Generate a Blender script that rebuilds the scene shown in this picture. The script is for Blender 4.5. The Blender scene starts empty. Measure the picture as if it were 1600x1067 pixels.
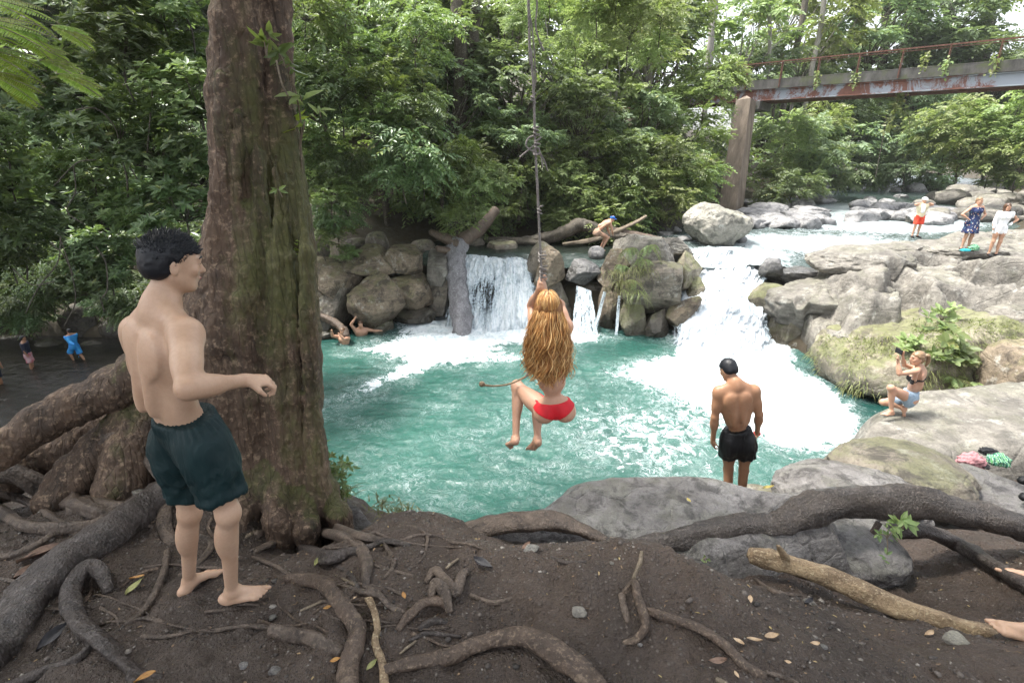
import bpy, bmesh, math, random
import numpy as np
from mathutils import Vector, Matrix
R=math.radians
SC=bpy.context.scene
COL=SC.collection
# ---------------- camera, sky, sun, exposure ----------------
TH=R(19.8); F=800.0; CAMZ=2.0
cam=bpy.data.cameras.new("camera"); camo=bpy.data.objects.new("camera",cam); COL.objects.link(camo)
camo.location=(0,0,CAMZ); camo.rotation_euler=(R(90)-TH,0,0)
cam.sensor_width=36; cam.lens=18; cam.clip_end=600; cam.clip_start=0.05
SC.camera=camo
SUN_EL=R(67); SUN_AZ=R(-80)      # azimuth measured from +Y towards +X (negative: from the left)
w=bpy.data.worlds.new("World"); SC.world=w; w.use_nodes=True
nt=w.node_tree; bg=nt.nodes['Background']
sky=nt.nodes.new('ShaderNodeTexSky'); sky.sky_type='NISHITA'; sky.sun_disc=False
sky.sun_elevation=SUN_EL; sky.sun_rotation=SUN_AZ; sky.air_density=1.0; sky.dust_density=4.0; sky.ozone_density=1.0
hs=nt.nodes.new('ShaderNodeHueSaturation'); hs.inputs['Saturation'].default_value=.32   # thin overcast: nearly white sky light
nt.links.new(sky.outputs[0],hs.inputs['Color']); nt.links.new(hs.outputs[0],bg.inputs[0]); bg.inputs[1].default_value=0.15
sl=bpy.data.lights.new("sun",'SUN'); sl.energy=2.4; sl.angle=R(9); sl.color=(1,.965,.9)
so=bpy.data.objects.new("sun",sl); COL.objects.link(so)
sd=Vector((math.sin(SUN_AZ)*math.cos(SUN_EL),math.cos(SUN_AZ)*math.cos(SUN_EL),math.sin(SUN_EL)))
so.rotation_euler=sd.to_track_quat('Z','Y').to_euler(); so.location=(0,0,30)
SC.view_settings.view_transform='Standard'; SC.view_settings.look='None'; SC.view_settings.gamma=1
SC.view_settings.exposure=1.8
SC.render.engine='CYCLES'
SC.cycles.volume_bounces=0; SC.cycles.max_bounces=6; SC.cycles.diffuse_bounces=3; SC.cycles.glossy_bounces=2; SC.cycles.transmission_bounces=3
SC.cycles.transparent_max_bounces=8; SC.cycles.use_denoising=True; SC.cycles.sample_clamp_indirect=4

# ---------------- pixel <-> world (1600x1067 photo pixels; real depths) ----------------
CT,ST=math.cos(TH),math.sin(TH)
def P(px,py,d):
    u=(px-800)/F; v=(533.5-py)/F; a=CT+v*ST; t=d/a
    return np.array([u*t,d,CAMZ+t*(-ST+v*CT)])
def PZ(px,py,z):
    u=(px-800)/F; v=(533.5-py)/F; b=-ST+v*CT; t=(z-CAMZ)/b
    return np.array([u*t,t*(CT+v*ST),z])
def PXM(px,py,d):           # metres per photo pixel there
    v=(533.5-py)/F; return d/(CT+v*ST)/F
def PROJ(p):
    x,y,z=p; z=z-CAMZ; dep=y*CT-z*ST; up=y*ST+z*CT
    return 800+F*x/dep, 533.5-F*up/dep

# ---------------- noise ----------------
def _h(ix,iy,iz,s):
    h=(ix*374761393+iy*668265263+iz*2147483647+s*974634777)&0xFFFFFFFF
    h=((h^(h>>13))*1274126177)&0xFFFFFFFF
    h=((h^(h>>16))*2246822519)&0xFFFFFFFF
    return ((h^(h>>15))&0xFFFFFF)/float(0xFFFFFF)
def vnoise(p,s=0):
    p=np.asarray(p,float); i=np.floor(p).astype(np.int64); f=p-i; f=f*f*f*(f*(f*6-15)+10)
    r=0
    for a in (0,1):
        wa=f[...,0] if a else 1-f[...,0]
        for b in (0,1):
            wb=f[...,1] if b else 1-f[...,1]
            for c in (0,1):
                wc=f[...,2] if c else 1-f[...,2]
                r=r+wa*wb*wc*_h(i[...,0]+a,i[...,1]+b,i[...,2]+c,s)
    return r*2-1
def fbm(p,o=4,s=0,g=.5,l=2.03):
    p=np.asarray(p,float); a=1;r=0
    for k in range(o):
        r=r+a*vnoise(p*(l**k)+17.3*k,s+k); a*=g
    return r
def ridged(p,o=4,s=0,g=.5,l=2.1):
    p=np.asarray(p,float); a=1;r=0
    for k in range(o):
        r=r+a*(1-2*np.abs(vnoise(p*(l**k)+7.7*k,s+k))); a*=g
    return r
def sst(a,b,x): t=np.clip((x-a)/(b-a),0,1); return t*t*(3-2*t)

# ---------------- objects ----------------
def mesh(name,V,Fs,mat=None,smooth=True,parent=None,attrs=None,mats=None,midx=None):
    me=bpy.data.meshes.new(name)
    V=np.asarray(V,np.float32)
    if isinstance(Fs,np.ndarray):
        n,k=Fs.shape
        me.vertices.add(len(V)); me.vertices.foreach_set('co',V.ravel())
        me.loops.add(n*k); me.loops.foreach_set('vertex_index',Fs.astype(np.int32).ravel())
        me.polygons.add(n); me.polygons.foreach_set('loop_start',np.arange(0,n*k,k,dtype=np.int32))
        me.update(calc_edges=True)
    else:
        me.from_pydata(V.tolist(),[],[list(map(int,f)) for f in Fs]); me.update()
    me.polygons.foreach_set('use_smooth',np.full(len(me.polygons),smooth))
    if mat: me.materials.append(mat)
    if mats:
        for m in mats: me.materials.append(m)
        if midx is not None: me.polygons.foreach_set('material_index',np.asarray(midx,np.int32))
    if attrs:
        for k,a in attrs.items():
            at=me.attributes.new(k,'FLOAT','POINT'); at.data.foreach_set('value',np.asarray(a,np.float32))
    o=bpy.data.objects.new(name,me); COL.objects.link(o)
    if parent: o.parent=parent
    return o
def empty(name,loc=(0,0,0)):
    o=bpy.data.objects.new(name,None); COL.objects.link(o); o.location=loc; return o
def tag(o,label,cat,group=None,kind=None):
    if label: o['label']=label
    if cat: o['category']=cat
    if group: o['group']=group
    if kind: o['kind']=kind
    return o
def struct(o): o['kind']='structure'; return o
def merge(parts):
    Vs=[];Fq=[];n=0
    for V,Fc in parts:
        Vs.append(V); Fq.append(np.asarray(Fc)+n); n+=len(V)
    return np.concatenate(Vs),np.concatenate(Fq)
def dupe(o,parent=None,loc=None,rot=None,scale=None):
    c=o.copy(); COL.objects.link(c)
    if parent: c.parent=parent
    for ch in [x for x in COL.objects if x.parent==o]: dupe(ch,c)
    if loc is not None: c.location=loc
    if rot is not None: c.rotation_euler=rot
    if scale is not None: c.scale=scale if hasattr(scale,'__len__') else (scale,)*3
    return c
def grid(xs,ys,zf):
    X,Y=np.meshgrid(xs,ys); Z=zf(X,Y); V=np.stack([X,Y,Z],-1).reshape(-1,3)
    nx,ny=len(xs),len(ys); i=np.arange(nx*ny).reshape(ny,nx)
    Fq=np.stack([i[:-1,:-1],i[:-1,1:],i[1:,1:],i[1:,:-1]],-1).reshape(-1,4)
    return V,Fq
def crom(pts,n=8):
    pts=np.asarray(pts,float)
    if len(pts)<3:
        t=np.linspace(0,1,n+1)[:,None]; return pts[0]*(1-t)+pts[1]*t
    p=np.vstack([2*pts[0]-pts[1],pts,2*pts[-1]-pts[-2]]); out=[]
    for i in range(1,len(p)-2):
        for k in range(n):
            t=k/n; out.append(.5*((2*p[i])+(-p[i-1]+p[i+1])*t+(2*p[i-1]-5*p[i]+4*p[i+1]-p[i+2])*t*t+(-p[i-1]+3*p[i]-3*p[i+1]+p[i+2])*t**3))
    out.append(pts[-1]); return np.array(out)
def tube(pts,rad,sides=10,n=8,jit=0,seed=0,flat=1.0,ns=6,cap=True):
    """swept tube through pts (Catmull-Rom), radius list, lumpy by jit"""
    r=np.asarray(rad,float)
    if r.ndim==0: r=np.full(len(pts),float(r))
    c=crom(np.c_[np.asarray(pts,float),r],n); r=np.maximum(c[:,3],1e-4); c=c[:,:3]
    T=np.gradient(c,axis=0); T/=np.linalg.norm(T,axis=1)[:,None]+1e-9
    N=np.zeros_like(T); up=np.array([0,0,1.]) if abs(T[0,2])<.9 else np.array([1.,0,0])
    prev=up-T[0]*T[0].dot(up); prev/=np.linalg.norm(prev)
    for i in range(len(T)):
        q=prev-T[i]*T[i].dot(prev); q/=np.linalg.norm(q)+1e-9; N[i]=q; prev=q
    B=np.cross(T,N); a=np.linspace(0,2*np.pi,sides,endpoint=False)
    d=N[:,None,:]*np.cos(a)[None,:,None]*flat+B[:,None,:]*np.sin(a)[None,:,None]
    rr=np.repeat(r[:,None],sides,1)
    if jit:
        q=c[:,None,:]+d*rr[...,None]
        rr=rr*(1+jit*fbm(q*ns/2,3,seed)+.6*jit*np.sin(a*3+seed+c[:,[0]]*4)*1)
    V=(c[:,None,:]+d*rr[...,None]).reshape(-1,3); m=len(c)
    i=np.arange(m*sides).reshape(m,sides); j=np.roll(i,-1,1)
    Fq=np.stack([i[:-1],j[:-1],j[1:],i[1:]],-1).reshape(-1,4)
    if cap:
        V=np.vstack([V,c[0]-T[0]*r[0]*.5,c[-1]+T[-1]*r[-1]*.5]); a0=len(V)-2
        s=np.arange(sides); s2=np.roll(s,-1)
        c0=np.stack([np.full(sides,a0),s2,s,np.full(sides,a0)],-1)   # degenerate quads fixed below
        # use true quads: pair up
        e=i[-1]
        q=[]
        for k in range(0,sides,2):
            q.append([a0,(k+2)%sides,(k+1)%sides,k]); q.append([a0+1,e[k],e[(k+1)%sides],e[(k+2)%sides]])
        Fq=np.vstack([Fq,np.array(q)])
    return V,Fq

# ---------------- implicit surfaces ----------------
class SDF:
    def __init__(s,vox): s.v=vox; s.ops=[]
    def cap(s,a,b,ra,rb,k=.03,sub=False): s.ops.append(('c',np.array(a,float),np.array(b,float),ra,rb,k,sub)); return s
    def ell(s,c,r,M=None,k=.03,sub=False):   # M columns = local axes
        s.ops.append(('e',np.array(c,float),np.array(r,float),np.eye(3) if M is None else np.array(M,float),0,k,sub)); return s
    def bb(s,o):
        if o[0]=='c':
            lo=np.minimum(o[1]-o[3],o[2]-o[4]); hi=np.maximum(o[1]+o[3],o[2]+o[4])
        else:
            e=np.abs(o[3])@o[2]; lo=o[1]-e; hi=o[1]+e
        return lo,hi
    def ev(s,o,p):
        if o[0]=='c':
            a,b,ra,rb=o[1:5]; ab=b-a; L2=ab@ab+1e-12; t=np.clip((p-a)@ab/L2,0,1)
            return np.linalg.norm(p-a-t[...,None]*ab,axis=-1)-(ra+(rb-ra)*t)
        q=(p-o[1])@o[3]; r=o[2]; k0=np.linalg.norm(q/r,axis=-1); k1=np.linalg.norm(q/(r*r),axis=-1)+1e-9
        return k0*(k0-1)/k1
    def build(s,post=None):
        lo=np.full(3,1e9);hi=-lo
        for o in s.ops:
            if o[6]: continue
            l,h=s.bb(o); lo=np.minimum(lo,l); hi=np.maximum(hi,h)
        v=s.v; lo=lo-4*v; hi=hi+4*v; n=np.ceil((hi-lo)/v).astype(int)+1
        Fd=np.full(n,1.0,np.float32); ax=[lo[i]+v*np.arange(n[i]) for i in range(3)]
        for o in s.ops:
            k=o[5]; l,h=s.bb(o); m=k*1.5+2.5*v
            i0=np.maximum(np.floor((l-m-lo)/v).astype(int),0); i1=np.minimum(np.ceil((h+m-lo)/v).astype(int)+1,n)
            if (i1<=i0).any(): continue
            g=np.stack(np.meshgrid(ax[0][i0[0]:i1[0]],ax[1][i0[1]:i1[1]],ax[2][i0[2]:i1[2]],indexing='ij'),-1)
            d=s.ev(o,g); sl=tuple(slice(i0[i],i1[i]) for i in range(3)); f=Fd[sl]
            if o[6]:
                hh=np.maximum(k-np.abs(f+d),0)/max(k,1e-6); Fd[sl]=np.maximum(f,-d)+hh*hh*k*.25
            else:
                hh=np.maximum(k-np.abs(f-d),0)/max(k,1e-6); Fd[sl]=np.minimum(f,d)-hh*hh*k*.25
        if post is not None: Fd=post(Fd,ax)
        return nets(Fd,lo,v)
def nets(Fd,lo,v):
    ins=Fd<0; n=Fd.shape
    c=[ins[a:n[0]-1+a,b:n[1]-1+b,e:n[2]-1+e] for a in (0,1) for b in (0,1) for e in (0,1)]
    s=sum(x.astype(np.int8) for x in c); act=(s>0)&(s<8)
    idx=-np.ones(act.shape,np.int64); cells=np.argwhere(act); idx[act]=np.arange(len(cells))
    acc=np.zeros((len(cells),3)); cnt=np.zeros(len(cells))
    for axis in range(3):
        o1,o2=[k for k in range(3) if k!=axis]
        for a in (0,1):
            for b in (0,1):
                st=np.zeros(3,int); st[o1]=a; st[o2]=b; p0=cells+st; p1=p0.copy(); p1[:,axis]+=1
                f0=Fd[p0[:,0],p0[:,1],p0[:,2]].astype(float); f1=Fd[p1[:,0],p1[:,1],p1[:,2]].astype(float)
                m=(f0<0)!=(f1<0); t=np.where(m,f0/(f0-f1+1e-20),0)
                q=st.astype(float)[None].repeat(len(cells),0); q[:,axis]+=t
                acc[m]+=q[m]; cnt[m]+=1
    V=lo+v*(cells+acc/cnt[:,None]); Fq=[]
    for axis in range(3):
        o1,o2=[k for k in range(3) if k!=axis]
        sl0=[slice(None)]*3; sl1=[slice(None)]*3; sl0[axis]=slice(0,-1); sl1[axis]=slice(1,None)
        a=ins[tuple(sl0)]; b=ins[tuple(sl1)]; E=np.argwhere(a!=b)
        E=E[(E[:,o1]>0)&(E[:,o2]>0)&(E[:,o1]<n[o1]-1)&(E[:,o2]<n[o2]-1)]
        fl=a[E[:,0],E[:,1],E[:,2]]
        q=[]
        for da,db in ((1,1),(0,1),(0,0),(1,0)):
            g=E.copy(); g[:,o1]-=da; g[:,o2]-=db; q.append(idx[g[:,0],g[:,1],g[:,2]])
        q=np.stack(q,-1); flip=fl if axis!=1 else ~fl
        q[~flip]=q[~flip][:,::-1]; Fq.append(q)
    return V,np.concatenate(Fq)
def vnorm(V,Fq):
    n=np.cross(V[Fq[:,2]]-V[Fq[:,0]],V[Fq[:,3]]-V[Fq[:,1]]); N=np.zeros_like(V)
    for k in range(4): np.add.at(N,Fq[:,k],n)
    return N/(np.linalg.norm(N,axis=1)[:,None]+1e-12)

# ---------------- node materials ----------------
class NM:
    def __init__(s,name):
        s.m=bpy.data.materials.new(name); s.m.use_nodes=True; s.t=s.m.node_tree; s.b=s.t.nodes['Principled BSDF']
        s.tc=None
    def n(s,typ,**k):
        x=s.t.nodes.new('ShaderNode'+typ)
        for a,b in k.items():
            if hasattr(x,a): setattr(x,a,b)
        return x
    def l(s,a,b): s.t.links.new(a,b)
    def co(s,kind='Object'):
        if s.tc is None: s.tc=s.n('TexCoord')
        if kind=='World': return s.n('NewGeometry').outputs['Position']
        return s.tc.outputs[kind]
    def sc(s,vec,scale):
        m=s.n('Mapping'); m.inputs['Scale'].default_value=scale if hasattr(scale,'__len__') else (scale,)*3
        s.l(vec,m.inputs[0]); return m.outputs[0]
    def noise(s,vec,scale,detail=4,rough=.55,dist=0):
        x=s.n('TexNoise'); x.inputs['Scale'].default_value=scale; x.inputs['Detail'].default_value=detail
        x.inputs['Roughness'].default_value=rough; x.inputs['Distortion'].default_value=dist; s.l(vec,x.inputs['Vector']); return x.outputs[0]
    def voro(s,vec,scale,feat='F1',out=0):
        x=s.n('TexVoronoi'); x.feature=feat; x.inputs['Scale'].default_value=scale; s.l(vec,x.inputs['Vector']); return x.outputs[out]
    def ramp(s,fac,stops,interp='LINEAR'):
        x=s.n('ValToRGB'); cr=x.color_ramp; cr.interpolation=interp
        while len(cr.elements)<len(stops): cr.elements.new(.5)
        for e,(p,c) in zip(cr.elements,stops):
            e.position=p; e.color=(c,c,c,1) if not hasattr(c,'__len__') else tuple(c)+(1,)
        s.l(fac,x.inputs[0]); return x.outputs[0]
    def mix(s,f,a,b,mode='MIX'):
        x=s.n('Mix'); x.data_type='RGBA'; x.blend_type=mode
        for sock,v in ((x.inputs[0],f),(x.inputs[6],a),(x.inputs[7],b)):
            if isinstance(v,(int,float)): sock.default_value=v if sock==x.inputs[0] else (v,v,v,1)
            elif isinstance(v,tuple): sock.default_value=v+(1,)
            else: s.l(v,sock)
        return x.outputs[2]
    def math(s,op,a,b=0.0,c=None):
        x=s.n('Math'); x.operation=op
        for i,v in enumerate((a,b)+((c,) if c is not None else ())):
            if isinstance(v,(int,float)): x.inputs[i].default_value=v
            else: s.l(v,x.inputs[i])
        return x.outputs[0]
    def attr(s,name): x=s.n('Attribute'); x.attribute_name=name; return x.outputs['Fac']
    def nz(s): 
        x=s.n('SeparateXYZ'); s.l(s.n('NewGeometry').outputs['Normal'],x.inputs[0]); return x.outputs[2]
    def pz(s):
        x=s.n('SeparateXYZ'); s.l(s.n('NewGeometry').outputs['Position'],x.inputs[0]); return x.outputs[2]
    def rnd(s): return s.n('ObjectInfo').outputs['Random']
    def isl(s): return s.n('NewGeometry').outputs['Random Per Island']
    def bump(s,h,strength=.5,dist=.02,prev=None):
        x=s.n('Bump'); x.inputs['Strength'].default_value=strength; x.inputs['Distance'].default_value=dist
        s.l(h,x.inputs['Height'])
        if prev: s.l(prev,x.inputs['Normal'])
        return x.outputs[0]
    def set(s,col=None,rough=None,normal=None,**k):
        for nm,v in (('Base Color',col),('Roughness',rough),('Normal',normal)):
            if v is None: continue
            if isinstance(v,(int,float)): s.b.inputs[nm].default_value=v
            elif isinstance(v,tuple): s.b.inputs[nm].default_value=v+(1,)
            else: s.l(v,s.b.inputs[nm])
        for a,v in k.items():
            nm={'sss':'Subsurface Weight','spec':'Specular IOR Level','coat':'Coat Weight','metal':'Metallic','alpha':'Alpha','sheen':'Sheen Weight','trans':'Transmission Weight'}[a]
            if isinstance(v,(int,float)): s.b.inputs[nm].default_value=v
            else: s.l(v,s.b.inputs[nm])
        return s.m
# ================= materials =================
def rock_mat(name,base1,base2,moss=.3,wetz=-2.8,lichen=.3,scale=1.0,dark=.0,rough=.72,crv=.85):
    m=NM(name); w=m.co('World'); 
    big=m.noise(w,.9*scale,6,.6); fine=m.noise(w,9*scale,8,.65); grain=m.noise(w,60*scale,4,.6)
    c=m.ramp(big,[(.3,base1),(.62,base2)])
    c=m.mix(m.ramp(fine,[(.35,.0),(.7,.55)]),c,tuple(x*.55 for x in base1))
    # bands (strata)
    st=m.noise(m.sc(w,(1.2,1.2,9)),2.0*scale,4,.5,.6); c=m.mix(m.ramp(st,[(.45,0.),(.7,.35)]),c,tuple(min(1,x*1.35) for x in base2))
    lm=m.ramp(m.noise(w,3.3*scale,7,.7),[(.56,0.),(.66,1.)]); c=m.mix(m.math('MULTIPLY',lm,lichen),c,(.50,.50,.45))
    sp=m.ramp(m.voro(w,28*scale),[(.0,1.),(.12,0.)]); c=m.mix(m.math('MULTIPLY',sp,.25*lichen),c,(.55,.56,.5))
    # moss on irregular patches
    mn=m.noise(w,1.4*scale,7,.7); up=m.math('MULTIPLY_ADD',m.nz(),.18,mn)
    mm=m.ramp(up,[(.66-.25*moss,0.),(.76-.25*moss,1.)])
    mc=m.mix(m.noise(w,14,4),(.045,.065,.012),(.16,.19,.035)); mossf=m.math('MULTIPLY',mm,min(1,moss*1.4))
    c=m.mix(mossf,c,mc)
    # wet rock near the water line
    z=m.math('ADD',m.pz(),m.math('MULTIPLY',m.noise(w,2.5,3),.7)); 
    wet=m.ramp(m.math('SUBTRACT',z,wetz),[(.15,1.),(.75,0.)])
    c=m.mix(m.math('MULTIPLY',wet,.72),c,(.02,.018,.013))
    ro=m.mix(wet,rough,.22)
    crev=m.ramp(m.noise(w,2.6*scale,9,.75,.4),[(.40,crv),(.5,0.)]); c=m.mix(crev,c,tuple(x*.38 for x in base1))
    spk=m.ramp(m.noise(w,38*scale,3,.8),[(.3,.6),(.5,0.)]); c=m.mix(spk,c,tuple(x*.5 for x in base1))
    h=m.math('ADD',m.math('MULTIPLY',fine,1.3),m.math('ADD',m.math('MULTIPLY',grain,.22),m.math('MULTIPLY',big,1.2)))
    cr=m.ramp(m.voro(m.mix(.12,w,m.n('TexNoise').outputs[1]),1.6*scale,'DISTANCE_TO_EDGE'),[(0.,0.),(.03,1.)])
    h=m.math('ADD',h,m.math('MULTIPLY',cr,.25))
    return m.set(c,ro,m.bump(h,.75,.05))
M={}
M['rock_pale']=rock_mat('pale_river_rock',(.11,.10,.085),(.265,.245,.21),crv=.55,moss=.1,lichen=.4,wetz=-2.9)
M['rock_mid']=rock_mat('grey_brown_rock',(.10,.085,.065),(.22,.19,.15),moss=.26,lichen=.35,wetz=-2.9)
M['rock_cliff']=rock_mat('fractured_cliff_rock',(.10,.075,.05),(.27,.215,.15),moss=.26,lichen=.45,wetz=-2.9,scale=1.1)
M['rock_moss']=rock_mat('mossy_rock',(.17,.145,.10),(.30,.27,.20),moss=.42,lichen=.3,wetz=-2.9)
M['rock_river']=rock_mat('river_boulder',(.15,.15,.155),(.35,.34,.33),moss=.0,lichen=.35,wetz=-1.35)
M['rock_lichen']=rock_mat('lichen_boulder',(.20,.19,.16),(.36,.34,.29),moss=.12,lichen=1.,wetz=-1.35)
M['rock_near']=rock_mat('wet_trodden_rock',(.12,.108,.10),(.27,.255,.245),moss=.1,lichen=.1,wetz=-2.6,scale=2.6,rough=.4)
def soil_mat():
    m=NM('wet_dark_soil'); w=m.co('World')
    a=m.noise(w,1.6,5,.6); b=m.noise(w,34,6,.7); peb=m.voro(w,46); peb2=m.voro(w,110)
    c=m.ramp(a,[(.35,(.034,.023,.016)),(.7,(.105,.073,.053))])
    c=m.mix(m.ramp(b,[(.35,0.),(.7,.75)]),c,(.075,.057,.046))
    vc=m.n('TexVoronoi'); vc.inputs['Scale'].default_value=46; m.l(w,vc.inputs['Vector'])
    pm=m.math('MULTIPLY',m.ramp(peb,[(.2,1.),(.4,0.)]),m.ramp(m.n('SeparateColor').outputs[0],[(0,0.),(1,0.)]))
    sepc=m.n('SeparateColor'); m.l(vc.outputs[1],sepc.inputs[0])
    pm=m.math('MULTIPLY',m.ramp(peb,[(.18,1.),(.38,0.)]),m.ramp(sepc.outputs[0],[(.6,0.),(.72,.8)]))
    c=m.mix(pm,c,m.mix(sepc.outputs[1],(.075,.06,.05),(.2,.17,.145)))
    h=m.math('ADD',m.math('MULTIPLY',m.ramp(peb,[(0,1.),(.5,0.)]),.5),m.math('ADD',m.math('MULTIPLY',m.ramp(peb2,[(0,1.),(.5,0.)]),.3),m.math('MULTIPLY',b,1.1)))
    # far from the path the ground is brown leaf litter
    s=m.n('SeparateXYZ'); m.l(w,s.inputs[0]); far=m.ramp(m.math('MULTIPLY',s.outputs[1],.05),[(.5,0.),(.75,1.)])
    lit=m.mix(m.noise(w,5,6,.7),(.018,.017,.008),(.075,.055,.028)); c=m.mix(far,c,lit)
    ro=m.ramp(m.noise(w,5,5,.7),[(.35,.42),(.7,.8)])
    return m.set(c,ro,m.bump(h,1.,.03),spec=.45)
M['soil']=soil_mat()
def bark_mat(name,c1,c2,moss=.4,rough=.75,scale=1.,light=(.30,.21,.14),gloss=0.,fi=0.,st=(1,1,.28)):
    m=NM(name); w=m.co('World')
    lw=m.sc(w,st); a=m.noise(lw,5*scale,8,.7,.4); b=m.noise(w,26*scale,6,.7); v=m.voro(m.sc(w,(1,1,.45)),40*scale)
    c=m.ramp(a,[(.35,c1),(.65,c2)])
    c=m.mix(m.ramp(b,[(.53,0.),(.66,.85)]),c,light)
    pat=m.ramp(m.noise(m.sc(w,(1,1,.5)),4.5*scale,6,.75),[(.58,0.),(.66,.75)]); c=m.mix(pat,c,tuple(x*.85 for x in light))
    mn=m.math('ADD',m.noise(m.sc(w,(1,1,.35)),2.3*scale,7,.72),m.attr('moss'))
    mm=m.ramp(mn,[(.72-.3*moss,0.),(.86-.3*moss,1.)])
    c=m.mix(m.math('MULTIPLY',mm,min(1,moss*1.8)),c,m.mix(m.noise(w,22,4),(.02,.03,.006),(.115,.125,.025)))
    h=m.math('ADD',m.math('MULTIPLY',a,1.),m.math('ADD',m.math('MULTIPLY',b,.5),m.math('MULTIPLY',v,.25)))
    fis=m.ramp(m.voro(m.sc(m.mix(.10,w,m.n('TexNoise').outputs[1]),(1,1,.16)),26*scale,'DISTANCE_TO_EDGE'),[(0.,0.),(.14,1.)]); h=m.math('ADD',h,m.math('MULTIPLY',fis,.28*fi)); c=m.mix(m.math('MULTIPLY',m.math('SUBTRACT',1.0,fis),.25*fi),c,tuple(x*.5 for x in c1))
    ro=m.ramp(b,[(.3,rough-gloss),(.7,rough)])
    return m.set(c,ro,m.bump(h,.9,.03))
M['bark_big']=bark_mat('flaky_brown_bark',(.034,.021,.013),(.125,.078,.049),moss=.40,fi=.8)
M['bark_root']=bark_mat('worn_root_bark',(.034,.024,.018),(.135,.10,.075),moss=.06,scale=2.0,light=(.2,.155,.12),rough=.62,gloss=.25)
M['bark_wet']=bark_mat('dark_wet_root_bark',(.020,.015,.012),(.065,.050,.042),moss=.0,scale=2.0,light=(.13,.11,.10),rough=.5,gloss=.28)
M['bark_giant']=bark_mat('dark_grained_root_bark',(.022,.017,.014),(.085,.068,.056),moss=.0,scale=2.2,light=(.17,.145,.125),rough=.5,gloss=.25,st=(.22,1,1))
M['bark_brown']=bark_mat('brown_root_bark',(.05,.034,.024),(.12,.082,.058),moss=.0,scale=2.2,light=(.27,.2,.14),rough=.6,gloss=.2)
M['bark_tree']=bark_mat('forest_bark',(.035,.028,.02),(.10,.082,.06),moss=.35,light=(.22,.2,.16))
M['bark_pale']=bark_mat('pale_bark',(.16,.145,.12),(.32,.3,.26),moss=.15,light=(.45,.43,.39))
M['log']=bark_mat('peeled_log',(.12,.075,.04),(.40,.29,.17),moss=.3,scale=2.2,light=(.55,.44,.28),rough=.6,st=(.3,1,1))
M['twig']=bark_mat('twig',(.10,.075,.05),(.2,.16,.11),moss=0,light=(.3,.25,.18))
def leaf_mat(name,c1,c2,rough=.38,trans=.3,yel=.1,tcol=(.28,.40,.05)):
    m=NM(name); r=m.isl(); o=m.rnd()
    c=m.mix(r,c1,c2); c=m.mix(m.ramp(r,[(1-yel*.25,0.),(1.,.6)]),c,(.28,.26,.03))
    hs=m.n('HueSaturation'); m.l(c,hs.inputs['Color']); m.l(m.math('MULTIPLY_ADD',o,.05,.475),hs.inputs['Hue']); m.l(m.math('MULTIPLY_ADD',o,.5,.75),hs.inputs['Value'])
    m.set(hs.outputs[0],rough,spec=.5)
    tr=m.n('BsdfTranslucent'); m.l(m.mix(.5,hs.outputs[0],tcol),tr.inputs[0])
    mx=m.n('MixShader'); mx.inputs[0].default_value=trans
    m.l(m.b.outputs[0],mx.inputs[1]); m.l(tr.outputs[0],mx.inputs[2]); m.l(mx.outputs[0],m.t.nodes['Material Output'].inputs[0])
    return m.m
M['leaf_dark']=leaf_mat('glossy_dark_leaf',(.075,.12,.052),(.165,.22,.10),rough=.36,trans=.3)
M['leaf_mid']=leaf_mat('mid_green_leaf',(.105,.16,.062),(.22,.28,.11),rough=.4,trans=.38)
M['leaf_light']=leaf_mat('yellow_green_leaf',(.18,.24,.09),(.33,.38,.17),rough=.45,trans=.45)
M['leaf_far']=leaf_mat('far_green_leaf',(.14,.20,.11),(.26,.32,.19),rough=.55,trans=.42)
M['leaf_fern']=leaf_mat('bright_frond_leaf',(.20,.29,.03),(.32,.42,.06),rough=.45,trans=.5)
M['grass']=leaf_mat('grass_blade',(.09,.11,.035),(.24,.24,.10),rough=.55,trans=.35)
def plain(name,c,rough=.6,**k): return NM(name).set(c,rough,**k)
# ================= land, water =================
def inpoly(X,Y,poly):
    ins=np.zeros(X.shape,bool); n=len(poly)
    for i in range(n):
        x1,y1=poly[i]; x2,y2=poly[(i+1)%n]
        c=((y1>Y)!=(y2>Y))&(X<(x2-x1)*(Y-y1)/(y2-y1+1e-12)+x1); ins^=c
    return ins
def pdist(X,Y,poly):
    d=np.full(X.shape,1e9); n=len(poly)
    for i in range(n):
        a=np.array(poly[i]);b=np.array(poly[(i+1)%n]); ab=b-a
        t=np.clip(((X-a[0])*ab[0]+(Y-a[1])*ab[1])/(ab@ab),0,1)
        d=np.minimum(d,np.hypot(X-a[0]-t*ab[0],Y-a[1]-t*ab[1]))
    return np.where(inpoly(X,Y,poly),-d,d)
WZ=-3.3
POOL=[(-19,15.6),(-12,15),(-7,15.8),(-6.2,16.4),(-5.2,16.8),(-3.7,17.7),(-2.3,18.4),(1,17.8),(2,16.6),(5.5,16.2),(6.6,17.9),(8.3,17.9),(8,15),(8.4,12.6),(10.2,12),(10.4,10.6),(8.0,9.7),(6.3,7.6),(4.6,5.6),(2.4,4.6),(.6,4.2),(-1.2,4.0),(-3,4.4),(-5,4.4),(-19,5)]
RIV=[(-2.8,18.3),(1.2,17.6),(2.6,17.6),(5.2,18.2),(8.6,17.8),(11,18.2),(15,20.5),(22,23),(30,30),(42,45),(62,70),(70,90),(58,80),(44,66),(27,48),(17,36),(11,28.5),(6,22.5),(3,22.2),(-2.8,22)]
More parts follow.
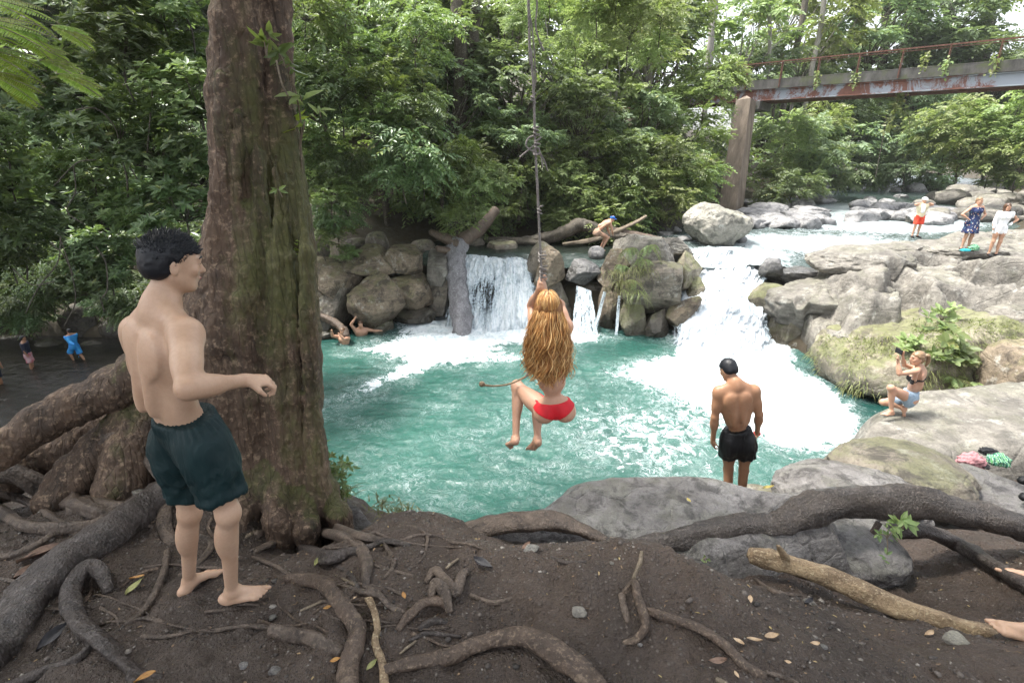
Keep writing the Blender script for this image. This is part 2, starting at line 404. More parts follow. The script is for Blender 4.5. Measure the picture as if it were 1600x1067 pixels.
CP=np.array([(0,-3,.25),(-3,-3,.3),(3,-3,.3),(0,0,.12),(-3,0,.15),(3,0,.15),(0,1.5,.0),(-1.2,1.5,.02),(-2.5,1.6,-.05),(1.4,1.5,.0),(0,2.3,-.1),(-1,2.3,-.03),(-2,2.4,-.08),(.8,2.3,-.12),(0,2.75,-.40),(-.8,2.75,-.3),(.9,2.65,-.5),(1.6,2.4,-.40),(-.3,3.0,-.52),(.6,3.0,-.62),(1.4,2.9,-.65),(-1.2,2.95,-.6),(-1.25,3.15,-.75),(-1.7,3.0,-.2),
 (2.1,2.1,-.35),(2.3,2.5,-.62),(3.3,2.4,-.45),(2.0,1.6,-.05),(1.9,2.8,-.6),(3.4,3.1,-.75),(-2.2,3.2,-.12),(-1.2,3.4,-.75),(-3.2,3.0,-.3),(-4.4,2.6,-.2),(-3.2,3.8,-.9),(-6,3.4,-.8),(-6,0,0),(-12,3,-.6),(-12,-2,0),
 (-.5,3.6,-1.1),(.8,3.7,-1.2),(2,3.6,-1.2),(3.6,4.6,-1.7),(5,5,-1.8),(7,8,-2.7),(6,3,-.9),(8,0,.3),(14,0,.8),(9,6,-2.3),(9,8,-2.6),(12,8,-2.3),(12.5,5,-1.5),(10,10.5,-3.0),(13,12,-2.7),(13,9,-2.6),(22,9,-1.0),(16,16,-1.9),(24,18,-.9),(30,20,1),(40,30,3),
 (-19,16.2,-2.9),(-12,16,-2.7),(-9,16,-2.5),(-7,17,-2),(-5,17.8,-1.4),(-3.5,18.5,-1.3),(-20,20,0),(-12,20,-.2),(-6,20,-.6),(-4,21,-.9),(0,22.6,-1.0),(4,23,-.9),(8,27,-.9),(-20,30,7),(-8,28,4),(0,30,3.5),(6,32,3.0),(12,37,1.6),(14.4,33,-1.6),(13,31,-1.5),(15.5,35,-1.4),(18,44,1.5),(-30,16,2),(-40,20,8),(-60,10,12),(-30,4,2),
 (-20,60,15),(10,60,8),(30,66,3),(50,90,1),(36,36,-.3),(50,46,0),(60,60,0),(80,90,1),(60,36,2),(90,50,3),(120,120,4),(-60,120,26),(30,140,4),(0,-18,2),(60,-18,6),(-60,-18,6),(150,20,6),(-120,60,30),(0,200,10),(150,200,6),(-120,200,35),(22,34,-1.3),(16,30,-1.3),(30,42,-1.2)],float)
def _k(r): return np.sqrt(r*r+.15)
_D=_k(np.hypot(CP[:,None,0]-CP[None,:,0],CP[:,None,1]-CP[None,:,1]))
_W=np.linalg.solve(np.block([[_D+np.eye(len(CP))*.02,np.ones((len(CP),1))],[np.ones((1,len(CP))),np.zeros((1,1))]]),np.r_[CP[:,2],0])
def base(X,Y):
    r=np.full(np.shape(X),_W[-1])
    for i in range(len(CP)): r=r+_W[i]*_k(np.hypot(X-CP[i,0],Y-CP[i,1]))
    return r
def river_z(X,Y): return -1.28+.011*np.clip(Y-17.5,0,60)
def terrain(X,Y,near=False):
    X=np.asarray(X,float);Y=np.asarray(Y,float)
    z=base(X,Y); p=np.stack([X,Y,0*X],-1)
    if near:
        z=z+.045*fbm(p*1.7,4,3)+.022*fbm(p*9,3,5)+.009*fbm(p*26,2,8)
    else:
        s=np.clip((Y-12)/30,0,1); z=z+.12*fbm(p*.8,4,3)+s*1.2*fbm(p*.12,3,9)
    dr=pdist(X,Y,RIV); z=np.where(dr<.6,np.minimum(z,river_z(X,Y)-.35*sst(.6,-.8,dr)+.02+.6*np.clip(dr,0,1)),z)
    dp=pdist(X,Y,POOL); z=np.where(dp<.25,np.minimum(z,WZ-1.6*sst(.25,-1.,dp)+ (z-WZ)*sst(-.1,.25,dp)*(dp>-.1)),z)
    return z
def _gridfn(x0,x1,y0,y1,st,near):
    xs=np.arange(x0,x1,st);ys=np.arange(y0,y1,st); X,Y=np.meshgrid(xs,ys); return (x0,y0,st,terrain(X,Y,near))
_GN=_gridfn(-6,6,-3,4.4,.03,True); _GF=_gridfn(-60,100,-6,100,.25,False)
def TZ(x,y):
    x0,y0,st,A=_GN if (abs(x)<5.9 and -2.9<y<4.3) else _GF
    fx=(x-x0)/st;fy=(y-y0)/st; i=min(max(int(fx),0),A.shape[1]-2);j=min(max(int(fy),0),A.shape[0]-2); fx=min(max(fx-i,0),1);fy=min(max(fy-j,0),1)
    return float(A[j,i]*(1-fx)*(1-fy)+A[j,i+1]*fx*(1-fy)+A[j+1,i]*(1-fx)*fy+A[j+1,i+1]*fx*fy)
def G(px,py,off=0.):
    """the ground point seen at this place of the photograph"""
    lo,hi=.8,60.
    ds=np.r_[np.linspace(1.0,5,160),np.linspace(5.1,60,300)]
    prev=None
    for d in ds:
        p=P(px,py,d); 
        if p[2]<TZ(p[0],p[1]): break
        prev=p
    if prev is None: prev=p
    a,b=prev,p
    for _ in range(8):
        m=(a+b)/2
        if m[2]<TZ(m[0],m[1]): b=m
        else: a=m
    q=(a+b)/2; q=q.copy(); q[2]+=off; return q
xs=np.arange(-5.2,5.21,.028); ys=np.arange(-2.5,4.3,.028)
V,Fq=grid(xs,ys,lambda X,Y:terrain(X,Y,True))
struct(mesh('ground',V,Fq,M['soil']))
def nonu(a,b,c,lo,hi,f): # fine step f in [a,b], coarse elsewhere
    return np.r_[lo+(a-lo)*(1-(np.linspace(1,0,c)**1.6))[:-1] if lo<a else [],np.arange(a,b,f),b+(hi-b)*(np.linspace(0,1,c)**1.6)]
xs=nonu(-20,20,40,-160,190,.3); ys=nonu(-4,26,50,-40,260,.3)
def zf(X,Y):
    z=terrain(X,Y)
    m=(np.abs(X)<5.15)&(Y<4.2)&(Y>-2.45); return np.where(m,z-.35,z)
V,Fq=grid(xs,ys,zf); struct(mesh('hillside',V,Fq,M['soil']))

# ---- pool water ----
def blob(X,Y,c,rx,ry=None,rot=0,p=1.):
    ry=ry or rx; dx=X-c[0];dy=Y-c[1]; a=math.cos(rot);b=math.sin(rot)
    return np.exp(-(((dx*a+dy*b)/rx)**2+((-dx*b+dy*a)/ry)**2)**p)
def W_(px,py): return PZ(px,py,WZ)
def pool_foam(X,Y):
    f=0*X
    f+=1.3*blob(X,Y,(-.6,16.6),3.3,1.8,0,1.5)
    f+=.75*blob(X,Y,W_(660,540),2.2,.9,.2)+.44*blob(X,Y,W_(620,585),1.9,.55,.9)+.14*blob(X,Y,W_(560,620),1.8,.5,.9)
    f+=.5*blob(X,Y,W_(760,560),2.5,.9)
    f+=1.1*blob(X,Y,(6.6,14.8),1.8,2.0,.1,1.6)+.75*blob(X,Y,W_(1190,605),2.3,1.9,0,1.5)+.65*blob(X,Y,W_(1060,575),2.2,1.0,.3)
    f+=.62*blob(X,Y,W_(1260,640),1.5,1.9,-.3,1.5)+.30*blob(X,Y,W_(1150,710),2.9,1.7,0,1.6)+.22*blob(X,Y,W_(980,650),2.5,1.4,.4)+.12*blob(X,Y,W_(1000,740),2.4,1.2)
    f+=.55*blob(X,Y,W_(905,530),1.3,.5)+.2*blob(X,Y,W_(800,640),4,2)+.12*blob(X,Y,W_(640,740),3,1.5)
    f-=.5*blob(X,Y,W_(1340,610),1.2,2.3,-.5)
    return f
xs=np.arange(-12,10.6,.045); ys=np.arange(3.6,18.7,.045)
def pool_z(X,Y):
    p=np.stack([X,Y,0*X],-1); f=np.clip(pool_foam(X,Y),0,1.3)
    calm=sst(-5.2,-7.5,X); a=(.018+.075*f+.03*np.clip(f*3,0,1))*(1-.8*calm)
    q=p*np.array([1.5,2.1,1])+.35*np.stack([vnoise(p*1.3,71),vnoise(p*1.3,72),0*X],-1)
    return WZ+a*(ridged(q*1.25,4,21)*.55)+.012*fbm(p*6,2,31)*(1-.7*calm)
V,Fq=grid(xs,ys,pool_z)
c=V[Fq].mean(1); Fq=Fq[pdist(c[:,0],c[:,1],POOL)<.5]
fo=pool_foam(V[:,0],V[:,1])
def water_mat():
    m=NM('teal_foamy_water'); w=m.co('World'); f=m.attr('foam'); sh=m.attr('shallow_shade')
    tq=m.mix(m.ramp(m.noise(w,.35,3),[(.3,0.),(.7,1.)]),(.016,.064,.051),(.028,.098,.077))
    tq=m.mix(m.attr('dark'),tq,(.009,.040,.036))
    tq=m.mix(sh,tq,m.mix(m.noise(w,2.5,5),(.006,.006,.005),(.02,.018,.014)))  # near-black brown: shallow bed, plus tree shade painted into the left stream
    wd=m.n('Mix'); 
    d1=m.noise(w,1.6,3,.6)
    wv=m.n('VectorMath'); wv.operation='ADD'; cmb=m.n('CombineXYZ'); m.l(m.math('MULTIPLY',d1,.8),cmb.inputs[0]); m.l(m.math('MULTIPLY',m.noise(w,2.3,3),.8),cmb.inputs[1]); m.l(w,wv.inputs[0]); m.l(cmb.outputs[0],wv.inputs[1])
    s1=m.noise(m.sc(wv.outputs[0],(1.,1.55,1)),3.4,7,.68,.9); s2=m.noise(m.sc(wv.outputs[0],(1,1.7,1)),8.5,5,.65,1.4)
    # thin broken crest lines of foam
    r1=m.math('ABSOLUTE',m.math('SUBTRACT',s1,.5)); r2=m.math('ABSOLUTE',m.math('SUBTRACT',s2,.5))
    lines=m.math('MAXIMUM',m.ramp(r1,[(.0,1.),(.026,0.)]),m.math('MULTIPLY',m.ramp(r2,[(.0,1.),(.022,0.)]),.6))
    patch=m.noise(w,1.1,4,.6)
    amt=m.math('ADD',m.math('MULTIPLY',f,.62),m.math('MULTIPLY',m.math('SUBTRACT',patch,.5),.9))
    lf=m.math('MULTIPLY',lines,m.ramp(amt,[(.05,0.),(.6,1.)]))
    solid=m.ramp(m.math('ADD',m.math('ADD',m.math('MULTIPLY',s1,.75),m.math('MULTIPLY',s2,.35)),m.math('MULTIPLY',f,.78)),[(.93,0.),(1.13,1.)])
    milky=m.math('MULTIPLY',m.ramp(f,[(.1,0.),(1.,1.)]),.5)
    foam=m.math('MAXIMUM',m.math('MAXIMUM',solid,lf),0.)
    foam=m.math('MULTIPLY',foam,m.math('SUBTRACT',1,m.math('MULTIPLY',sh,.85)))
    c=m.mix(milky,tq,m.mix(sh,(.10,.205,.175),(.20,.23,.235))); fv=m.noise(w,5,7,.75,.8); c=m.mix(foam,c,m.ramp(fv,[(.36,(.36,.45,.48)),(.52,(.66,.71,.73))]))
    rip=m.noise(m.sc(wv.outputs[0],(1,1.5,1)),9,4,.6,.6)
    h=m.math('ADD',m.math('MULTIPLY',s1,.9),m.math('ADD',m.math('MULTIPLY',rip,.45),m.math('MULTIPLY',foam,.12)))
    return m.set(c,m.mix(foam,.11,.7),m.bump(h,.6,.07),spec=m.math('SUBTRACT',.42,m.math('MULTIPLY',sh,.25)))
M['water']=water_mat()
X,Y=V[:,0],V[:,1]
o=struct(mesh('pool_water',V,Fq,M['water'],attrs={'foam':fo,'shallow_shade':sst(-5.6,-8,X),'dark':np.clip(.9*sst(13.2,16.5,Y)+.9*blob(X,Y,W_(1330,610),1.6,3,-.5),0,1)}))  # left end fades to shallow brown with painted tree shade
xs=np.arange(-34,-11.95,.5); ys=np.arange(3.6,18.7,.5); V,Fq=grid(xs,ys,lambda X,Y:0*X+WZ)
X,Y=V[:,0],V[:,1]; struct(mesh('stream_water',V,Fq,M['water'],attrs={'foam':0*X,'shallow_shade':0*X+1,'dark':0*X}))

# ---- upper river ----
def riv_foam(X,Y):
    f=.30+0*X
    f+=.9*blob(X,Y,(7.6,18.2),1.9,1.5,0,1.5)+.8*blob(X,Y,PZ(1300,380,-1.2),3.,2.0)+.5*blob(X,Y,PZ(1250,345,-1.1),4,3)
    f+=.5*blob(X,Y,PZ(1350,325,-1.),6,4,.8)+.5*blob(X,Y,PZ(1430,290,-.9),9,6,.8)+.7*blob(X,Y,PZ(1450,350,-1.1),4,1.5,.5)+.4*blob(X,Y,PZ(1130,372,-1.2),3,1.5)+.5*blob(X,Y,(-.6,17.6),1.6,.7)
    f-=.45*blob(X,Y,(1,20.3),4.5,2,0,1.5)
    return f
def riv_z(X,Y):
    p=np.stack([X,Y,0*X],-1); f=np.clip(riv_foam(X,Y),0,1.4)
    return river_z(X,Y)+(.02+.07*f)*(fbm(p*1.3,4,41)+.5*ridged(p*2.2,3,44))-.25*sst(18.6,17.4,Y)*(Y<18.6)
xs=np.r_[np.arange(-3.2,16,.09),np.arange(16,75,.35)]; ys=np.r_[np.arange(17.2,30,.09),np.arange(30,92,.4)]
V,Fq=grid(xs,ys,riv_z); c=V[Fq].mean(1); Fq=Fq[pdist(c[:,0],c[:,1],RIV)<.9]
used=np.unique(Fq); rm=-np.ones(len(V),int); rm[used]=np.arange(len(used)); V=V[used]; Fq=rm[Fq]
X,Y=V[:,0],V[:,1]
struct(mesh('river_water',V,Fq,M['water'],attrs={'foam':riv_foam(X,Y),'shallow_shade':.72+.2*blob(X,Y,(1.5,20.5),4.6,2.4,0,1.6),'dark':.7*blob(X,Y,(1,20.5),6,2)}))

# ---- waterfalls ----
def fall_mat():
    m=NM('falling_white_water'); u=m.attr('u'); v=m.attr('v'); th=m.attr('thin')
    cb=m.n('CombineXYZ'); m.l(u,cb.inputs[0]); m.l(v,cb.inputs[1]); uv=cb.outputs[0]
    a=m.noise(m.sc(uv,(6,.7,1)),1,6,.7,.4); b=m.noise(m.sc(uv,(24,3.2,1)),1,6,.75,.6); d=m.noise(m.co('World'),16,5,.8)
    t=m.math('ADD',m.math('MULTIPLY',a,.45),m.math('ADD',m.math('MULTIPLY',b,.45),m.math('MULTIPLY',d,.40)))
    t2=m.math('SUBTRACT',t,m.math('MULTIPLY',th,.22))
    c=m.ramp(t2,[(.46,(.16,.20,.24)),(.57,(.45,.52,.56)),(.66,(.72,.76,.78))])
    al=m.ramp(m.math('SUBTRACT',t,m.math('MULTIPLY',th,.30)),[(.42,0.),(.50,1.)])
    return m.set(c,.6,m.bump(t,.8,.06),alpha=al,sss=.0)
M['fall']=fall_mat()
def fall(top,bot,nu,nv,lip,lump,thin,seed,label,cat='waterfall',prof=2.0,thinf=None):
    T=crom(top,12); B=crom(bot,12)
    def rs(L,n):
        s=np.r_[0,np.cumsum(np.linalg.norm(np.diff(L,axis=0),axis=1))]; q=np.linspace(0,s[-1],n)
        return np.stack([np.interp(q,s,L[:,k]) for k in range(3)],-1)
    T=rs(T,nu);B=rs(B,nu); v=np.linspace(0,1,nv)[:,None,None]
    xy=T[None]*(1-v)+B[None]*v
    z=T[None,:,2:]+(B[None,:,2:]-T[None,:,2:])*v**prof
    Pn=np.concatenate([xy[...,:2],z],-1)
    U=np.linspace(0,np.linalg.norm(T[-1]-T[0]),nu)[None]*np.ones((nv,1)); VV=np.linspace(0,1,nv)[:,None]*np.linalg.norm(T[0]-B[0])*np.ones((1,nu))
    wob=.25*fbm(np.stack([U*1.5,VV*1.2,0*U+seed],-1),3,seed)
    n=lump*(fbm(np.stack([U*2.4+wob,VV*.9,0*U+seed],-1),4,seed)+.5*ridged(np.stack([U*6+wob,VV*1.3,0*U+seed],-1),3,seed+5)+.15*fbm(np.stack([U*9,VV*3,0*U],-1),3,seed+6))
    Pn[...,1]-=np.abs(n)*1.1; Pn[...,2]+=n*.25*(1-v[...,0]*.5)
    th=np.full(U.shape,thin)
    e=np.linspace(0,1,nu)[None]*np.ones((nv,1)); ed=np.minimum(e,1-e); th=th+.9*sst(.12,.0,ed)
    if thinf is not None: th=th+thinf(e,np.linspace(0,1,nv)[:,None]*np.ones((1,nu)))
    i=np.arange(nu*nv).reshape(nv,nu); Fq=np.stack([i[:-1,:-1],i[:-1,1:],i[1:,1:],i[1:,:-1]],-1).reshape(-1,4)
    o=mesh('waterfall',Pn.reshape(-1,3),Fq,M['fall'],attrs={'u':U.ravel(),'v':VV.ravel(),'thin':th.ravel()})
    return tag(o,label,cat)
fall([P(722,400,17.9),P(740,398,17.7),P(780,402,17.5),P(812,402,17.5),P(832,412,17.3)],[PZ(686,512,WZ),PZ(735,517,WZ),PZ(780,518,WZ),PZ(820,517,WZ),PZ(846,513,WZ)],160,110,.3,.16,.12,3,
  'broad white waterfall dropping into the pool behind the swinging woman',prof=1.6,thinf=lambda e,v:.55*np.exp(-((e-.42)/.16)**2-((v-.62)/.28)**2))
fall([P(898,446,16.6),P(912,450,16.5),P(925,455,16.4)],[PZ(890,520,WZ),PZ(910,522,WZ),PZ(938,523,WZ)],60,60,.2,.06,.42,9,
  'thin veil waterfall trickling between dark rocks right of the swinging woman',prof=1.1)
fall([P(942,455,16.0),P(948,457,16.0)],[PZ(925,523,WZ),PZ(931,523,WZ)],14,50,.2,.03,.3,12,'narrow thread of water beside the thin veil waterfall',prof=1.1)
fall([P(965,462,15.8),P(970,462,15.8)],[PZ(960,524,WZ),PZ(966,524,WZ)],12,50,.2,.02,.35,14,'very thin trickle on the rocks below the ferns',prof=1.1)
fall([P(1068,392,19.2),P(1100,388,19.0),P(1150,388,18.8),P(1178,402,18.4),P(1188,412,18.0)],[PZ(1046,535,WZ),PZ(1080,552,WZ),PZ(1125,562,WZ),PZ(1170,556,WZ),PZ(1198,540,WZ)],230,210,.4,.26,-.15,6,
  'large foaming cascade rushing down between the rocks at the right',prof=1.25)

# ---------------- rocks ----------------
_ico={}
def ico(n):
    if n not in _ico:
        bm=bmesh.new(); bmesh.ops.create_icosphere(bm,subdivisions=n,radius=1)
        bm.verts.ensure_lookup_table(); V=np.array([v.co[:] for v in bm.verts]); Fc=np.array([[v.index for v in f.verts] for f in bm.faces]); bm.free(); _ico[n]=(V,Fc)
    return _ico[n]
def rock_mesh(seed,dims,cuts=6,cut=(.55,.9),se=.8,fb=.12,n=5,rid=.0,fs=1.4):
    V,Fc=ico(n); rng=np.random.RandomState(seed)
    V=np.sign(V)*np.abs(V)**se; V/=np.abs(V).max()
    for _ in range(cuts):
        nn=rng.normal(size=3); nn[2]*=.8; nn/=np.linalg.norm(nn); o=rng.uniform(*cut); d=V@nn-o; V=V-np.maximum(d,0)[:,None]*nn*.93
    N=V/np.linalg.norm(V,axis=1)[:,None]; q=V*fs+seed*3.1
    D=fb*fbm(q,5,seed)+ (rid*ridged(q*1.3,3,seed+4) if rid else 0)+.02*fbm(q*6,3,seed+9)
    V=V+N*D[:,None]
    mx=np.abs(V).max(0); V=V/mx
    return V*np.asarray(dims)/2,Fc
def rock(px,py,wpx,hpx,d,dep,seed,mat,label,group=None,rot=0,tilt=0,cat='rock',name='rock',**k):
    s=PXM(px,py,d); c=P(px,py,d); V,Fc=rock_mesh(seed,(wpx*s,dep,hpx*s*1.06),**k)
    me=mesh(name,V,Fc,M[mat],smooth=k.get('cuts',6)<14); me.location=c; me.rotation_euler=(0,tilt,rot); return tag(me,label,cat,group)
cl='mossy fractured rocks of the cliff left of the waterfall'
for r in [
 (523,432,112,84,16.3,2.0,1,'rock_cliff','brown angular cliff block at the left end beside the tree trunk'),
 (512,487,84,86,15.8,1.6,2,'rock_mid','dark lower cliff block above the two swimmers'),
 (585,468,98,92,16.0,1.9,3,'rock_cliff','large tilted brown cliff block with a flat face in the middle of the cliff'),
 (575,404,96,44,16.9,2.0,4,'rock_cliff','flat topped pale block on top of the cliff under the hanging leaves'),
 (640,412,74,54,17.0,1.8,5,'rock_cliff','angular pale block at the upper middle of the cliff'),
 (637,452,80,56,16.6,1.6,6,'rock_cliff','wedge shaped brown block below the angular pale block'),
 (690,420,46,62,17.3,1.4,7,'rock_pale','lichen spotted pale rock at the right end of the cliff beside the dead trunk'),
 (683,472,64,84,17.2,1.5,8,'rock_mid','dark wet rock at the foot of the cliff beside the left waterfall'),
 (640,492,100,44,16.7,1.4,9,'rock_mid','low dark rock at the waterline of the cliff'),
 (595,507,70,34,15.9,1.2,10,'rock_moss','green mossy rock at the waterline below the tilted block'),
 (515,522,60,26,15.3,1.2,11,'rock_mid','low dark rock in the water behind the swimmers'),
 (492,395,60,50,17.6,1.6,12,'rock_mid','shaded block at the top left of the cliff')]:
    rock(*r,group=cl,cuts=16,cut=(.42,.8),fb=.03,se=.7,n=5)
rock(590,378,36,32,18.2,.9,20,'rock_mid','round dark boulder resting on top of the cliff',cuts=1,fb=.06,se=1)
rock(558,385,40,26,18.4,.9,19,'rock_mid','flattish dark stone left of the round dark boulder',cuts=3,fb=.06,se=.9)
rock(785,388,50,30,19.6,1.0,21,'rock_mid','smooth dark boulder at the water edge above the left waterfall',cuts=3,fb=.07,se=.95)
rock(730,384,60,34,20.3,1.2,22,'rock_mid','dark stone behind the leaning dead trunk',cuts=4,fb=.07,se=.9)
rock(660,388,46,26,19.5,1.2,27,'rock_mid','low dark stone above the cliff near the leaf litter',cuts=4,fb=.07,se=.9)
rock(842,410,36,62,17.2,.8,23,'rock_mid','dark wet wedge splitting the left waterfall',cuts=5,fb=.06,rot=.3,tilt=.35)
mg='rocks between the left and right waterfalls'
for r in [
 (862,424,58,76,17.0,1.3,24,'rock_cliff','tall pale rock with moss behind the rope knots'),
 (868,482,56,84,17.0,1.2,25,'rock_mid','shaded rock under the tall pale rock'),
 (908,428,56,42,17.1,1.3,26,'rock_river','smooth wet blue grey rock above the veil waterfall'),
 (908,484,74,86,17.3,1.2,28,'rock_mid','black wet wall behind the veil waterfall'),
 (950,480,46,96,16.2,1.1,29,'rock_cliff','square cut brown pillar right of the veil waterfall'),
 (962,422,60,64,16.9,1.4,30,'rock_cliff','brown block above the square cut pillar'),
 (1005,400,100,66,16.9,2.2,31,'rock_pale','pale flat topped rock above the hanging ferns'),
 (1045,388,70,44,17.6,2.0,32,'rock_pale','pale rounded rock beside the top of the cascade'),
 (1012,455,110,90,16.0,1.8,33,'rock_mid','large shaded overhanging rock under the pale flat top'),
 (1070,430,60,70,16.9,1.8,34,'rock_moss','rounded rock with yellow green moss on the cascade edge'),
 (990,500,50,58,15.7,1.1,35,'rock_moss','bright mossy block standing in the pool below the ferns'),
 (1062,495,58,70,15.6,1.3,36,'rock_cliff','square brown block beside the foot of the cascade'),
 (1024,505,40,48,15.5,1.0,37,'rock_mid','small dark block between the mossy block and the square brown block'),
 (1085,465,36,60,16.4,1.2,38,'rock_moss','narrow mossy rock touching the cascade')]:
    rock(*r,group=mg,cuts=14,cut=(.45,.82),fb=.035,se=.75,n=5)
rock(932,396,26,22,18.2,.5,39,'rock_river','small wet stone the crouching man stands on',cuts=3,fb=.06)
rock(1117,350,106,78,20.8,2.4,40,'rock_lichen','big pale lichen covered boulder in front of the bridge pier',cuts=5,cut=(.6,.9),fb=.12,se=.9,n=6)
rg='rocks on the right side of the cascade'
for r in [
 (1194,472,78,58,15.9,1.8,41,'rock_moss','mossy block at the edge of the cascade'),
 (1232,526,66,72,14.8,1.8,42,'rock_moss','rounded moss stained rock at the waterline right of the cascade'),
 (1276,545,66,56,13.9,1.6,43,'rock_mid','dark undercut rock left of the grassy mossy boulder'),
 (1190,500,70,40,16.2,1.4,44,'rock_mid','dark wet rock at the foot of the mossy block'),
 (1243,436,84,36,17.0,1.6,45,'rock_river','low grey rock in the white water above the mossy block')]:
    rock(*r,group=rg,cuts=6,cut=(.6,.88),fb=.07,se=.85,n=5)
rock(1310,478,220,84,14.8,3.4,46,'rock_pale','long smooth pale rock above the waterline with folded sides',cuts=5,cut=(.6,.9),fb=.10,n=6,rid=.012,rot=-.15)
rock(1206,421,38,36,16.9,.8,47,'rock_river','dark boulder sticking out of the white water',cuts=4,fb=.12)
rock(1281,400,20,16,18.6,.5,48,'rock_river','small dark stone in the rapids',cuts=4,fb=.12)
rock(1212,398,46,12,19.6,.7,49,'rock_river','flat wet stone at the head of the cascade',cuts=4,fb=.1)
rock(1178,440,16,30,17.4,.4,50,'rock_river','little rock awash beside the dark boulder',cuts=4,fb=.1)
rock(1440,566,316,176,12.0,3.6,51,'rock_moss','huge mossy boulder with grass and plants behind the photographing woman',cuts=5,cut=(.62,.9),fb=.10,n=6,rid=.03,se=.85)
rock(1600,610,110,150,9.8,2.4,52,'rock_cliff','brown rock at the right edge beside the flat slab',cuts=5,fb=.1,n=5)
# flat slab with the sitting woman: superellipsoid sheet of rock
def slab(poly,z,thick,seed,mat,label,amp=.08,step=.05,bev=.35,slope=(0,0),name='rock',mv=None):
    """rock whose top follows a plan outline; sides fall away roundly"""
    poly=[tuple(p[:2]) for p in poly]; a=np.array(poly); lo=a.min(0)-.3;hi=a.max(0)+.3
    xs=np.arange(lo[0],hi[0],step);ys=np.arange(lo[1],hi[1],step)
    def zf(X,Y):
        p=np.stack([X,Y,0*X],-1); wob=.22*fbm(p*.9,3,seed+2)
        d=-pdist(X,Y,poly)+wob*.7; t=np.clip(d/bev,0,1); prof=np.sqrt(np.clip(1-(1-t)**2,0,1))
        zz=z+slope[0]*(X-a[:,0].mean())+slope[1]*(Y-a[:,1].mean())+amp*fbm(p*.8,4,seed)+amp*.35*ridged(p*np.array([1.2,2.4,1]),4,seed+5)+amp*.12*fbm(p*7,3,seed+8)
        if mv is not None: zz=mv(X,Y,zz)
        return zz-thick*(1-prof)
    V,Fq=grid(xs,ys,zf); c=V[Fq].mean(1); dd=pdist(c[:,0],c[:,1],poly); Fq=Fq[dd<.28]
    used=np.unique(Fq); rm=-np.ones(len(V),int); rm[used]=np.arange(len(used)); V=V[used]; Fq=rm[Fq]
    # skirt down
    from collections import Counter
    E=Counter(); 
    for f in Fq:
        for k in range(4):
            x,y=f[k],f[(k+1)%4]; E[(min(x,y),max(x,y))]+=1
    bd=[e for e,n_ in E.items() if n_==1]; bs=set(i for e in bd for i in e); mp={}
    Vb=[]
    for i in bs: mp[i]=len(V)+len(Vb); q=V[i].copy(); q[2]-=thick*.9+.3; Vb.append(q)
    Fb=[[a_,b_,mp[b_],mp[a_]] for a_,b_ in bd]
    V=np.vstack([V,np.array(Vb)]); Fq=np.vstack([Fq,np.array(Fb)])
    me=mesh(name,V,Fq,M[mat]); 
    bm=bmesh.new(); bm.from_mesh(me.data); bmesh.ops.recalc_face_normals(bm,faces=bm.faces); bm.to_mesh(me.data); bm.free()
    return tag(me,label,'rock')
slab([PZ(1338,655,-1.9),PZ(1355,622,-1.9),PZ(1400,605,-1.9),PZ(1470,592,-1.9),PZ(1560,575,-1.8),(13,10.0),(14,5.6),PZ(1600,735,-1.9),PZ(1500,742,-1.95),PZ(1350,720,-1.9),PZ(1330,700,-1.9)],-1.85,1.5,61,'rock_pale','broad flat grey slab the photographing woman kneels on',amp=.06,bev=.5,slope=(.03,0),step=.06)
POT=[(1465,405,.42,.5),(1416,441,.46,.6),(1412,417,.3,.3),(1503,417,.25,.4),(1545,432,.5,.45),(1590,440,.4,.4),(1560,470,.8,.4),(1345,415,.5,.35),(1365,425,.5,.35),(1310,432,.3,.2),(1440,455,.35,.3)]
def pot(X,Y,zz):
    p=np.stack([X,Y,0*X],-1); w=.25*fbm(p*1.1,3,91)
    zz=zz+.16*np.abs(fbm(p*np.array([.55,.8,1]),3,95))-.12*sst(.0,.12,.13-np.abs(fbm(p*np.array([.5,.9,1]),2,97)))
    for px,py,r,dp in POT:
        c=PZ(px,py,-1.15); q=np.hypot((X-c[0])/1.15+w*.5,(Y-c[1])*1.0+w*.5)/r; zz=zz-dp*1.7*sst(1.15,.6,q)+.07*np.exp(-((q-1.25)/.3)**2)
    return zz
slab([PZ(1275,405,-1.2),PZ(1300,385,-1.1),PZ(1400,378,-1.0),PZ(1500,362,-.9),(22,22),(27,21),(24,12),(16,10.2),PZ(1590,500,-1.4),PZ(1500,478,-1.4),PZ(1420,470,-1.35),PZ(1330,462,-1.3),PZ(1290,440,-1.25)],-1.12,1.2,63,'rock_pale','wide pale shelf of water worn rock with round potholes',amp=.11,bev=.7,slope=(.0,.05),step=.07,mv=pot)
for r in [(1345,412,170,56,15.6,2.6,401,'smooth whale backed boulder at the left end of the potholed shelf'),(1570,440,150,70,14.0,2.2,403,'pale boulder with dark hollows at the right edge'),(1535,486,190,52,12.9,2.0,405,'broad pale rock capping the mossy boulder at the right'),(1270,452,90,30,15.8,1.2,406,'flat grey rock at the left tip of the shelf'),(1590,500,80,46,12.2,1.5,407,'grey rock above the brown rock at the right edge'),(1510,395,120,24,16.6,1.6,408,'low pale rock just in front of the standing women'),(1400,390,90,18,17.6,1.4,409,'low pale rock in front of the man in red shorts')]:
    rock(r[0],r[1],r[2],r[3],r[4],r[5],r[6],'rock_pale',r[7],'worn boulders of the right shelf',cuts=4,cut=(.62,.9),fb=.10,n=6,rid=.012,fs=1.6,se=.92)
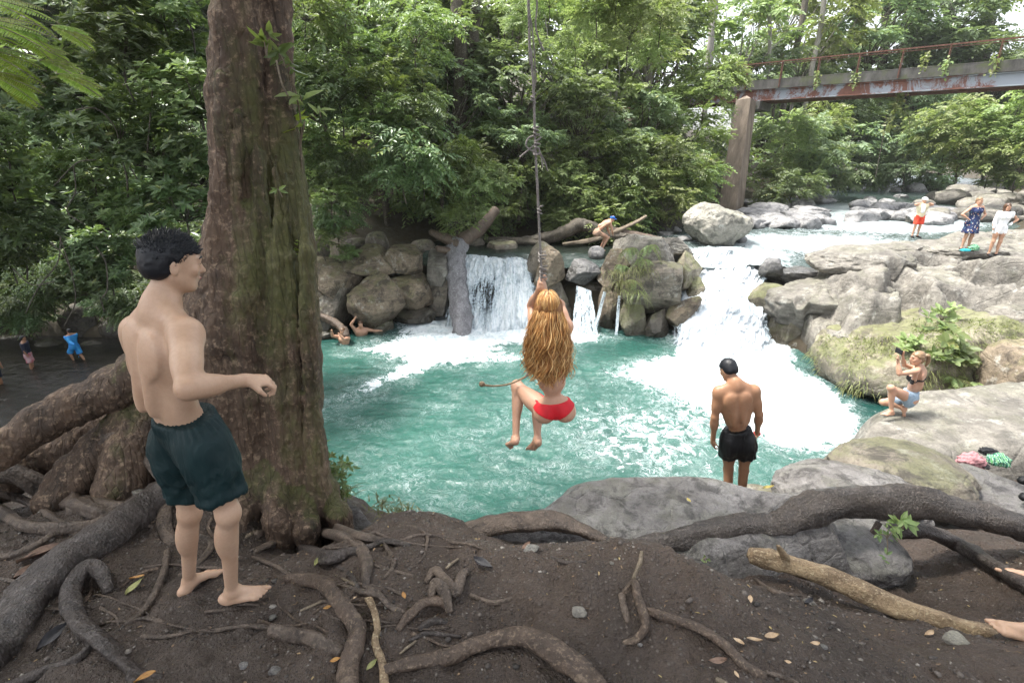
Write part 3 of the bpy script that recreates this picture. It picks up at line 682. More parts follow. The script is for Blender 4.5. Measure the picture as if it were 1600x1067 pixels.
# near rocks on the bank
slab([(-.85,2.72),(-.62,3.0),(-.3,3.15),(.1,3.25),(.35,3.5),(.9,3.62),(1.6,3.6),(2.2,3.45),(2.6,3.1),(2.4,2.5),(1.6,2.4),(.3,2.5)],-.345,1.3,65,'rock_near','grey wet bedrock ledge at the edge of the bank above the pool',amp=.07,step=.022,bev=.35)
slab([(-1.75,3.15),(-1.4,3.42),(-.95,3.35),(-.72,3.02),(-.8,2.75),(-1.4,2.8)],-.36,1.0,66,'rock_near','small rough bedrock lip below the tree with dry grass',amp=.08,step=.022,bev=.22)
rock(1405,748,200,84,4.5,1.3,67,'rock_mid','rounded dark boulder with a mossy crown behind the giant root',cuts=3,fb=.08,n=6)
rock(1330,782,230,70,3.9,1.2,68,'rock_near','low sloping rock left of the mossy crowned boulder',cuts=4,fb=.08,n=6)
rock(1590,806,190,84,4.2,1.6,69,'rock_near','grey rock at the right edge holding the shoes',cuts=4,fb=.08,n=6)
rock(1300,838,190,60,3.1,.9,70,'rock_near','wet rock seen through the gap under the giant root',cuts=3,fb=.08,n=5)
rock(1150,880,1,1,4.6,1.0,71,'rock_mid','x') if False else None
# ledge the dark shorts man stands on
slab([(1.3,4.1),(1.3,5.0),(2.9,5.3),(3.6,4.9),(3.0,4.0)],-1.62,1.7,72,'rock_mid','hidden ledge below the bank under the man in black shorts',amp=.03,step=.05,bev=.3)
# ---- potholes worn into the shelf and its boulders ----
_names=('wide pale shelf','smooth whale backed','long smooth pale rock','pale boulder with dark hollows','broad pale rock capping','low pale rock just','low pale rock in front')
_sh=[o for o in COL.objects if any(n_ in o.get('label','') for n_ in _names)]
_dat=[]
for o in _sh:
    me=o.data; co=np.empty(len(me.vertices)*3,np.float32); me.vertices.foreach_get('co',co); co=co.reshape(-1,3).astype(float)
    Rz=np.array(o.rotation_euler.to_matrix()); _dat.append([o,co,co@Rz.T+np.array(o.location),Rz])
for px,py,r,dp in [(1465,404,.48,.8),(1416,441,.52,.9),(1412,418,.30,.35),(1503,415,.28,.5),(1548,430,.55,.7),(1592,438,.45,.6),(1565,466,.8,.6),(1345,420,.55,.45),(1372,430,.4,.4),(1310,436,.3,.3),(1330,470,.35,.25),(1500,462,.35,.4),(1250,468,.2,.2)]:
    best=None
    for o,co,w_,Rz in _dat:
        z=w_[:,2]-CAMZ; dep=w_[:,1]*CT-z*ST; u=800+F*w_[:,0]/dep; v=533.5-F*(w_[:,1]*ST+z*CT)/dep
        m_=np.hypot(u-px,v-py)<9
        if m_.any():
            i=np.where(m_)[0][np.argmin(dep[m_])]
            if best is None or dep[i]<best[0]: best=(dep[i],w_[i].copy())
    if best is None: continue
    c=best[1]
    for D_ in _dat:
        w_=D_[2]; q=np.hypot((w_[:,0]-c[0])/1.2,w_[:,1]-c[1]-.12)/r*(1+.18*fbm(w_*1.5,2,int(px))); k=sst(1.1,.55,q)*(w_[:,2]>c[2]-1.0)
        w_[:,2]-=dp*k; w_[:,2]+=.05*np.exp(-((q-1.25)/.25)**2)
for o,co,w_,Rz in _dat:
    o.data.vertices.foreach_set('co',((w_-np.array(o.location))@Rz).astype(np.float32).ravel()); o.data.update()
# ================= the big buttressed tree and the roots =================
tree=empty('buttressed_tree',tuple(P(400,740,3.2))); tree.location.z=0
tag(tree,'massive mossy buttressed tree trunk beside the standing man in green shorts','tree')
T0=np.array(tree.location)
def col(S,pts,k):
    q=[(P(x,y,d),r*PXM(x,y,d)) for x,y,r,d in pts]
    for (a,ra),(b,rb) in zip(q[:-1],q[1:]): S.cap(a,b,ra,rb,k)
S=SDF(.019)
top1=P(367,-60,3.2); 
S.cap(top1+np.array([.1,.3,5.5]),top1,.20,.165,.05)
col(S,[(369,-60,34,3.2),(369,40,34,3.2),(371,150,35,3.2),(374,250,37,3.19),(375,330,40,3.18),(369,420,53,3.16),(363,520,67,3.14),(360,620,80,3.14),(362,700,84,3.14),(362,790,92,3.14),(362,860,100,3.1)],.03)
top2=P(425,-60,3.34)
S.cap(top2+np.array([0,.2,5.5]),top2,.14,.12,.05)
col(S,[(424,-60,28,3.34),(427,60,27,3.34),(428,160,29,3.34),(432,260,34,3.34),(439,340,38,3.33),(448,420,40,3.3),(452,520,42,3.28),(456,620,42,3.26),(459,700,44,3.24),(464,780,54,3.2),(472,860,70,3.1)],.025)
col(S,[(404,240,10,3.10),(410,380,18,3.07),(414,480,22,3.05),(416,600,26,3.03),(412,760,30,3.0)],.03)
col(S,[(476,470,14,3.3),(480,560,18,3.25),(481,660,20,3.2),(478,775,28,3.1)],.025)
col(S,[(386,330,12,3.05),(388,470,18,2.98),(384,620,24,2.95),(380,780,30,2.9)],.03)
# fine flutes
for i,(x,w_) in enumerate([(345,7),(356,7),(372,8),(400,7),(430,9),(446,7),(466,8),(420,7)]):
    col(S,[(x,120+30*i,w_*.5,3.06),(x+ (x-395)*.16,400,w_,3.0),(x+(x-395)*.3,620,w_*1.4,2.95),(x+(x-395)*.42,780,w_*1.9,2.9)],.03)
for q_,r_ in ((P(464,745,3.2),.21),(P(362,745,3.14),.38),(P(415,745,3.1),.25)): S.cap(q_,q_+[0,0,-1.2],r_,r_*1.15,.05)
_F=1
for L_ in ([(420,660,24,3.08),(424,750,24,2.9),(436,815,16,2.7)],[(345,690,30,3.02),(322,780,26,2.82),(300,835,15,2.6)],[(468,700,20,3.12),(498,770,18,2.98),(528,806,11,2.85)],[(385,690,22,2.98),(378,785,20,2.76),(366,838,11,2.58)],[(440,690,18,3.1),(458,775,16,2.9),(480,825,9,2.72)]): col(S,L_,.06); S.cap(P(L_[-1][0],L_[-1][1],L_[-1][3]),P(L_[-1][0],L_[-1][1],L_[-1][3])-[0,0,.5],.07,.07,.05); S.cap(P(L_[1][0],L_[1][1],L_[1][3]),P(L_[1][0],L_[1][1],L_[1][3])-[0,0,.6],.10,.13,.05)
# buttress wall to the left: ridge + plate
col(S,[(330,480,60,3.25),(290,535,46,3.25),(235,575,32,3.22),(180,605,27,3.15),(120,632,25,3.05),(60,662,25,2.95),(0,702,27,2.85),(-60,745,30,2.75),(-130,800,34,2.6)],.06)
col(S,[(330,560,70,3.4),(270,610,50,3.42),(200,650,40,3.4),(130,690,34,3.32),(60,715,28,3.2),(0,760,24,3.1)],.08)
col(S,[(280,700,60,3.3),(220,720,45,3.32),(160,745,40,3.35)],.08)
col(S,[(200,655,22,3.15),(160,700,24,3.05),(118,742,26,2.95),(88,780,30,2.85)],.07)
col(S,[(250,640,30,3.2),(215,700,32,3.05),(190,770,34,2.9)],.07)
col(S,[(470,700,34,3.1),(485,770,26,2.95),(480,800,20,2.85)],.05)
V,Fq=S.build()
N=vnorm(V,Fq)
q=V*np.array([1,1,.42]); D=.016*fbm(q*4,4,11)+.012*ridged(q*3.6,3,15)+.008*fbm(V*13,4,17)+.005*ridged(V*26,2,18)
V=V+N*D[:,None]
moss=-.10+.16*sst(.2,1.5,V[:,0]+1.75+.0*V[:,2])*1.0+.22*fbm(V*np.array([2,2,.6]),2,5)+.13*sst(-1.86,-1.66,V[:,0])
moss+=.12*(N[:,2]>.3)
mesh('trunk',V-T0,Fq,M['bark_big'],parent=tree,attrs={'moss':moss})
def W3(L): return [(P(x,y,d),r*PXM(x,y,d)) for x,y,r,d in L]
def rootpts(L): 
    pts=[];rad=[]
    for x,y,r,h in L:
        g=G(x,y); g=P(x,y,3.0) if g[1]>3.05 else g; s=PXM(x,y,g[1]); rr=r*s; rr=rr*.82; g=g.copy(); g[2]+=rr*h*1.15; pts.append(g); rad.append(rr)
    return pts,rad
def root(L,mat,seed,label=None,group=None,parent=None,flat=.85,jit=.14,name='root',n=10,cat='root'):
    if not hasattr(L[0][0],'__len__'): pts,rad=rootpts(L)
    else: pts,rad=[a for a,b in L],[b for a,b in L]
    V,Fq=tube(pts,rad,14,n,jit,seed,flat,ns=14)
    N=vnorm(V,Fq); m_=(len(V)-2)//14; aa=np.tile(np.linspace(0,2*np.pi,14,endpoint=False),m_); ll=np.repeat(np.arange(m_),14)/n; aa=np.r_[aa,0,0]; ll=np.r_[ll,0,m_/n]; Q=np.stack([np.cos(aa)*1.6,np.sin(aa)*1.6,ll*.9+seed],1); V=V+N*(np.mean(rad)*(.22*fbm(Q,3,seed+3)+.14*ridged(Q*np.array([2,2,.6]),3,seed)+.08*fbm(V*18,3,seed)))[:,None]
    if parent: o=mesh(name,V-T0,Fq,M[mat],parent=parent); return o
    o=mesh(name,V,Fq,M[mat]); return tag(o,label,cat,group)
root([(275,775,26,.5),(235,800,30,.5),(170,845,32,.5),(110,885,34,.4),(62,935,38,.3),(25,985,42,.2),(-20,1030,46,.1),(-80,1080,50,0)],'bark_wet',1,parent=tree,jit=.08)
root([(-40,735,15,1.0),(0,745,17,.9),(40,757,17,.8),(90,785,16,.6),(140,800,15,.5),(178,808,10,.0)],'bark_root',3,parent=tree)
root([(50,757,8,2.6),(110,780,8,1.8),(170,797,9,1.2),(220,797,9,1.2),(262,780,10,.8)],'bark_root',4,parent=tree)
root([(-20,790,9,.6),(0,802,10,.6),(35,823,10,.6),(80,829,11,.6),(150,823,10,.6),(178,803,8,1.),(215,790,8,1.2),(255,778,9,1.5)],'bark_root',5,parent=tree)
root([(118,800,12,.0),(122,768,10,2.2),(150,745,11,4),(195,730,13,4.5),(232,742,13,3.5),(262,765,11,1.5),(285,778,9,.2)],'bark_root',6,parent=tree)
root([(262,780,12,.2),(258,820,13,.3),(268,850,10,-.2)],'bark_root',7,parent=tree)
root([(330,790,9,.2),(400,775,7,.3),(460,770,7,.3),(498,752,6,.0)],'bark_root',8,parent=tree)
root([(470,790,10,.2),(440,790,6,.3),(400,800,6,.3),(345,812,6,0)],'bark_root',9,parent=tree)
gl='roots snaking over the dark soil in front of the big tree'
root([(437,822,9,-.3),(434,790,9,1.4),(438,768,9,3.6),(452,755,10,4.6),(470,760,10,4),(488,778,10,2.4),(500,800,11,.9),(502,825,10,-.4)],'bark_root',12,'looped root arching like a hook out of the soil right of the man',gl)
root([(168,925,9,.0),(163,905,12,1.0),(145,899,14,1.2),(124,915,15,1.0),(113,945,16,.7),(125,978,15,.5),(160,1008,14,.4),(190,1035,12,.3),(215,1052,9,.1),(250,1058,6,-.2)],'bark_wet',13,'curled knobby root left of the bare feet of the man',gl)
root([(205,1052,9,.1),(215,1075,10,.1),(200,1100,10,0)],'bark_wet',14,'short root stub at the lower left edge below the curled root',gl)
root([(385,840,3,.5),(440,812,4,.8),(492,788,3,.5)],'twig',15,'thin straight stick leaning right of the knees of the man',None,cat='stick',name='stick')
root([(398,862,6,.0),(440,845,7,.4),(490,834,8,.5),(530,840,9,.5),(560,856,10,.5),(573,880,9,.4),(572,905,8,.2),(570,918,6,-.3)],'bark_root',16,'forked root running right from behind the knees of the man',gl)
root([(425,852,7,.0),(470,860,13,.3),(510,872,15,.2),(545,866,11,.3),(575,858,8,.3),(600,848,7,.4),(640,853,5,0)],'bark_wet',17,'thick dark tangled root with yellow leaves on it right of the man',gl)
root([(400,835,7,.0),(450,828,9,.3),(510,822,8,.3),(560,838,8,.3),(600,846,6,.1)],'bark_root',18,'low root along the edge of the bank beside the loop',gl)
root([(448,903,8,-.2),(475,906,12,.3),(507,917,13,.6),(528,942,13,.7),(545,968,13,.7),(560,992,15,.6),(556,1018,17,.5),(547,1045,19,.4),(545,1095,21,.3)],'bark_brown',19,'brown root bending down to the bottom edge left of centre',gl)
root([(424,987,12,.3),(450,993,12,.5),(490,1002,12,.5),(532,1020,12,.1)],'bark_root',20,'cut root stub lying against the brown bending root',gl)
root([(576,938,6,.8),(586,962,6,.8),(589,985,6,.7),(586,1005,7,.7),(596,1035,7,.7),(600,1060,7,.7),(602,1085,7,.7)],'log',21,'smooth pale stick right beside the brown bending root',cat='stick',name='stick')
root([(598,1048,8,.0),(640,1040,11,.5),(700,1030,14,.6),(750,1012,16,.7),(800,1003,17,.7),(845,1013,17,.6),(885,1038,18,.5),(925,1072,19,.3),(960,1110,20,.2)],'bark_brown',22,'long brown arched root at the bottom edge in the middle',gl)
root([(622,985,6,.2),(640,965,8,.8),(664,947,9,1.0),(690,944,9,.8),(704,948,7,.1)],'bark_brown',23,'bent root arm of the knotted clump in the middle of the soil',gl)
root([(672,938,6,.4),(680,920,9,1.4),(695,935,10,1.4),(703,958,7,.4)],'bark_root',24,'short hooked root in the knotted clump in the middle of the soil',gl)
root([(666,910,5,.1),(680,897,7,1.),(698,915,8,1.),(712,932,8,1),(722,905,8,1.3),(731,895,6,.8)],'bark_root',25,'forked root end at the top of the knotted clump',gl)
root([(655,982,6,-.1),(675,972,7,.3),(698,970,5,-.2)],'bark_wet',26,'small black root below the knotted clump',gl)
root([(570,915,5,.0),(590,928,5,.3),(610,948,5,.3),(632,957,4,.0)],'bark_root',27,'thin root crossing to the knotted clump',gl)
root([(532,915,4,.4),(560,925,5,.6),(592,932,5,.3)],'bark_root',28,'short thin root joining the brown bending root',gl)
root(W3([(640,862,8,2.66),(690,846,13,2.68),(740,830,16,2.73),(800,816,18,2.75),(860,815,17,2.75),(905,828,12,2.71),(945,846,8,2.63),(985,866,5,2.56)]),'bark_root',29,'broad flat root along the edge of the bank in the middle',gl,flat=.6)
root([(1002,862,3,.2),(1000,880,4,.4),(990,905,4,.2)],'twig',30,'thin vertical twig above the forked root right of centre',cat='stick',name='twig')
root([(975,925,5,.2),(990,915,8,.8),(994,938,9,1.),(1003,962,9,1.),(1008,982,8,.8),(995,998,6,.2),(975,1003,4,-.2)],'bark_brown',31,'hooked root right of centre with a claw shaped end',gl)
root([(1000,955,6,.8),(1030,965,8,.8),(1070,978,8,.7),(1110,997,9,.7),(1140,1020,9,.6),(1160,1040,8,.3),(1195,1056,6,-.2)],'bark_brown',32,'long thin root running right from the claw shaped root',gl)
root([(972,928,6,-.1),(975,950,6,.3),(982,972,5,-.2)],'bark_root',33,'small root beside the claw shaped root',gl)
# giant root on the right, lifted above the soil (points with real depth)
root(W3([(975,860,6.0,2.6),(1010,852,10.3,2.64),(1060,843,14.6,2.7),(1120,832,18.1,2.78),(1175,824,19.8,2.84),(1212,822,20.6,2.86),(1240,808,21.5,2.9),(1272,796,23.2,2.93),(1310,785,22.4,2.95),(1355,782,23.2,2.96),(1405,783,24.9,2.95),(1460,791,23.2,2.93),(1530,806,20.6,2.9),(1600,824,17.2,2.86),(1680,852,18.9,2.8),(1760,900,22.4,2.7)]),
  'bark_giant',41,'giant dark root arching across the bank at the right',None,flat=.95,jit=.12)
root([(1400,832,10,.3),(1440,838,13,.8),(1490,858,14,1.),(1540,888,14,.9),(1600,925,14,.8),(1660,960,14,.6)],'bark_wet',42,'smooth dark root below the giant root leading to the bare foot',gl)
root([(1245,850,6,0),(1290,862,7,.3),(1330,865,6,.3),(1352,850,5,1.5),(1370,828,5,3)],'bark_root',43,'thin crooked root in the hollow under the giant root',gl)
root([(1375,872,3,.3),(1400,886,3,.6),(1440,884,3,.4)],'bark_root',44,'hair thin root in the dark hollow under the giant root',gl)
root(W3([(1172,866,12,2.52),(1200,872,15,2.5),(1230,880,15,2.47),(1300,903,14,2.37),(1370,935,15,2.24),(1430,958,15,2.16),(1500,980,15,2.08),(1562,996,15,2.02)]),'log',45,'long peeled pale log lying on the soil at the lower right',cat='log',name='log',jit=.13,flat=.9,n=14)
root(W3([(1228,874,7,2.46),(1222,862,5,2.45),(1216,852,2,2.45)]),'log',451,'splintered stub standing up near the left end of the pale log',cat='stick',name='splinter')
root([(1120,1062,4,.3),(1135,1070,5,.3),(1160,1095,5,.3)],'twig',46,'twig at the bottom edge beside the long thin root',cat='stick',name='twig')
for i,(a,b,lb) in enumerate([((697,889),(716,874),'tiny pale twig above the knotted clump'),((625,1022),(650,1002),'tiny dark twig beside the pale stick'),((470,955),(504,940),'tiny brown twig right of the front foot of the man'),((525,900),(555,915),'tiny twig near the brown bending root')]):
    root([(a[0],a[1],2.2,.7),((a[0]+b[0])/2,(a[1]+b[1])/2,2.5,.8),(b[0],b[1],2,.7)],'twig',60+i,lb,cat='stick',name='twig',jit=.05)
for i,(L,mt,lb) in enumerate([
 ([(0,905,4,.3),(60,915,5,.4),(100,902,5,.4),(128,888,4,.2)],'bark_root','thin root crossing behind the big wet root at the left edge'),
 ([(150,1000,5,.2),(120,1030,7,.3),(70,1050,8,.3),(10,1075,9,.2)],'bark_wet','low wet root at the bottom left corner'),
 ([(262,860,5,.1),(255,900,6,.3),(230,950,7,.3),(200,975,6,.1)],'bark_root','short root between the curled root and the man'),
 ([(330,985,3,.1),(390,978,4,.4),(432,985,4,.3)],'bark_root','hair root left of the cut root stub'),
 ([(520,880,3,.3),(548,900,4,.5),(562,925,4,.3)],'bark_wet','thin root linking the tangled and the bending roots'),
 ([(600,850,4,.3),(615,880,4,.4),(600,905,3,.2)],'bark_root','thin root dropping from the tangled roots'),
 ([(735,930,3,.2),(770,942,4,.4),(800,935,3,.1)],'bark_root','hair root right of the knotted clump'),
 ([(1195,1050,3,.2),(1230,1060,4,.3),(1270,1085,4,.2)],'bark_root','thin root at the bottom edge right of the long thin root'),
 ([(640,1000,3,.1),(670,990,4,.4),(720,995,3,.1)],'bark_wet','small dark root above the long arched root'),
 ([(90,830,5,.3),(60,850,6,.3),(20,868,6,.3),(-30,875,6,.2)],'bark_root','root running to the left edge above the big wet root'),
 ([(0,775,7,1.2),(45,790,7,1.0),(85,812,7,.6),(120,835,5,.1)],'bark_root','root crossing under the left roots'),
 ([(300,830,5,.1),(330,850,6,.2),(310,880,5,.2),(280,900,3,.0)],'bark_root','root between the legs of the man'),
 ([(395,870,3,.2),(430,885,4,.4),(455,900,4,.2)],'bark_root','short root right of the calves of the man'),
 ([(1180,905,3,.1),(1210,925,4,.3),(1250,930,3,.1)],'bark_root','hair root below the left end of the pale log'),
 ([(860,870,3,.1),(885,880,4,.3),(915,878,3,.1)],'bark_wet','stub of root below the broad flat root')]):
    root(L,mt,90+i,lb,gl,n=8)
rr_=random.Random(3)
for i in range(34):
    x,y=(rr_.uniform(240,660),rr_.uniform(815,1010)) if i<24 else (rr_.uniform(10,260),rr_.uniform(800,1000))
    a_=rr_.uniform(-.5,.9)*(1 if x>250 else -1)+(3.14 if rr_.random()<.4 else 0); L=[]; r0_=rr_.uniform(2.2,4.6); n_=rr_.randint(4,6)
    for k in range(n_): L.append((x,y,r0_*(1-.13*k),.35 if 0<k<n_-1 else -.2)); a_+=rr_.uniform(-.7,.7); x+=math.cos(a_)*30; y+=math.sin(a_)*15
    root([l_ for l_ in L if l_[1]>805] if len([l_ for l_ in L if l_[1]>805])>2 else [(300+i,900,3,.2),(330+i,905,3,.3),(360+i,900,2,.1)],'bark_root' if i%3 else 'bark_brown',500+i,'thin rootlet on the dark soil','thin rootlets on the soil',n=6)
# ---- dead leaning trunk in the left waterfall
def W3t(L): return W3(L)
dt=root(W3([(722,532,8,15.2),(722,505,15,15.6),(718,470,16,16.2),(714,430,14,16.8),(712,395,13,17.3),(716,378,15,17.5)]),'bark_pale',71,'grey dead tree trunk standing in the pool against the waterfall',cat='dead tree',name='dead_trunk',jit=.1)
M['bark_grey']=bark_mat('wet_grey_bark',(.10,.095,.10),(.24,.23,.24),moss=.0,light=(.42,.41,.42),rough=.5)
dt.data.materials[0]=M['bark_grey']
for i,L in enumerate([[(718,380,12,17.5),(735,368,11,18),(755,352,9,18.6),(775,328,7,19.2)],[(716,382,10,17.4),(695,372,8,17.4),(672,362,5,17.4)],[(712,400,7,17.2),(700,392,6,17.2),(682,388,5,17)]]):
    q=W3(L); V,Fq=tube([a for a,b in q],[b for a,b in q],10,8,.1,80+i); mesh('limb',V,Fq,M['bark_brown'],parent=dt)
# the moss-capped driftwood by the river edge
root(W3([(815,376,6,20.6),(850,372,9,20.4),(885,362,10,20.3),(905,352,11,20.3),(930,358,10,20.2),(960,368,9,20.1),(1000,372,6,20)]),'bark_tree',75,'mossy fallen branch lying behind the crouching man',cat='branch',name='fallen_branch')
root(W3([(700,352,4,21),(740,372,5,20.7),(800,376,6,20.4),(850,380,4,20.2)]),'bark_tree',76,'thin dark fallen branch above the left waterfall',cat='branch',name='fallen_branch')
root(W3([(930,352,4,20.5),(975,362,5,20.2),(1020,372,4,20),(1060,378,3,20)]),'bark_brown',77,'brown fallen branch right of the crouching man',cat='branch',name='fallen_branch')
root(W3([(880,382,3,19.8),(930,374,4,19.9),(985,352,3,20.2),(1010,338,2,20.5)]),'twig',78,'thin pale fallen branch sloping up right of the crouching man',cat='branch',name='fallen_branch')
# log beside the swimmers
root(W3([(492,492,6,15.2),(515,500,7,15.0),(535,514,6,14.7),(541,526,5,14.5)]),'bark_brown',79,'weathered brown branch reaching down to the swimmer from the cliff',cat='branch',name='fallen_branch')
# ================= foliage =================
rng=np.random.RandomState(5); random.seed(5)
def leaves(pos,dr,nm,L,Wd,droop=.18):
    """6-vertex folded leaves"""
    n=len(pos); dr=dr/np.linalg.norm(dr,axis=1)[:,None]; nm=nm-dr*(nm*dr).sum(1)[:,None]; nm/=np.linalg.norm(nm,axis=1)[:,None]+1e-9
    sd_=np.cross(dr,nm); L=np.broadcast_to(L,(n,))[:,None]; Wd=np.broadcast_to(Wd,(n,))[:,None]
    B=pos; T=pos+dr*L-nm*L*droop
    a=pos+dr*L*.33+nm*L*.05; b=pos+dr*L*.70-nm*L*.06
    V=np.stack([B,a+sd_*Wd*.5,b+sd_*Wd*.40,T,b-sd_*Wd*.40,a-sd_*Wd*.5],1).reshape(-1,3)
    k=np.arange(n)[:,None]*6; Fq=np.concatenate([k+np.array([[0,1,2,3]]),k+np.array([[0,3,4,5]])])
    return V,Fq
def rv(n): v=rng.normal(size=(n,3)); return v/np.linalg.norm(v,axis=1)[:,None]
def rosettes(C,Ax,per,L,Wd,spread=.95):
    n=len(C); pos=[];dr=[];nm=[];LL=[]
    ref=np.cross(Ax,rv(n)); ref/=np.linalg.norm(ref,axis=1)[:,None]; r2=np.cross(Ax,ref)
    for k in range(per):
        a=2.4*k+rng.uniform(0,.5,n); e=rng.uniform(.15,.75,n)*spread
        d=ref*np.cos(a)[:,None]+r2*np.sin(a)[:,None]; d=d*np.cos(e)[:,None]+Ax*np.sin(e)[:,None]
        pos.append(C-Ax*.03*(k%3)); dr.append(d); nm.append(Ax+.25*rv(n)); LL.append(L*rng.uniform(.65,1.15,n))
    LL=np.concatenate(LL); return leaves(np.concatenate(pos),np.concatenate(dr),np.concatenate(nm),LL,LL*Wd)
def sprays(C,Dr,per,ln,L,Wd):
    """twigs with alternate leaves, held roughly flat and drooping at the end"""
    n=len(C); up=np.tile([0,0,1.],(n,1))+.45*rv(n); sd_=np.cross(Dr,up); sd_/=np.linalg.norm(sd_,axis=1)[:,None]
    pos=[];dr=[];nm=[];LL=[]
    for k in range(per):
        t=(k+.5)/per; s=1 if k%2 else -1
        p=C+Dr*(ln*t)[:,None]-np.array([0,0,1.])*(ln*.35*t*t)[:,None]
        d=Dr*.55+sd_*s*.9+.25*rv(n); d[:,2]-=.25
        pos.append(p); dr.append(d); nm.append(up+.3*rv(n)); LL.append(L*rng.uniform(.7,1.2,n)*(1-.35*t))
    LL=np.concatenate(LL); return leaves(np.concatenate(pos),np.concatenate(dr),np.concatenate(nm),LL,LL*Wd)
def clump_pts(nc,per,rad,flat=.8,cr=.32,shell=.55):
    c=rv(nc)*(rng.uniform(shell,1,(nc,1))**.8); c[:,2]*=flat; c*=rad
    ids=np.repeat(np.arange(nc),per); o=rv(len(ids))*rng.uniform(0,1,(len(ids),1))**.5*cr*rad; o[:,2]*=.55
    p=c[ids]+o; out=c[ids]*.7/rad+o/(cr*rad)*.8; out[:,2]+=.35; out/=np.linalg.norm(out,axis=1)[:,None]
    return c,p,out
def limbs(c,base,r0,sides=5,frac=1.):
    parts=[]; base=np.asarray(base,float)
    hub=base*.35+np.array([0,0,.0])
    parts.append(tube([base,(base+hub)/2+rv(1)[0]*.08,hub],[r0,r0*.85,r0*.7],sides,3,cap=False))
    for q in c[:int(len(c)*frac)]:
        m=(hub+q)/2+rv(1)[0]*.12*np.linalg.norm(q-hub); parts.append(tube([hub,m,q],[r0*.5,r0*.3,r0*.12],4,3,cap=False))
    return merge(parts)
PROTO={}
def proto(key,kind,leafmat,barkmat,nm,seed,crown='foliage',stem='stem',**k):
    global rng; rng=np.random.RandomState(seed)
    rad=k['rad']; c,p,out=clump_pts(k['nc'],k['per'],rad,k.get('flat',.8),k.get('cr',.32),k.get('shell',.55))
    if kind=='ros':
        ax=out.copy(); ax[:,2]+=.9; ax/=np.linalg.norm(ax,axis=1)[:,None]; V,Fq=rosettes(p,ax,k['n'],k['L'],k['W'])
    else:
        d=out.copy(); d[:,2]*=.35; d+=.5*rv(len(d)); d[:,2]-=k.get('dr',.1); d/=np.linalg.norm(d,axis=1)[:,None]
        V,Fq=sprays(p,d,k['n'],np.full(len(p),k['ln']),k['L'],k['W'])
    base=k.get('base',(0,0,-rad*1.3))
    root_=empty(nm,(0,0,-500)); mesh(crown,V,Fq,M[leafmat],smooth=False,parent=root_)
    LV,LF=limbs(c,base,k.get('r0',.022)*rad); mesh(stem,LV,LF,M[barkmat],parent=root_)
    PROTO.setdefault(key,[]).append(root_)
for s in range(3):
    proto('ros','ros','leaf_dark','bark_tree','shrub',10+s,rad=1.0,nc=26,per=9,cr=.34,n=8,L=.21,W=.36,shell=.35)
    proto('rosl','ros','leaf_mid','bark_tree','shrub',20+s,rad=1.0,nc=24,per=9,cr=.34,n=7,L=.19,W=.38,shell=.35)
    proto('spr','spr','leaf_mid','bark_tree','shrub',30+s,rad=1.0,nc=20,per=11,cr=.36,n=10,ln=.38,L=.15,W=.46,shell=.3)
    proto('sprd','spr','leaf_dark','bark_tree','shrub',40+s,rad=1.0,nc=22,per=12,cr=.38,n=10,ln=.40,L=.16,W=.42,shell=.3,dr=.4)
    proto('sprl','spr','leaf_light','bark_tree','shrub',50+s,rad=1.0,nc=22,per=11,cr=.34,n=10,ln=.38,L=.155,W=.48,shell=.3)
    proto('tree','spr','leaf_far','bark_tree','forest_tree',60+s,crown='crown',stem='trunk',rad=3.0,nc=30,per=17,cr=.22,n=9,ln=.75,L=.36,W=.48,flat=.85,shell=.4,base=(0,0,-9.),r0=.05)
    proto('treel','spr','leaf_light','bark_pale','forest_tree',70+s,crown='crown',stem='trunk',rad=3.0,nc=22,per=15,cr=.2,n=8,ln=.7,L=.38,W=.5,flat=.6,shell=.4,base=(.6,0,-9.),r0=.04)
    proto('treed','spr','leaf_dark','bark_tree','forest_tree',80+s,crown='crown',stem='trunk',rad=3.0,nc=34,per=22,cr=.25,n=9,ln=.75,L=.36,W=.48,flat=.9,shell=.4,base=(-.4,0,-9.),r0=.055)
    proto('farbush','spr','leaf_far','bark_tree','shrub',90+s,rad=1.0,nc=22,per=12,cr=.36,n=9,ln=.4,L=.17,W=.5,shell=.3)
_used={}
def put(key,loc,sc,label,group,cat='bush',rot=None,tilt=.12):
    px,py=PROJ(loc); dd=loc[1]; s_=PXM(px,py,dd); rr=sc*(3. if 'tree' in key else 1.)/s_
    if dd<34.5 and 170<py+rr*.6 and py<345 and px-rr*.8<1182 and px+rr*.9>1126 and px>1000 and dd>21:    # keep the bridge pier clear
        nx=(1120-rr) if px<1150 else (1188+rr*.8); loc=P(nx,py,dd)
    L=PROTO[key]; i=random.randrange(len(L)); o=L[i]
    rot=rot if rot is not None else (random.uniform(-tilt,tilt),random.uniform(-tilt,tilt),random.uniform(0,6.28))
    s=sc*random.uniform(.92,1.08); s3=(s,s,s*random.uniform(.85,1.05))
    k=(key,i)
    if k not in _used: _used[k]=1; c=o; c.location=tuple(loc); c.rotation_euler=rot; c.scale=s3
    else:
        c=o.copy(); COL.objects.link(c)
        for ch in o.children: h=ch.copy(); COL.objects.link(h); h.parent=c
        c.location=tuple(loc); c.rotation_euler=rot; c.scale=s3
    return tag(c,label,cat,group)
def zone(x0,x1,y0,y1,stepx,stepy,dfun,keys,rpx,label,group,jit=.5,skip=None,cat='bush',out=.6):
    for y in np.arange(y0,y1,stepy):
        for x in np.arange(x0,x1,stepx):
            px=x+random.uniform(-jit,jit)*stepx; py=y+random.uniform(-jit,jit)*stepy
            if skip and skip(px,py): continue
            d=dfun(px,py)
            if d is None: continue
            p=P(px,py,d); put(random.choice(keys),p,rpx*PXM(px,py,d)*random.uniform(.8,1.25),label,group,cat)
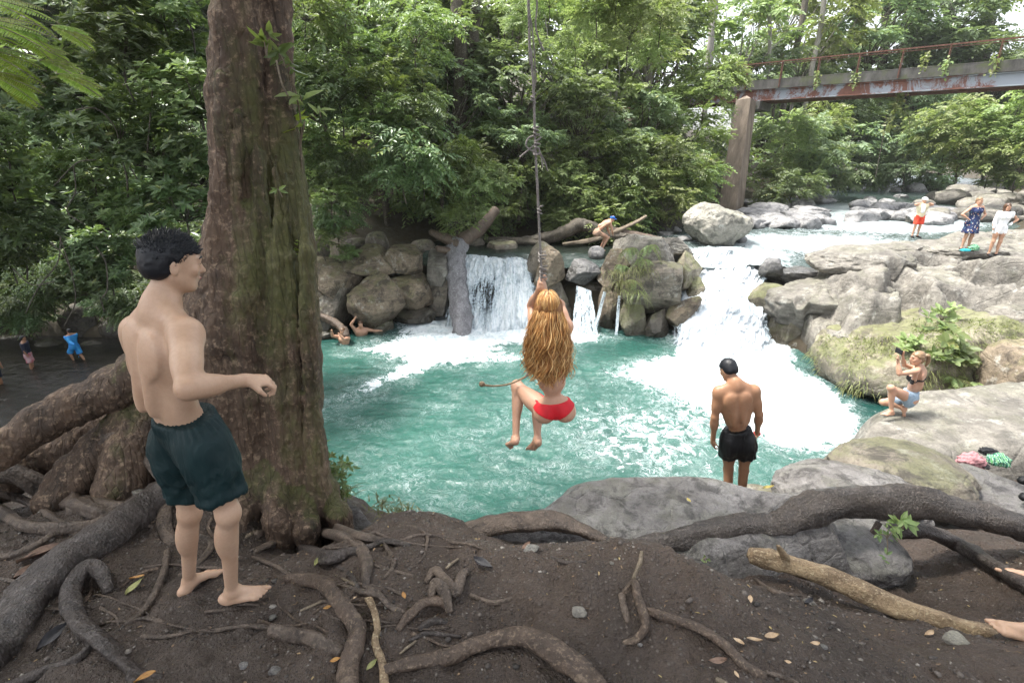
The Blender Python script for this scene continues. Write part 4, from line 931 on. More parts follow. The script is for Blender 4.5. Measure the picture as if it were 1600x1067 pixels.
def hill(out,dmax=60):
    def f(px,py):
        g=G(px,py); 
        return None if g[1]>dmax-1 else g[1]-out*random.uniform(.5,1.5)
    return f
# ---- left: forest wall on the far bank of the stream
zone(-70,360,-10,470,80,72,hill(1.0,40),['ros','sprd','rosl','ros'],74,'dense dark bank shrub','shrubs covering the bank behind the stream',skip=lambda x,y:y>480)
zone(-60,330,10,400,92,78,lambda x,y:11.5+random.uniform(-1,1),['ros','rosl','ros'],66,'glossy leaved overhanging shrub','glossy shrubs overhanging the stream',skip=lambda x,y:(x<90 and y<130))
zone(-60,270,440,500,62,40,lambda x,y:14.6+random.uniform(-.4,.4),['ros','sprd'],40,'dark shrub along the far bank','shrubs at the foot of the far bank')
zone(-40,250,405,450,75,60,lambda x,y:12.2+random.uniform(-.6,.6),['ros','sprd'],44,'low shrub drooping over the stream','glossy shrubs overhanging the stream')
# ---- centre left, behind the big tree
zone(450,720,-10,290,72,66,hill(1.2),['sprd','spr','sprd'],66,'leafy shrub on the dark slope','shrubs on the slope above the cliff')
zone(480,660,30,330,80,80,lambda x,y:17.0+random.uniform(-.8,.8),['sprd','spr'],58,'leafy shrub overhanging the cliff','shrubs hanging over the cliff',skip=lambda x,y:(y>300 and x>545))
for (x,y,d,r,k) in [(500,360,16.2,40,'spr'),(525,330,16.6,42,'sprd'),(540,395,16.3,20,'spr'),(515,300,16,44,'spr')]:
    put(k,P(x,y,d),r*PXM(x,y,d),'small leafy shrub drooping onto the cliff','shrubs drooping onto the cliff')
# ---- centre
zone(690,1110,-10,330,74,62,hill(1.4),['spr','sprd','spr','rosl'],64,'green shrub on the forest slope','shrubs on the forest slope above the river')
zone(730,1120,230,345,66,48,lambda x,y:22-(y-230)/115*1.5+random.uniform(-.4,.4)+(x-730)*.006,['spr','sprl','spr','rosl'],42,'low sprawling river edge shrub','low shrubs at the river edge')
for (x,y,d,r) in [(700,255,17.6,46),(745,290,17.4,44),(790,275,17.5,36),(712,335,17.2,34),(660,262,17.8,40),(735,245,17.8,42)]:
    put('spr',P(x,y,d),r*PXM(x,y,d),'bright layered bough above the dead trunk','boughs of the leaning dead tree',tilt=.25)
# upper centre trees
for (x,y,d,r,k) in [(560,40,22,110,'treed'),(640,90,24,95,'tree'),(745,60,25,110,'treed'),(700,150,22,70,'tree'),(820,120,24,85,'tree'),(880,40,27,100,'treel'),(950,110,26,80,'treel'),(1010,50,28,90,'treel'),(480,90,20,95,'treed'),(900,170,24,60,'tree'),(990,180,26,64,'tree'),(820,200,22,60,'tree')]:
    put(k,P(x,y,d),r*PXM(x,y,d)/3,'leafy slope tree','trees on the central slope','tree')
# ---- around the pier
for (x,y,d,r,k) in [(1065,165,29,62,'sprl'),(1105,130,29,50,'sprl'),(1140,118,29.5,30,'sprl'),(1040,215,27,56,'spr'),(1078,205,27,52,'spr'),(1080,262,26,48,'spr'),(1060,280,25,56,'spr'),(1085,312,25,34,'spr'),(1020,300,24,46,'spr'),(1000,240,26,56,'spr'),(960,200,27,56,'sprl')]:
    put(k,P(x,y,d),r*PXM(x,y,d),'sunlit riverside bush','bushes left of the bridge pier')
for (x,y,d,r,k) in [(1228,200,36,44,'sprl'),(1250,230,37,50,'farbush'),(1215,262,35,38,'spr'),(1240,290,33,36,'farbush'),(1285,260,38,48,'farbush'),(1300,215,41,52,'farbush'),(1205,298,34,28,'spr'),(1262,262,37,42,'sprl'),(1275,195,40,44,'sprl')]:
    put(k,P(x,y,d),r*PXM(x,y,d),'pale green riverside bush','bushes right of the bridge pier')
# ---- under and behind the bridge
zone(1190,1640,130,255,62,48,lambda x,y:58+random.uniform(-3,3),['farbush','sprd','farbush'],44,'distant green bush behind the bridge','distant bushes under the bridge')
zone(1340,1640,175,265,70,42,lambda x,y:49+random.uniform(-2,2),['sprd','farbush'],34,'dark bush at the river bend','dark bushes at the bend of the river')
for (x,y,d,r,k) in [(1480,190,38,50,'sprl'),(1530,205,37,54,'sprl'),(1580,180,36,56,'sprl'),(1500,235,37,40,'sprl'),(1555,245,36,40,'spr'),(1450,215,39,36,'farbush'),(1600,250,34,44,'sprl'),(1615,215,35,50,'sprl'),(1560,275,36,22,'sprl')]:
    put(k,P(x,y,d),r*PXM(x,y,d),'yellow green bush beyond the bridge','bushes on the right bank beyond the bridge')
# ---- background trees with the white sky showing between
bx=[(1150,50,46,80,'treel'),(1210,95,48,70,'tree'),(1260,40,50,85,'treel'),(1370,30,52,80,'tree'),(1460,30,54,80,'treed'),(1520,70,52,80,'tree'),(1610,90,48,76,'tree'),(1180,120,44,52,'tree'),(1290,130,50,50,'tree'),(1440,120,54,56,'tree'),(1500,120,54,54,'tree'),(1040,20,38,70,'treel'),(1230,0,52,56,'treel'),(1560,110,50,60,'tree'),(960,30,36,62,'treel'),(1330,170,60,60,'tree'),(1240,150,58,60,'tree'),(1400,160,60,60,'treed'),(1560,160,56,60,'tree'),(1480,165,60,60,'tree')]
for (x,y,d,r,k) in bx:
    put(k,P(x,y,d),r*PXM(x,y,d)/3,'tall background tree','background trees behind the bridge','tree')
zone(-40,1060,-20,60,105,70,lambda x,y:34+random.uniform(-2,2),['treed','tree'],95/3.,'tall dark hilltop tree','tall trees high in the forest',cat='tree',skip=lambda x,y:x>470 and random.random()<.55)
for (x,y,z,k) in [(-13,10,10,'tree'),(-17,13,11,'tree'),(-18,8,10,'treed')]:
    put(k,(x,y,z),1.15,'added unseen tree shading the stream','added unseen trees shading the stream','tree')  # unseen trees, added above the view to cast shade on the stream
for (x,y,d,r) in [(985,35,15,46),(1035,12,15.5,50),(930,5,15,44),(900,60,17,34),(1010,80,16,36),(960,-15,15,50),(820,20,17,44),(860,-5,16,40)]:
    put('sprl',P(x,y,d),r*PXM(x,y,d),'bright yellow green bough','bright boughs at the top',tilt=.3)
# slim bare trunks
for i,(x1,y1,x2,y2,r,d,lb) in enumerate([(1110,-20,1106,130,5,42,'slim pale trunk left of the bridge'),(1118,-20,1110,60,4,41.5,'second slim pale trunk beside the bridge end'),(1262,-20,1232,120,5,46,'slanting slim trunk behind the middle of the bridge'),(1290,-20,1268,110,4,47,'slanting thin trunk right of the other slanting trunk'),(1200,-10,1200,115,3,45,'straight thin trunk behind the bridge railing'),(1340,-20,1336,150,8,55,'dark trunk behind the bridge'),(1385,-20,1380,90,7,56,'dark trunk above the middle bridge posts'),(1545,-20,1535,95,9,54,'thick dark trunk above the right bridge posts'),(1470,-20,1500,90,7,54,'leaning dark trunk above the bridge'),(712,-20,716,190,11,23,'dark mossy trunk in the forest left of the rope'),(745,-20,722,180,8,23.5,'leaning forest trunk beside the dark mossy trunk'),(1430,-20,1440,90,7,55,'straight dark trunk over the bridge'),(600,-20,604,150,6,25,'slim dark trunk between the big tree and the rope')]):
    a=P(x1,y1,d);b=P(x2,y2,d); V,Fq=tube([a,(a+b)/2+np.array([.15,0,0]),b,b-np.array([0,0,3.])],[r*PXM(x1,y1,d)]*4,8,5,.08,i)
    tag(mesh('tree_trunk',V,Fq,M['bark_pale' if 'pale' in lb or 'thin' in lb else 'bark_tree']),lb,'tree')
# ---- crown of the big tree, high over the bank (out of frame, shades it)
rng=np.random.RandomState(77)
c=rng.uniform(-1,1,(34,3))*np.array([4.8,4.4,1.6]); ids=np.repeat(np.arange(34),24); p=c[ids]+rng.normal(size=(len(ids),3))*np.array([.8,.8,.4])
d=rv(len(ids)); d[:,2]*=.3; V,Fq=sprays(p,d/np.linalg.norm(d,axis=1)[:,None],9,np.full(len(ids),.9),.42,.5)
V=V*np.array([1.35,1.1,1])+np.array([-3.0,1.8,9.6])-T0
mesh('crown',V,Fq,M['leaf_mid'],smooth=False,parent=tree)
parts=[tube([top1+np.array([.1,.3,5.4]),(top1+np.array([.1,.3,5.5])+q_+np.array([-3.0,1.8,9.6]))/2,q_+np.array([-3.0,1.8,9.6])],[.13,.08,.03],5,4,cap=False) for q_ in c[::2]]
V,Fq=merge(parts); mesh('limbs',V-T0,Fq,M['bark_big'],parent=tree)
# ================= people =================
def nrm(v): v=np.asarray(v,float); return v/(np.linalg.norm(v)+1e-12)
def skin_mat(name,c,c2,rough=.43):
    m=NM(name); w=m.co('World'); n=m.noise(w,7,4,.6); f=m.noise(w,90,3,.6)
    col=m.mix(m.ramp(n,[(.35,0.),(.65,1.)]),c,c2); col=m.mix(m.math('ADD',m.ramp(f,[(.4,0.),(.75,.22)]),m.ramp(m.voro(w,9),[(.0,.75),(.035,0.)])),col,tuple(x*.7 for x in c))
    m.set(col,rough,m.bump(m.math('ADD',f,m.math('MULTIPLY',m.noise(w,22,4,.6),1.5)),.25,.004),sss=.12,spec=.38)
    m.b.inputs['Subsurface Radius'].default_value=(.02,.008,.004); m.b.inputs['Subsurface Scale'].default_value=.5
    return m.m
M['skin_pale']=skin_mat('fair_skin',(.45,.285,.19),(.52,.345,.24))
M['skin_tan']=skin_mat('tanned_skin',(.30,.155,.085),(.36,.195,.115))
M['skin_warm']=skin_mat('warm_skin',(.47,.265,.175),(.53,.315,.215))
def cloth_mat(name,c,rough=.8,fold=14,str_=.5,c2=None,sheen=0):
    m=NM(name); w=m.co('World'); a=m.noise(m.sc(w,(1,1,.45)),fold,4,.55,.8); b=m.noise(w,300,2)
    col=m.mix(m.ramp(a,[(.3,0.),(.7,1.)]),c,c2 or tuple(min(1,x*1.25) for x in c))
    return m.set(col,rough,m.bump(m.math('ADD',a,m.math('MULTIPLY',b,.04)),str_,.02),sheen=sheen,spec=.3)
M['hair_black']=NM('black_hair').set((.006,.007,.010),.48,spec=.4)
def hair_mat(name,cs,rough=.42):
    m=NM(name); r=m.isl(); w=m.co('World'); n=m.noise(w,18,3)
    f=m.math('MULTIPLY_ADD',m.math('SUBTRACT',n,.5),.9,r)
    return m.set(m.ramp(f,[(i/(len(cs)-1),c) for i,c in enumerate(cs)]),rough,spec=.4)
M['hair_blond']=hair_mat('long_ginger_blond_hair',[(.20,.075,.022),(.44,.20,.06),(.64,.35,.12),(.84,.58,.28)])
M['hair_brown_gold']=hair_mat('golden_brown_hair',[(.09,.035,.012),(.17,.075,.025),(.26,.12,.045)])
M['hair_brown']=hair_mat('brown_hair',[(.03,.015,.008),(.08,.04,.02),(.14,.08,.045)])
M['hair_lightbrown']=hair_mat('light_brown_hair',[(.10,.06,.03),(.22,.14,.08),(.36,.25,.15)])
class Body(SDF):
    def __init__(s,vox): super().__init__(vox); s.lab=[]; s.cur=''
    def cap(s,*a,**k): s.lab.append(s.cur); return super().cap(*a,**k)
    def ell(s,*a,**k): s.lab.append(s.cur); return super().ell(*a,**k)
    def pick(s,labs,vox=None):
        q=Body(vox or s.v); q.ops=[o for o,l in zip(s.ops,s.lab) if l in labs]; q.lab=[l for l in s.lab if l in labs]; return q
def frame(r,f,u): return np.stack([r,f,u],1)
def make_body(J,s=1.,vox=.01,sex='m',fat=1.,detail=True,hands=True,muscle=1.,curl=(.7,.7),legw=1.):
    B=Body(vox); J={k:np.asarray(v,float) for k,v in J.items()}
    up=nrm(J['neck']-J['chest']); r=nrm(J['shR']-J['shL']); f=nrm(np.cross(up,r)); r=np.cross(f,up)
    lup=nrm(J['chest']-J['pelvis']); hr=nrm(J['hipR']-J['hipL']); hf=nrm(np.cross(lup,hr)); hr=np.cross(hf,lup)
    Mt=frame(r,f,up); Mp=frame(hr,hf,lup); fem=sex=='f'; w=.86 if fem else 1.
    B.cur='torso'; c=J['chest']; pv=J['pelvis']; wa=J['waist']
    B.ell(c-up*.0*s,np.array([.150*w,.100,.185])*s*fat,Mt,.05*s)
    B.ell(c+up*.10*s,np.array([.150*w,.080,.10])*s*fat,Mt,.06*s)
    B.ell(wa,np.array([.125*w*.95,.088,.13])*s*fat,frame(nrm(r+hr),nrm(f+hf),nrm(up+lup)),.07*s)
    B.ell(pv,np.array([.150 if not fem else .150,.100,.115])*s*fat,Mp,.06*s)
    for q,sg in (('L',-1),('R',1)):
        sh=J['sh'+q]; rr=r*sg
        B.cap(J['neck']-f*.01*s,sh+up*.012*s,.048*s*w,.045*s*w,.06*s)               # shoulder girdle
        B.cap(J['neck']+up*.05*s,J['neck']*.45+sh*.55+up*.03*s,.040*s*w,.026*s*w,.05*s)  # trapezius
        B.cap(sh-up*.09*s-rr*.01*s,wa+rr*.085*s*w,.048*s*w,.035*s,.06*s)                # latissimus
        if not fem:
            B.ell(c+rr*.075*s+f*.075*s+up*.05*s,np.array([.078,.035,.065])*s,Mt,.04*s)  # chest muscle
        else:
            B.ell(c+rr*.070*s+f*.085*s+up*.0*s,np.array([.056,.052,.055])*s,Mt,.025*s)
        B.ell(c+rr*.078*s-f*.075*s+up*.055*s,np.array([.060,.020*muscle,.085])*s*w,Mt,.045*s)  # shoulder blade
        B.ell(c+rr*.045*s-f*.066*s-up*.14*s,np.array([.030,.030,.12])*s*w,Mt,.035*s)  # back muscle column
        B.ell(J['hip'+q]-hf*(.050 if fem else .034)*s-lup*.015*s,np.array([.088,.078,.085])*s*(1.06 if fem else 1),Mp,.03*s)
    if detail:
        g0=c+up*.11*s-f*.115*s; g1=c-up*.08*s-f*.113*s; g2=wa-f*.098*s; g3=pv-hf*.112*s+lup*.06*s
        for a,b in ((g0,g1),(g1,g2),(g2,g3)): B.cap(a,b,.010*s,.010*s,.035*s,sub=True)
    # neck + head
    B.cur='head'; hf_=nrm(J['headF']); hu=nrm(J['headU']-hf_*np.dot(hf_,J['headU'])); hr_=np.cross(hf_,hu); H=J['head']; Mh=frame(hr_,hf_,hu)
    B.cap(J['neck']-f*.0*s,H-hu*.055*s-hf_*.018*s,.062*s*w,.052*s*w,.035*s)
    B.ell(H+hu*.028*s-hf_*.012*s,np.array([.076,.096,.088])*s,Mh,.02*s)
    B.ell(H-hu*.035*s+hf_*.025*s,np.array([.060,.066,.080])*s,Mh,.03*s)
    if detail:
        B.cap(H-hu*.092*s+hf_*.062*s-hr_*.008*s,H-hu*.092*s+hf_*.062*s+hr_*.008*s,.022*s,.022*s,.02*s)    # chin
        for sg in (-1,1):
            B.cap(H-hu*.045*s+hr_*sg*.052*s-hf_*.01*s,H-hu*.085*s+hr_*sg*.030*s+hf_*.045*s,.018*s,.016*s,.03*s) # jaw line
            B.ell(H+hr_*sg*.040*s+hf_*.066*s-hu*.018*s,np.array([.022,.018,.02])*s,Mh,.02*s)  # cheek
            B.ell(H+hr_*sg*.030*s+hf_*.092*s+hu*.010*s,np.array([.016,.012,.010])*s,Mh,.012*s,sub=True)
            B.ell(H+hr_*sg*.030*s+hf_*.082*s+hu*.009*s,np.array([.012,.010,.008])*s,Mh,.004*s)
            B.ell(H+hr_*sg*.078*s-hf_*.012*s-hu*.005*s,np.array([.008,.019,.032])*s,Mh,.006*s)  # ear
            B.ell(H+hr_*sg*.088*s-hf_*.008*s-hu*.002*s,np.array([.006,.010,.018])*s,Mh,.006*s,sub=True)
        B.cap(H+hf_*.088*s+hu*.012*s,H+hf_*.108*s-hu*.026*s,.008*s,.012*s,.012*s)  # nose
        B.ell(H+hf_*.095*s-hu*.030*s,np.array([.017,.010,.009])*s,Mh,.008*s)
        B.ell(H+hf_*.086*s+hu*.028*s,np.array([.045,.012,.012])*s,Mh,.02*s)   # brow
        B.ell(H+hf_*.088*s-hu*.052*s,np.array([.022,.010,.006])*s,Mh,.006*s); B.ell(H+hf_*.086*s-hu*.064*s,np.array([.019,.010,.007])*s,Mh,.006*s)
    # arms
    aw=(.84 if fem else 1.)*s
    for q,sg in (('L',-1),('R',1)):
        B.cur='arm'+q; sh,el,wr=J['sh'+q],J['el'+q],J['wr'+q]; ud=nrm(el-sh); fd=nrm(wr-el)
        B.ell(sh+ud*.02*s,np.array([.062,.060,.075])*aw,frame(nrm(np.cross(ud,f)+1e-6),nrm(np.cross(ud,np.cross(ud,f))+1e-6),ud),.045*s)
        B.cap(sh,el,.052*aw,.040*aw,.03*s)
        mid=sh+(el-sh)*.5; B.ell(mid,np.array([.052,.052,.10])*aw*(1 if not fem else .85),frame(nrm(np.cross(ud,f)),nrm(np.cross(ud,np.cross(ud,f))),ud),.03*s)
        B.cap(el,wr,.040*aw,.026*aw,.022*s)
        mid=el+(wr-el)*.28; B.ell(mid,np.array([.045,.041,.085])*aw,frame(nrm(np.cross(fd,up)+1e-6),nrm(np.cross(fd,np.cross(fd,up))+1e-6),fd),.03*s)
        if not hands: continue
        B.cur='hand'+q
        hd=nrm(J.get('hd'+q,fd)); pn=J.get('pn'+q,-up); pn=nrm(pn-hd*np.dot(pn,hd)); sd2=np.cross(hd,pn)*sg*-1 if False else np.cross(pn,hd)*sg
        # sd2 points to the thumb side
        Mh2=frame(sd2,pn,hd); hw=aw*1.0
        B.cap(wr-fd*.01*s,wr+hd*.02*s,.025*hw,.026*hw,.015*s)
        pc=wr+hd*.052*s; B.ell(pc,np.array([.041,.017,.050])*hw,Mh2,.014*s)
        cu=curl[0] if q=='L' else curl[1]
        for i,(off,ln) in enumerate(((.030,.076),(.010,.085),(-.011,.079),(-.030,.062))):
            a=wr+hd*.088*s*(1-.06*abs(off)/.03)+sd2*off*hw*1.0; d=nrm(hd+sd2*off*2.2); L=ln*s*np.array([.46,.30,.24]); ang=0
            for j in range(3):
                ang+=cu*(1.05 if j else .75)*(1+.08*i); dd=d*math.cos(ang)+pn*math.sin(ang); b=a+dd*L[j]
                B.cap(a,b,(.0098-.0012*j)*hw,(.0090-.0012*j)*hw,.003*s); a=b
        a=wr+hd*.022*s+sd2*.028*hw; d=nrm(hd*.65+sd2*.75+pn*.35); b=a+d*.042*s; c2=b+nrm(hd*.85+sd2*.15+pn*.5*(.5+cu))*.032*s
        B.cap(a,b,.0145*hw,.011*hw,.012*s); B.cap(b,c2,.011*hw,.0085*hw,.003*s)
    # legs
    lw=legw*s
    for q,sg in (('L',-1),('R',1)):
        B.cur='leg'+q; hp,kn,an=J['hip'+q],J['kn'+q],J['an'+q]; td=nrm(kn-hp); cd=nrm(an-kn); toe=J['toe'+q]
        fdv=nrm(toe-an); kf=nrm(fdv-cd*np.dot(fdv,cd)) if abs(np.dot(fdv,cd))<.97 else nrm(hf-cd*np.dot(hf,cd)); kr=np.cross(kf,-cd)
        B.cap(hp,kn,.086*lw,.050*lw,.04*s)
        B.ell(hp+(kn-hp)*.35+kf*.012*s,np.array([.078,.082,.16])*lw,frame(nrm(np.cross(hf+1e-4,td)),nrm(np.cross(td,np.cross(hf+1e-4,td))),td),.04*s)
        B.ell(kn+kf*.008*s,np.array([.042,.042,.055])*lw,frame(kr,kf,-cd),.03*s)
        B.cap(kn,an,.050*lw,.031*lw,.03*s)
        ca=kn+(an-kn)*.30-kf*.020*s; B.ell(ca,np.array([.047,.045,.125])*lw,frame(kr,kf,-cd),.03*s)
        B.ell(an,np.array([.034,.032,.03])*lw,frame(kr,kf,-cd),.02*s)
        B.cur='foot'+q
        # foot: an=ankle joint, toe=tip of big toe; J sole normal optional
        sn=nrm(J.get('sole'+q,-cd*1.0)); fv=nrm(toe-an); sn=nrm(sn-0*fv); 
        heel=an-sn*.055*s-nrm(fv-sn*np.dot(fv,sn))*.045*s; ff=nrm(toe-heel-sn*np.dot(toe-heel,sn)); side=np.cross(ff,sn)  # right of foot
        inn=-side*sg
        B.ell(heel+sn*.012*s+ff*.01*s,np.array([.030,.038,.032])*lw,frame(side,ff,sn),.02*s)
        B.cap(an-sn*.01*s,heel+ff*.02*s+sn*.01*s,.030*lw,.028*lw,.02*s)
        ball=heel+ff*.165*s+inn*.012*s
        B.cap(an+ff*.012*s-sn*.01*s,ball+sn*.012*s,.032*lw,.021*lw,.03*s)
        B.cap(heel+ff*.03*s+sn*.004*s-inn*.012*s,heel+ff*.15*s-inn*.024*s+sn*.004*s,.024*lw,.018*lw,.02*s)
        B.cap(ball+sn*.006*s+inn*.006*s,ball-inn*.04*s+sn*.004*s-ff*.012*s,.020*lw,.015*lw,.016*s)
        for i,(off,ln,rr) in enumerate(((.016,.058,.0125),(-.006,.054,.0088),(-.023,.046,.0082),(-.038,.038,.0078),(-.051,.028,.0076))):
            a=ball+inn*off*s*1.0+ff*(.004-.006*i)*s+sn*.002*s; b=a+ff*ln*s*.75-inn*.0*s-sn*.004*s
            B.cap(a,(a+b)/2+sn*.005*s,rr*lw*1.05,rr*lw,.008*s); B.cap((a+b)/2+sn*.005*s,b,rr*lw,rr*lw*.95,.003*s)
    B.J=J; B.ax=dict(r=r,f=f,up=up,hr=hr,hf=hf,lup=lup,H=H,Mh=Mh); B.s=s
    return B
def gridpts(ax): return np.stack(np.meshgrid(*ax,indexing='ij'),-1)
def garment(B,labs,off,region,vox=None,disp=None):
    q=B.pick(labs,vox); q.ops=[o for o in q.ops if not o[6]]
    # widen the grid by adding the offset to every primitive
    qq=[]
    for o in q.ops:
        if o[0]=='c': qq.append((o[0],o[1],o[2],o[3]+off,o[4]+off,o[5]+off*.6,o[6]))
        else: qq.append((o[0],o[1],o[2]+off,o[3],o[4],o[5]+off*.6,o[6]))
    q.ops=qq
    V,Fq=q.build(lambda Fd,ax:np.maximum(Fd,region(gridpts(ax))).astype(np.float32))
    if disp is not None: V=V+vnorm(V,Fq)*disp(V)[:,None]
    return V,Fq
def halfsp(p,o,n): return (p-o)@n
def person(name,label,B,mat,group=None,cat='person'):
    lo=min(B.J['anL'][2],B.J['anR'][2])-.08*B.s; r=empty('person',(B.J['pelvis'][0],B.J['pelvis'][1],lo)); tag(r,label,cat,group)
    V,Fq=B.build(); mesh('body',V-np.array(r.location),Fq,M[mat],parent=r); r['_o']=0; del r['_o']
    return r
def part(r,name,VF,mat,**k):
    return mesh(name,VF[0]-np.array(r.location),VF[1],M[mat] if isinstance(mat,str) else mat,parent=r,**k)
def shorts(B,waist_up=.07,hem=.55,off=.022,vox=None,seed=1,flare=.02,fold=.012):
    """loose shorts: hem = fraction of the thigh covered"""
    J=B.J;a=B.ax;s=B.s; q=Body(vox or B.v); C=J['pelvis']
    q.cur='x'; q.ell(C+a['lup']*.02*s,np.array([.150,.108,.13])*s,frame(a['hr'],a['hf'],a['lup']),.05*s); q.ell(C+a['lup']*.09*s,np.array([.132,.100,.10])*s,frame(a['hr'],a['hf'],a['lup']),.06*s)
    for k,sg in (('L',-1),('R',1)):
        hp,kn=J['hip'+k],J['kn'+k]; t=hp+(kn-hp)*hem; td=nrm(kn-hp)
        q.cap(hp+a['lup']*.03*s,t+td*.14*s,.084*s,(.092+flare)*s,.06*s)
        q.ell(hp-a['hf']*.026*s-a['lup']*.03*s,np.array([.090,.094,.13])*s,frame(a['hr'],a['hf'],a['lup']),.09*s)
    def reg(p):
        top=halfsp(p,C+a['lup']*waist_up*s,nrm(a['lup']))
        sd_=(p-C)@a['hr']
        hl=halfsp(p,J['hipL']+(J['knL']-J['hipL'])*hem,nrm(J['knL']-J['hipL'])); hr2=halfsp(p,J['hipR']+(J['knR']-J['hipR'])*hem,nrm(J['knR']-J['hipR']))
        return np.maximum(top,np.where(sd_<0,hl,hr2))
    V,Fq=q.build(lambda Fd,ax:np.maximum(Fd,reg(gridpts(ax))).astype(np.float32))
    N=vnorm(V,Fq); hgt=(V-C)@a['lup']; ang=np.arctan2((V-C)@a['hf'],(V-C)@a['hr'])
    low=sst(.05*s,-.25*s,hgt); Q=np.stack([np.cos(ang)*2.2,np.sin(ang)*2.2,hgt*2.5/s],-1)
    D=fold*s*(.25+1.1*low)*(ridged(Q*1.6,3,seed)*.8+fbm(V*14/s,3,seed+4)*.5)+.004*s*np.sin(ang*46)*sst(.03*s,.06*s,hgt)
    return V+N*D[:,None],Fq
def chk(J):
    d=lambda a,b: round(float(np.linalg.norm(J[a]-J[b])),3)
    print('LEN sh',d('shL','shR'),'ua',d('shL','elL'),d('shR','elR'),'fa',d('elL','wrL'),d('elR','wrR'),'th',d('hipL','knL'),d('hipR','knR'),'ca',d('knL','anL'),d('knR','anR'),'torso',d('neck','pelvis'),'head',d('head','neck'),'hips',d('hipL','hipR'),'anz',J['anL'][2],J['anR'][2])
# ---------- man in green shorts ----------
J=dict(head=P(270,412,1.90),neck=P(252,486,1.86),chest=P(254,560,1.86),waist=P(270,628,1.87),pelvis=P(297,676,1.88),
 shL=P(214,516,1.96),shR=P(291,522,1.76),elL=P(228,610,2.05),elR=P(293,607,1.575),wrL=P(285,600,2.15),wrR=P(383,594,1.78),
 hipL=P(281,692,1.94),hipR=P(325,696,1.82),knL=P(296,802,1.93),knR=P(356,802,1.80),anL=G(300,924)+[0,0,.072],anR=G(366,940)+[0,0,.072],
 toeL=G(345,893)+[0,0,.02],toeR=G(437,925)+[0,0,.02],headF=(.70,.70,-.16),headU=(.1,.05,1),hdR=(.75,.55,-.25),pnR=(.1,.35,-.9),soleL=(0,0,1),soleR=(0,0,1))
chk(J)
B1=make_body(J,.925,.0065,'m',.98,curl=(.5,.85),legw=.93)
man=person('person','shirtless man with black hair in dark green shorts standing beside the big tree',B1,'skin_pale')
M['green_shorts']=cloth_mat('dark_green_shorts',(.003,.014,.016),.62,9,.9,(.006,.024,.026))
part(man,'shorts',shorts(B1,.095,.71,vox=.0075,seed=3,flare=.010,fold=.010),'green_shorts')
def spiky(B,n,L,mat,r,seed,front=-.2,back=-.30,w0=.0035,cover=.012):
    H,Mh,s=B.ax['H'],B.ax['Mh'],B.s; rg=np.random.RandomState(seed); hr,hf,hu=Mh[:,0],Mh[:,1],Mh[:,2]
    C=H+hu*.028*s-hf*.012*s; q=Body(max(B.v,.006)); q.cur='h'; q.ell(C+hu*.004*s-hf*.003*s,np.array([.084,.104,.096])*s,Mh,.02)
    q.ell(C-hf*.035*s-hu*.045*s,np.array([.070,.066,.062])*s,Mh,.03)
    def reg(p):
        x=(p-C)@hr;y=(p-C)@hf;z=(p-C)@hu
        line=np.where(y>.03*s,.022*s+(y-.03*s)*.35,np.where(y>-.02*s,.0*s,-.085*s+0*y)); line=-.088*s+.11*s*sst(-.045*s,.05*s,y)
        return line-z
    V,Fq=q.build(lambda Fd,ax:np.maximum(Fd,reg(gridpts(ax))).astype(np.float32))
    N=vnorm(V,Fq); V=V+N*(.002*s*fbm(V*60,3,seed))[:,None]
    parts=[(V,Fq)]
    for _ in range(n):
        v=rg.normal(size=3); v/=np.linalg.norm(v)
        y=v[1]; 
        if v[2]<-.75+.95*max(0,min(1,(y+.45)/1.0)): continue
        p=C+Mh@(v*np.array([.080,.100,.092])*s); out=Mh@nrm(v*np.array([1,1,1.1])+np.array([.0,.35,.25])*(1 if v[2]>.2 else -.2)+rg.normal(size=3)*.13)
        if v[2]<.15: out=Mh@nrm(v*.6+np.array([0,-.25,-1.])); 
        big=rg.rand()<.16 and v[2]>.1; l=L*s*rg.uniform(.6,1.2)*(1 if v[2]>.25 else .55)*(1.3 if big else 1)
        e=p+out*l+hu*l*.05; sd2=nrm(np.cross(out,rg.normal(size=3)))*w0*s*(2.6 if big else 1); t2=np.cross(out,sd2)
        parts.append((np.array([p+sd2,p-sd2*.5+t2,p-sd2*.5-t2,e]),np.array([[0,1,3,3],[1,2,3,3],[2,0,3,3]])[:, :]))
    Vs,Fs=[],[];k=0
    tri=[]
    for V,Fc in parts: 
        Vs.append(V); 
        if len(V)==4: tri+= [[k,k+1,k+3],[k+1,k+2,k+3],[k+2,k,k+3]]
        else: Fs+= (Fc+k).tolist()
        k+=len(V)
    o=mesh('hair',np.concatenate(Vs)-np.array(r.location),Fs+tri,M[mat],parent=r); return o
spiky(B1,4200,.022,'hair_black',man,4,w0=.0026)
def face(B,r,iris=(.02,.012,.008),brow='hair_black'):
    H,Mh,s=B.ax['H'],B.ax['Mh'],B.s; hr,hf,hu=Mh[:,0],Mh[:,1],Mh[:,2]
    for sg in (-1,1):
        c=H+hr*sg*.030*s+hf*.0865*s+hu*.009*s; V,Fc=ico(2); mesh('eye',(c+(V*np.array([.010,.0055,.0045])*s)@Mh.T)-np.array(r.location),Fc,M['eye'],parent=r)
        a=H+hr*sg*.014*s+hf*.098*s+hu*.030*s; b=H+hr*sg*.050*s+hf*.082*s+hu*.030*s
        V,Fq=tube([a,(a+b)/2+hu*.006*s+hf*.004*s,b],[.0035*s,.0042*s,.002*s],6,4); part(r,'eyebrow',(V,Fq),brow)
    V,Fq=tube([H+hf*.092*s-hu*.057*s-hr*.02*s,H+hf*.098*s-hu*.056*s,H+hf*.092*s-hu*.057*s+hr*.02*s],[.002*s,.004*s,.002*s],6,4); part(r,'lips',(V,Fq),'lip')
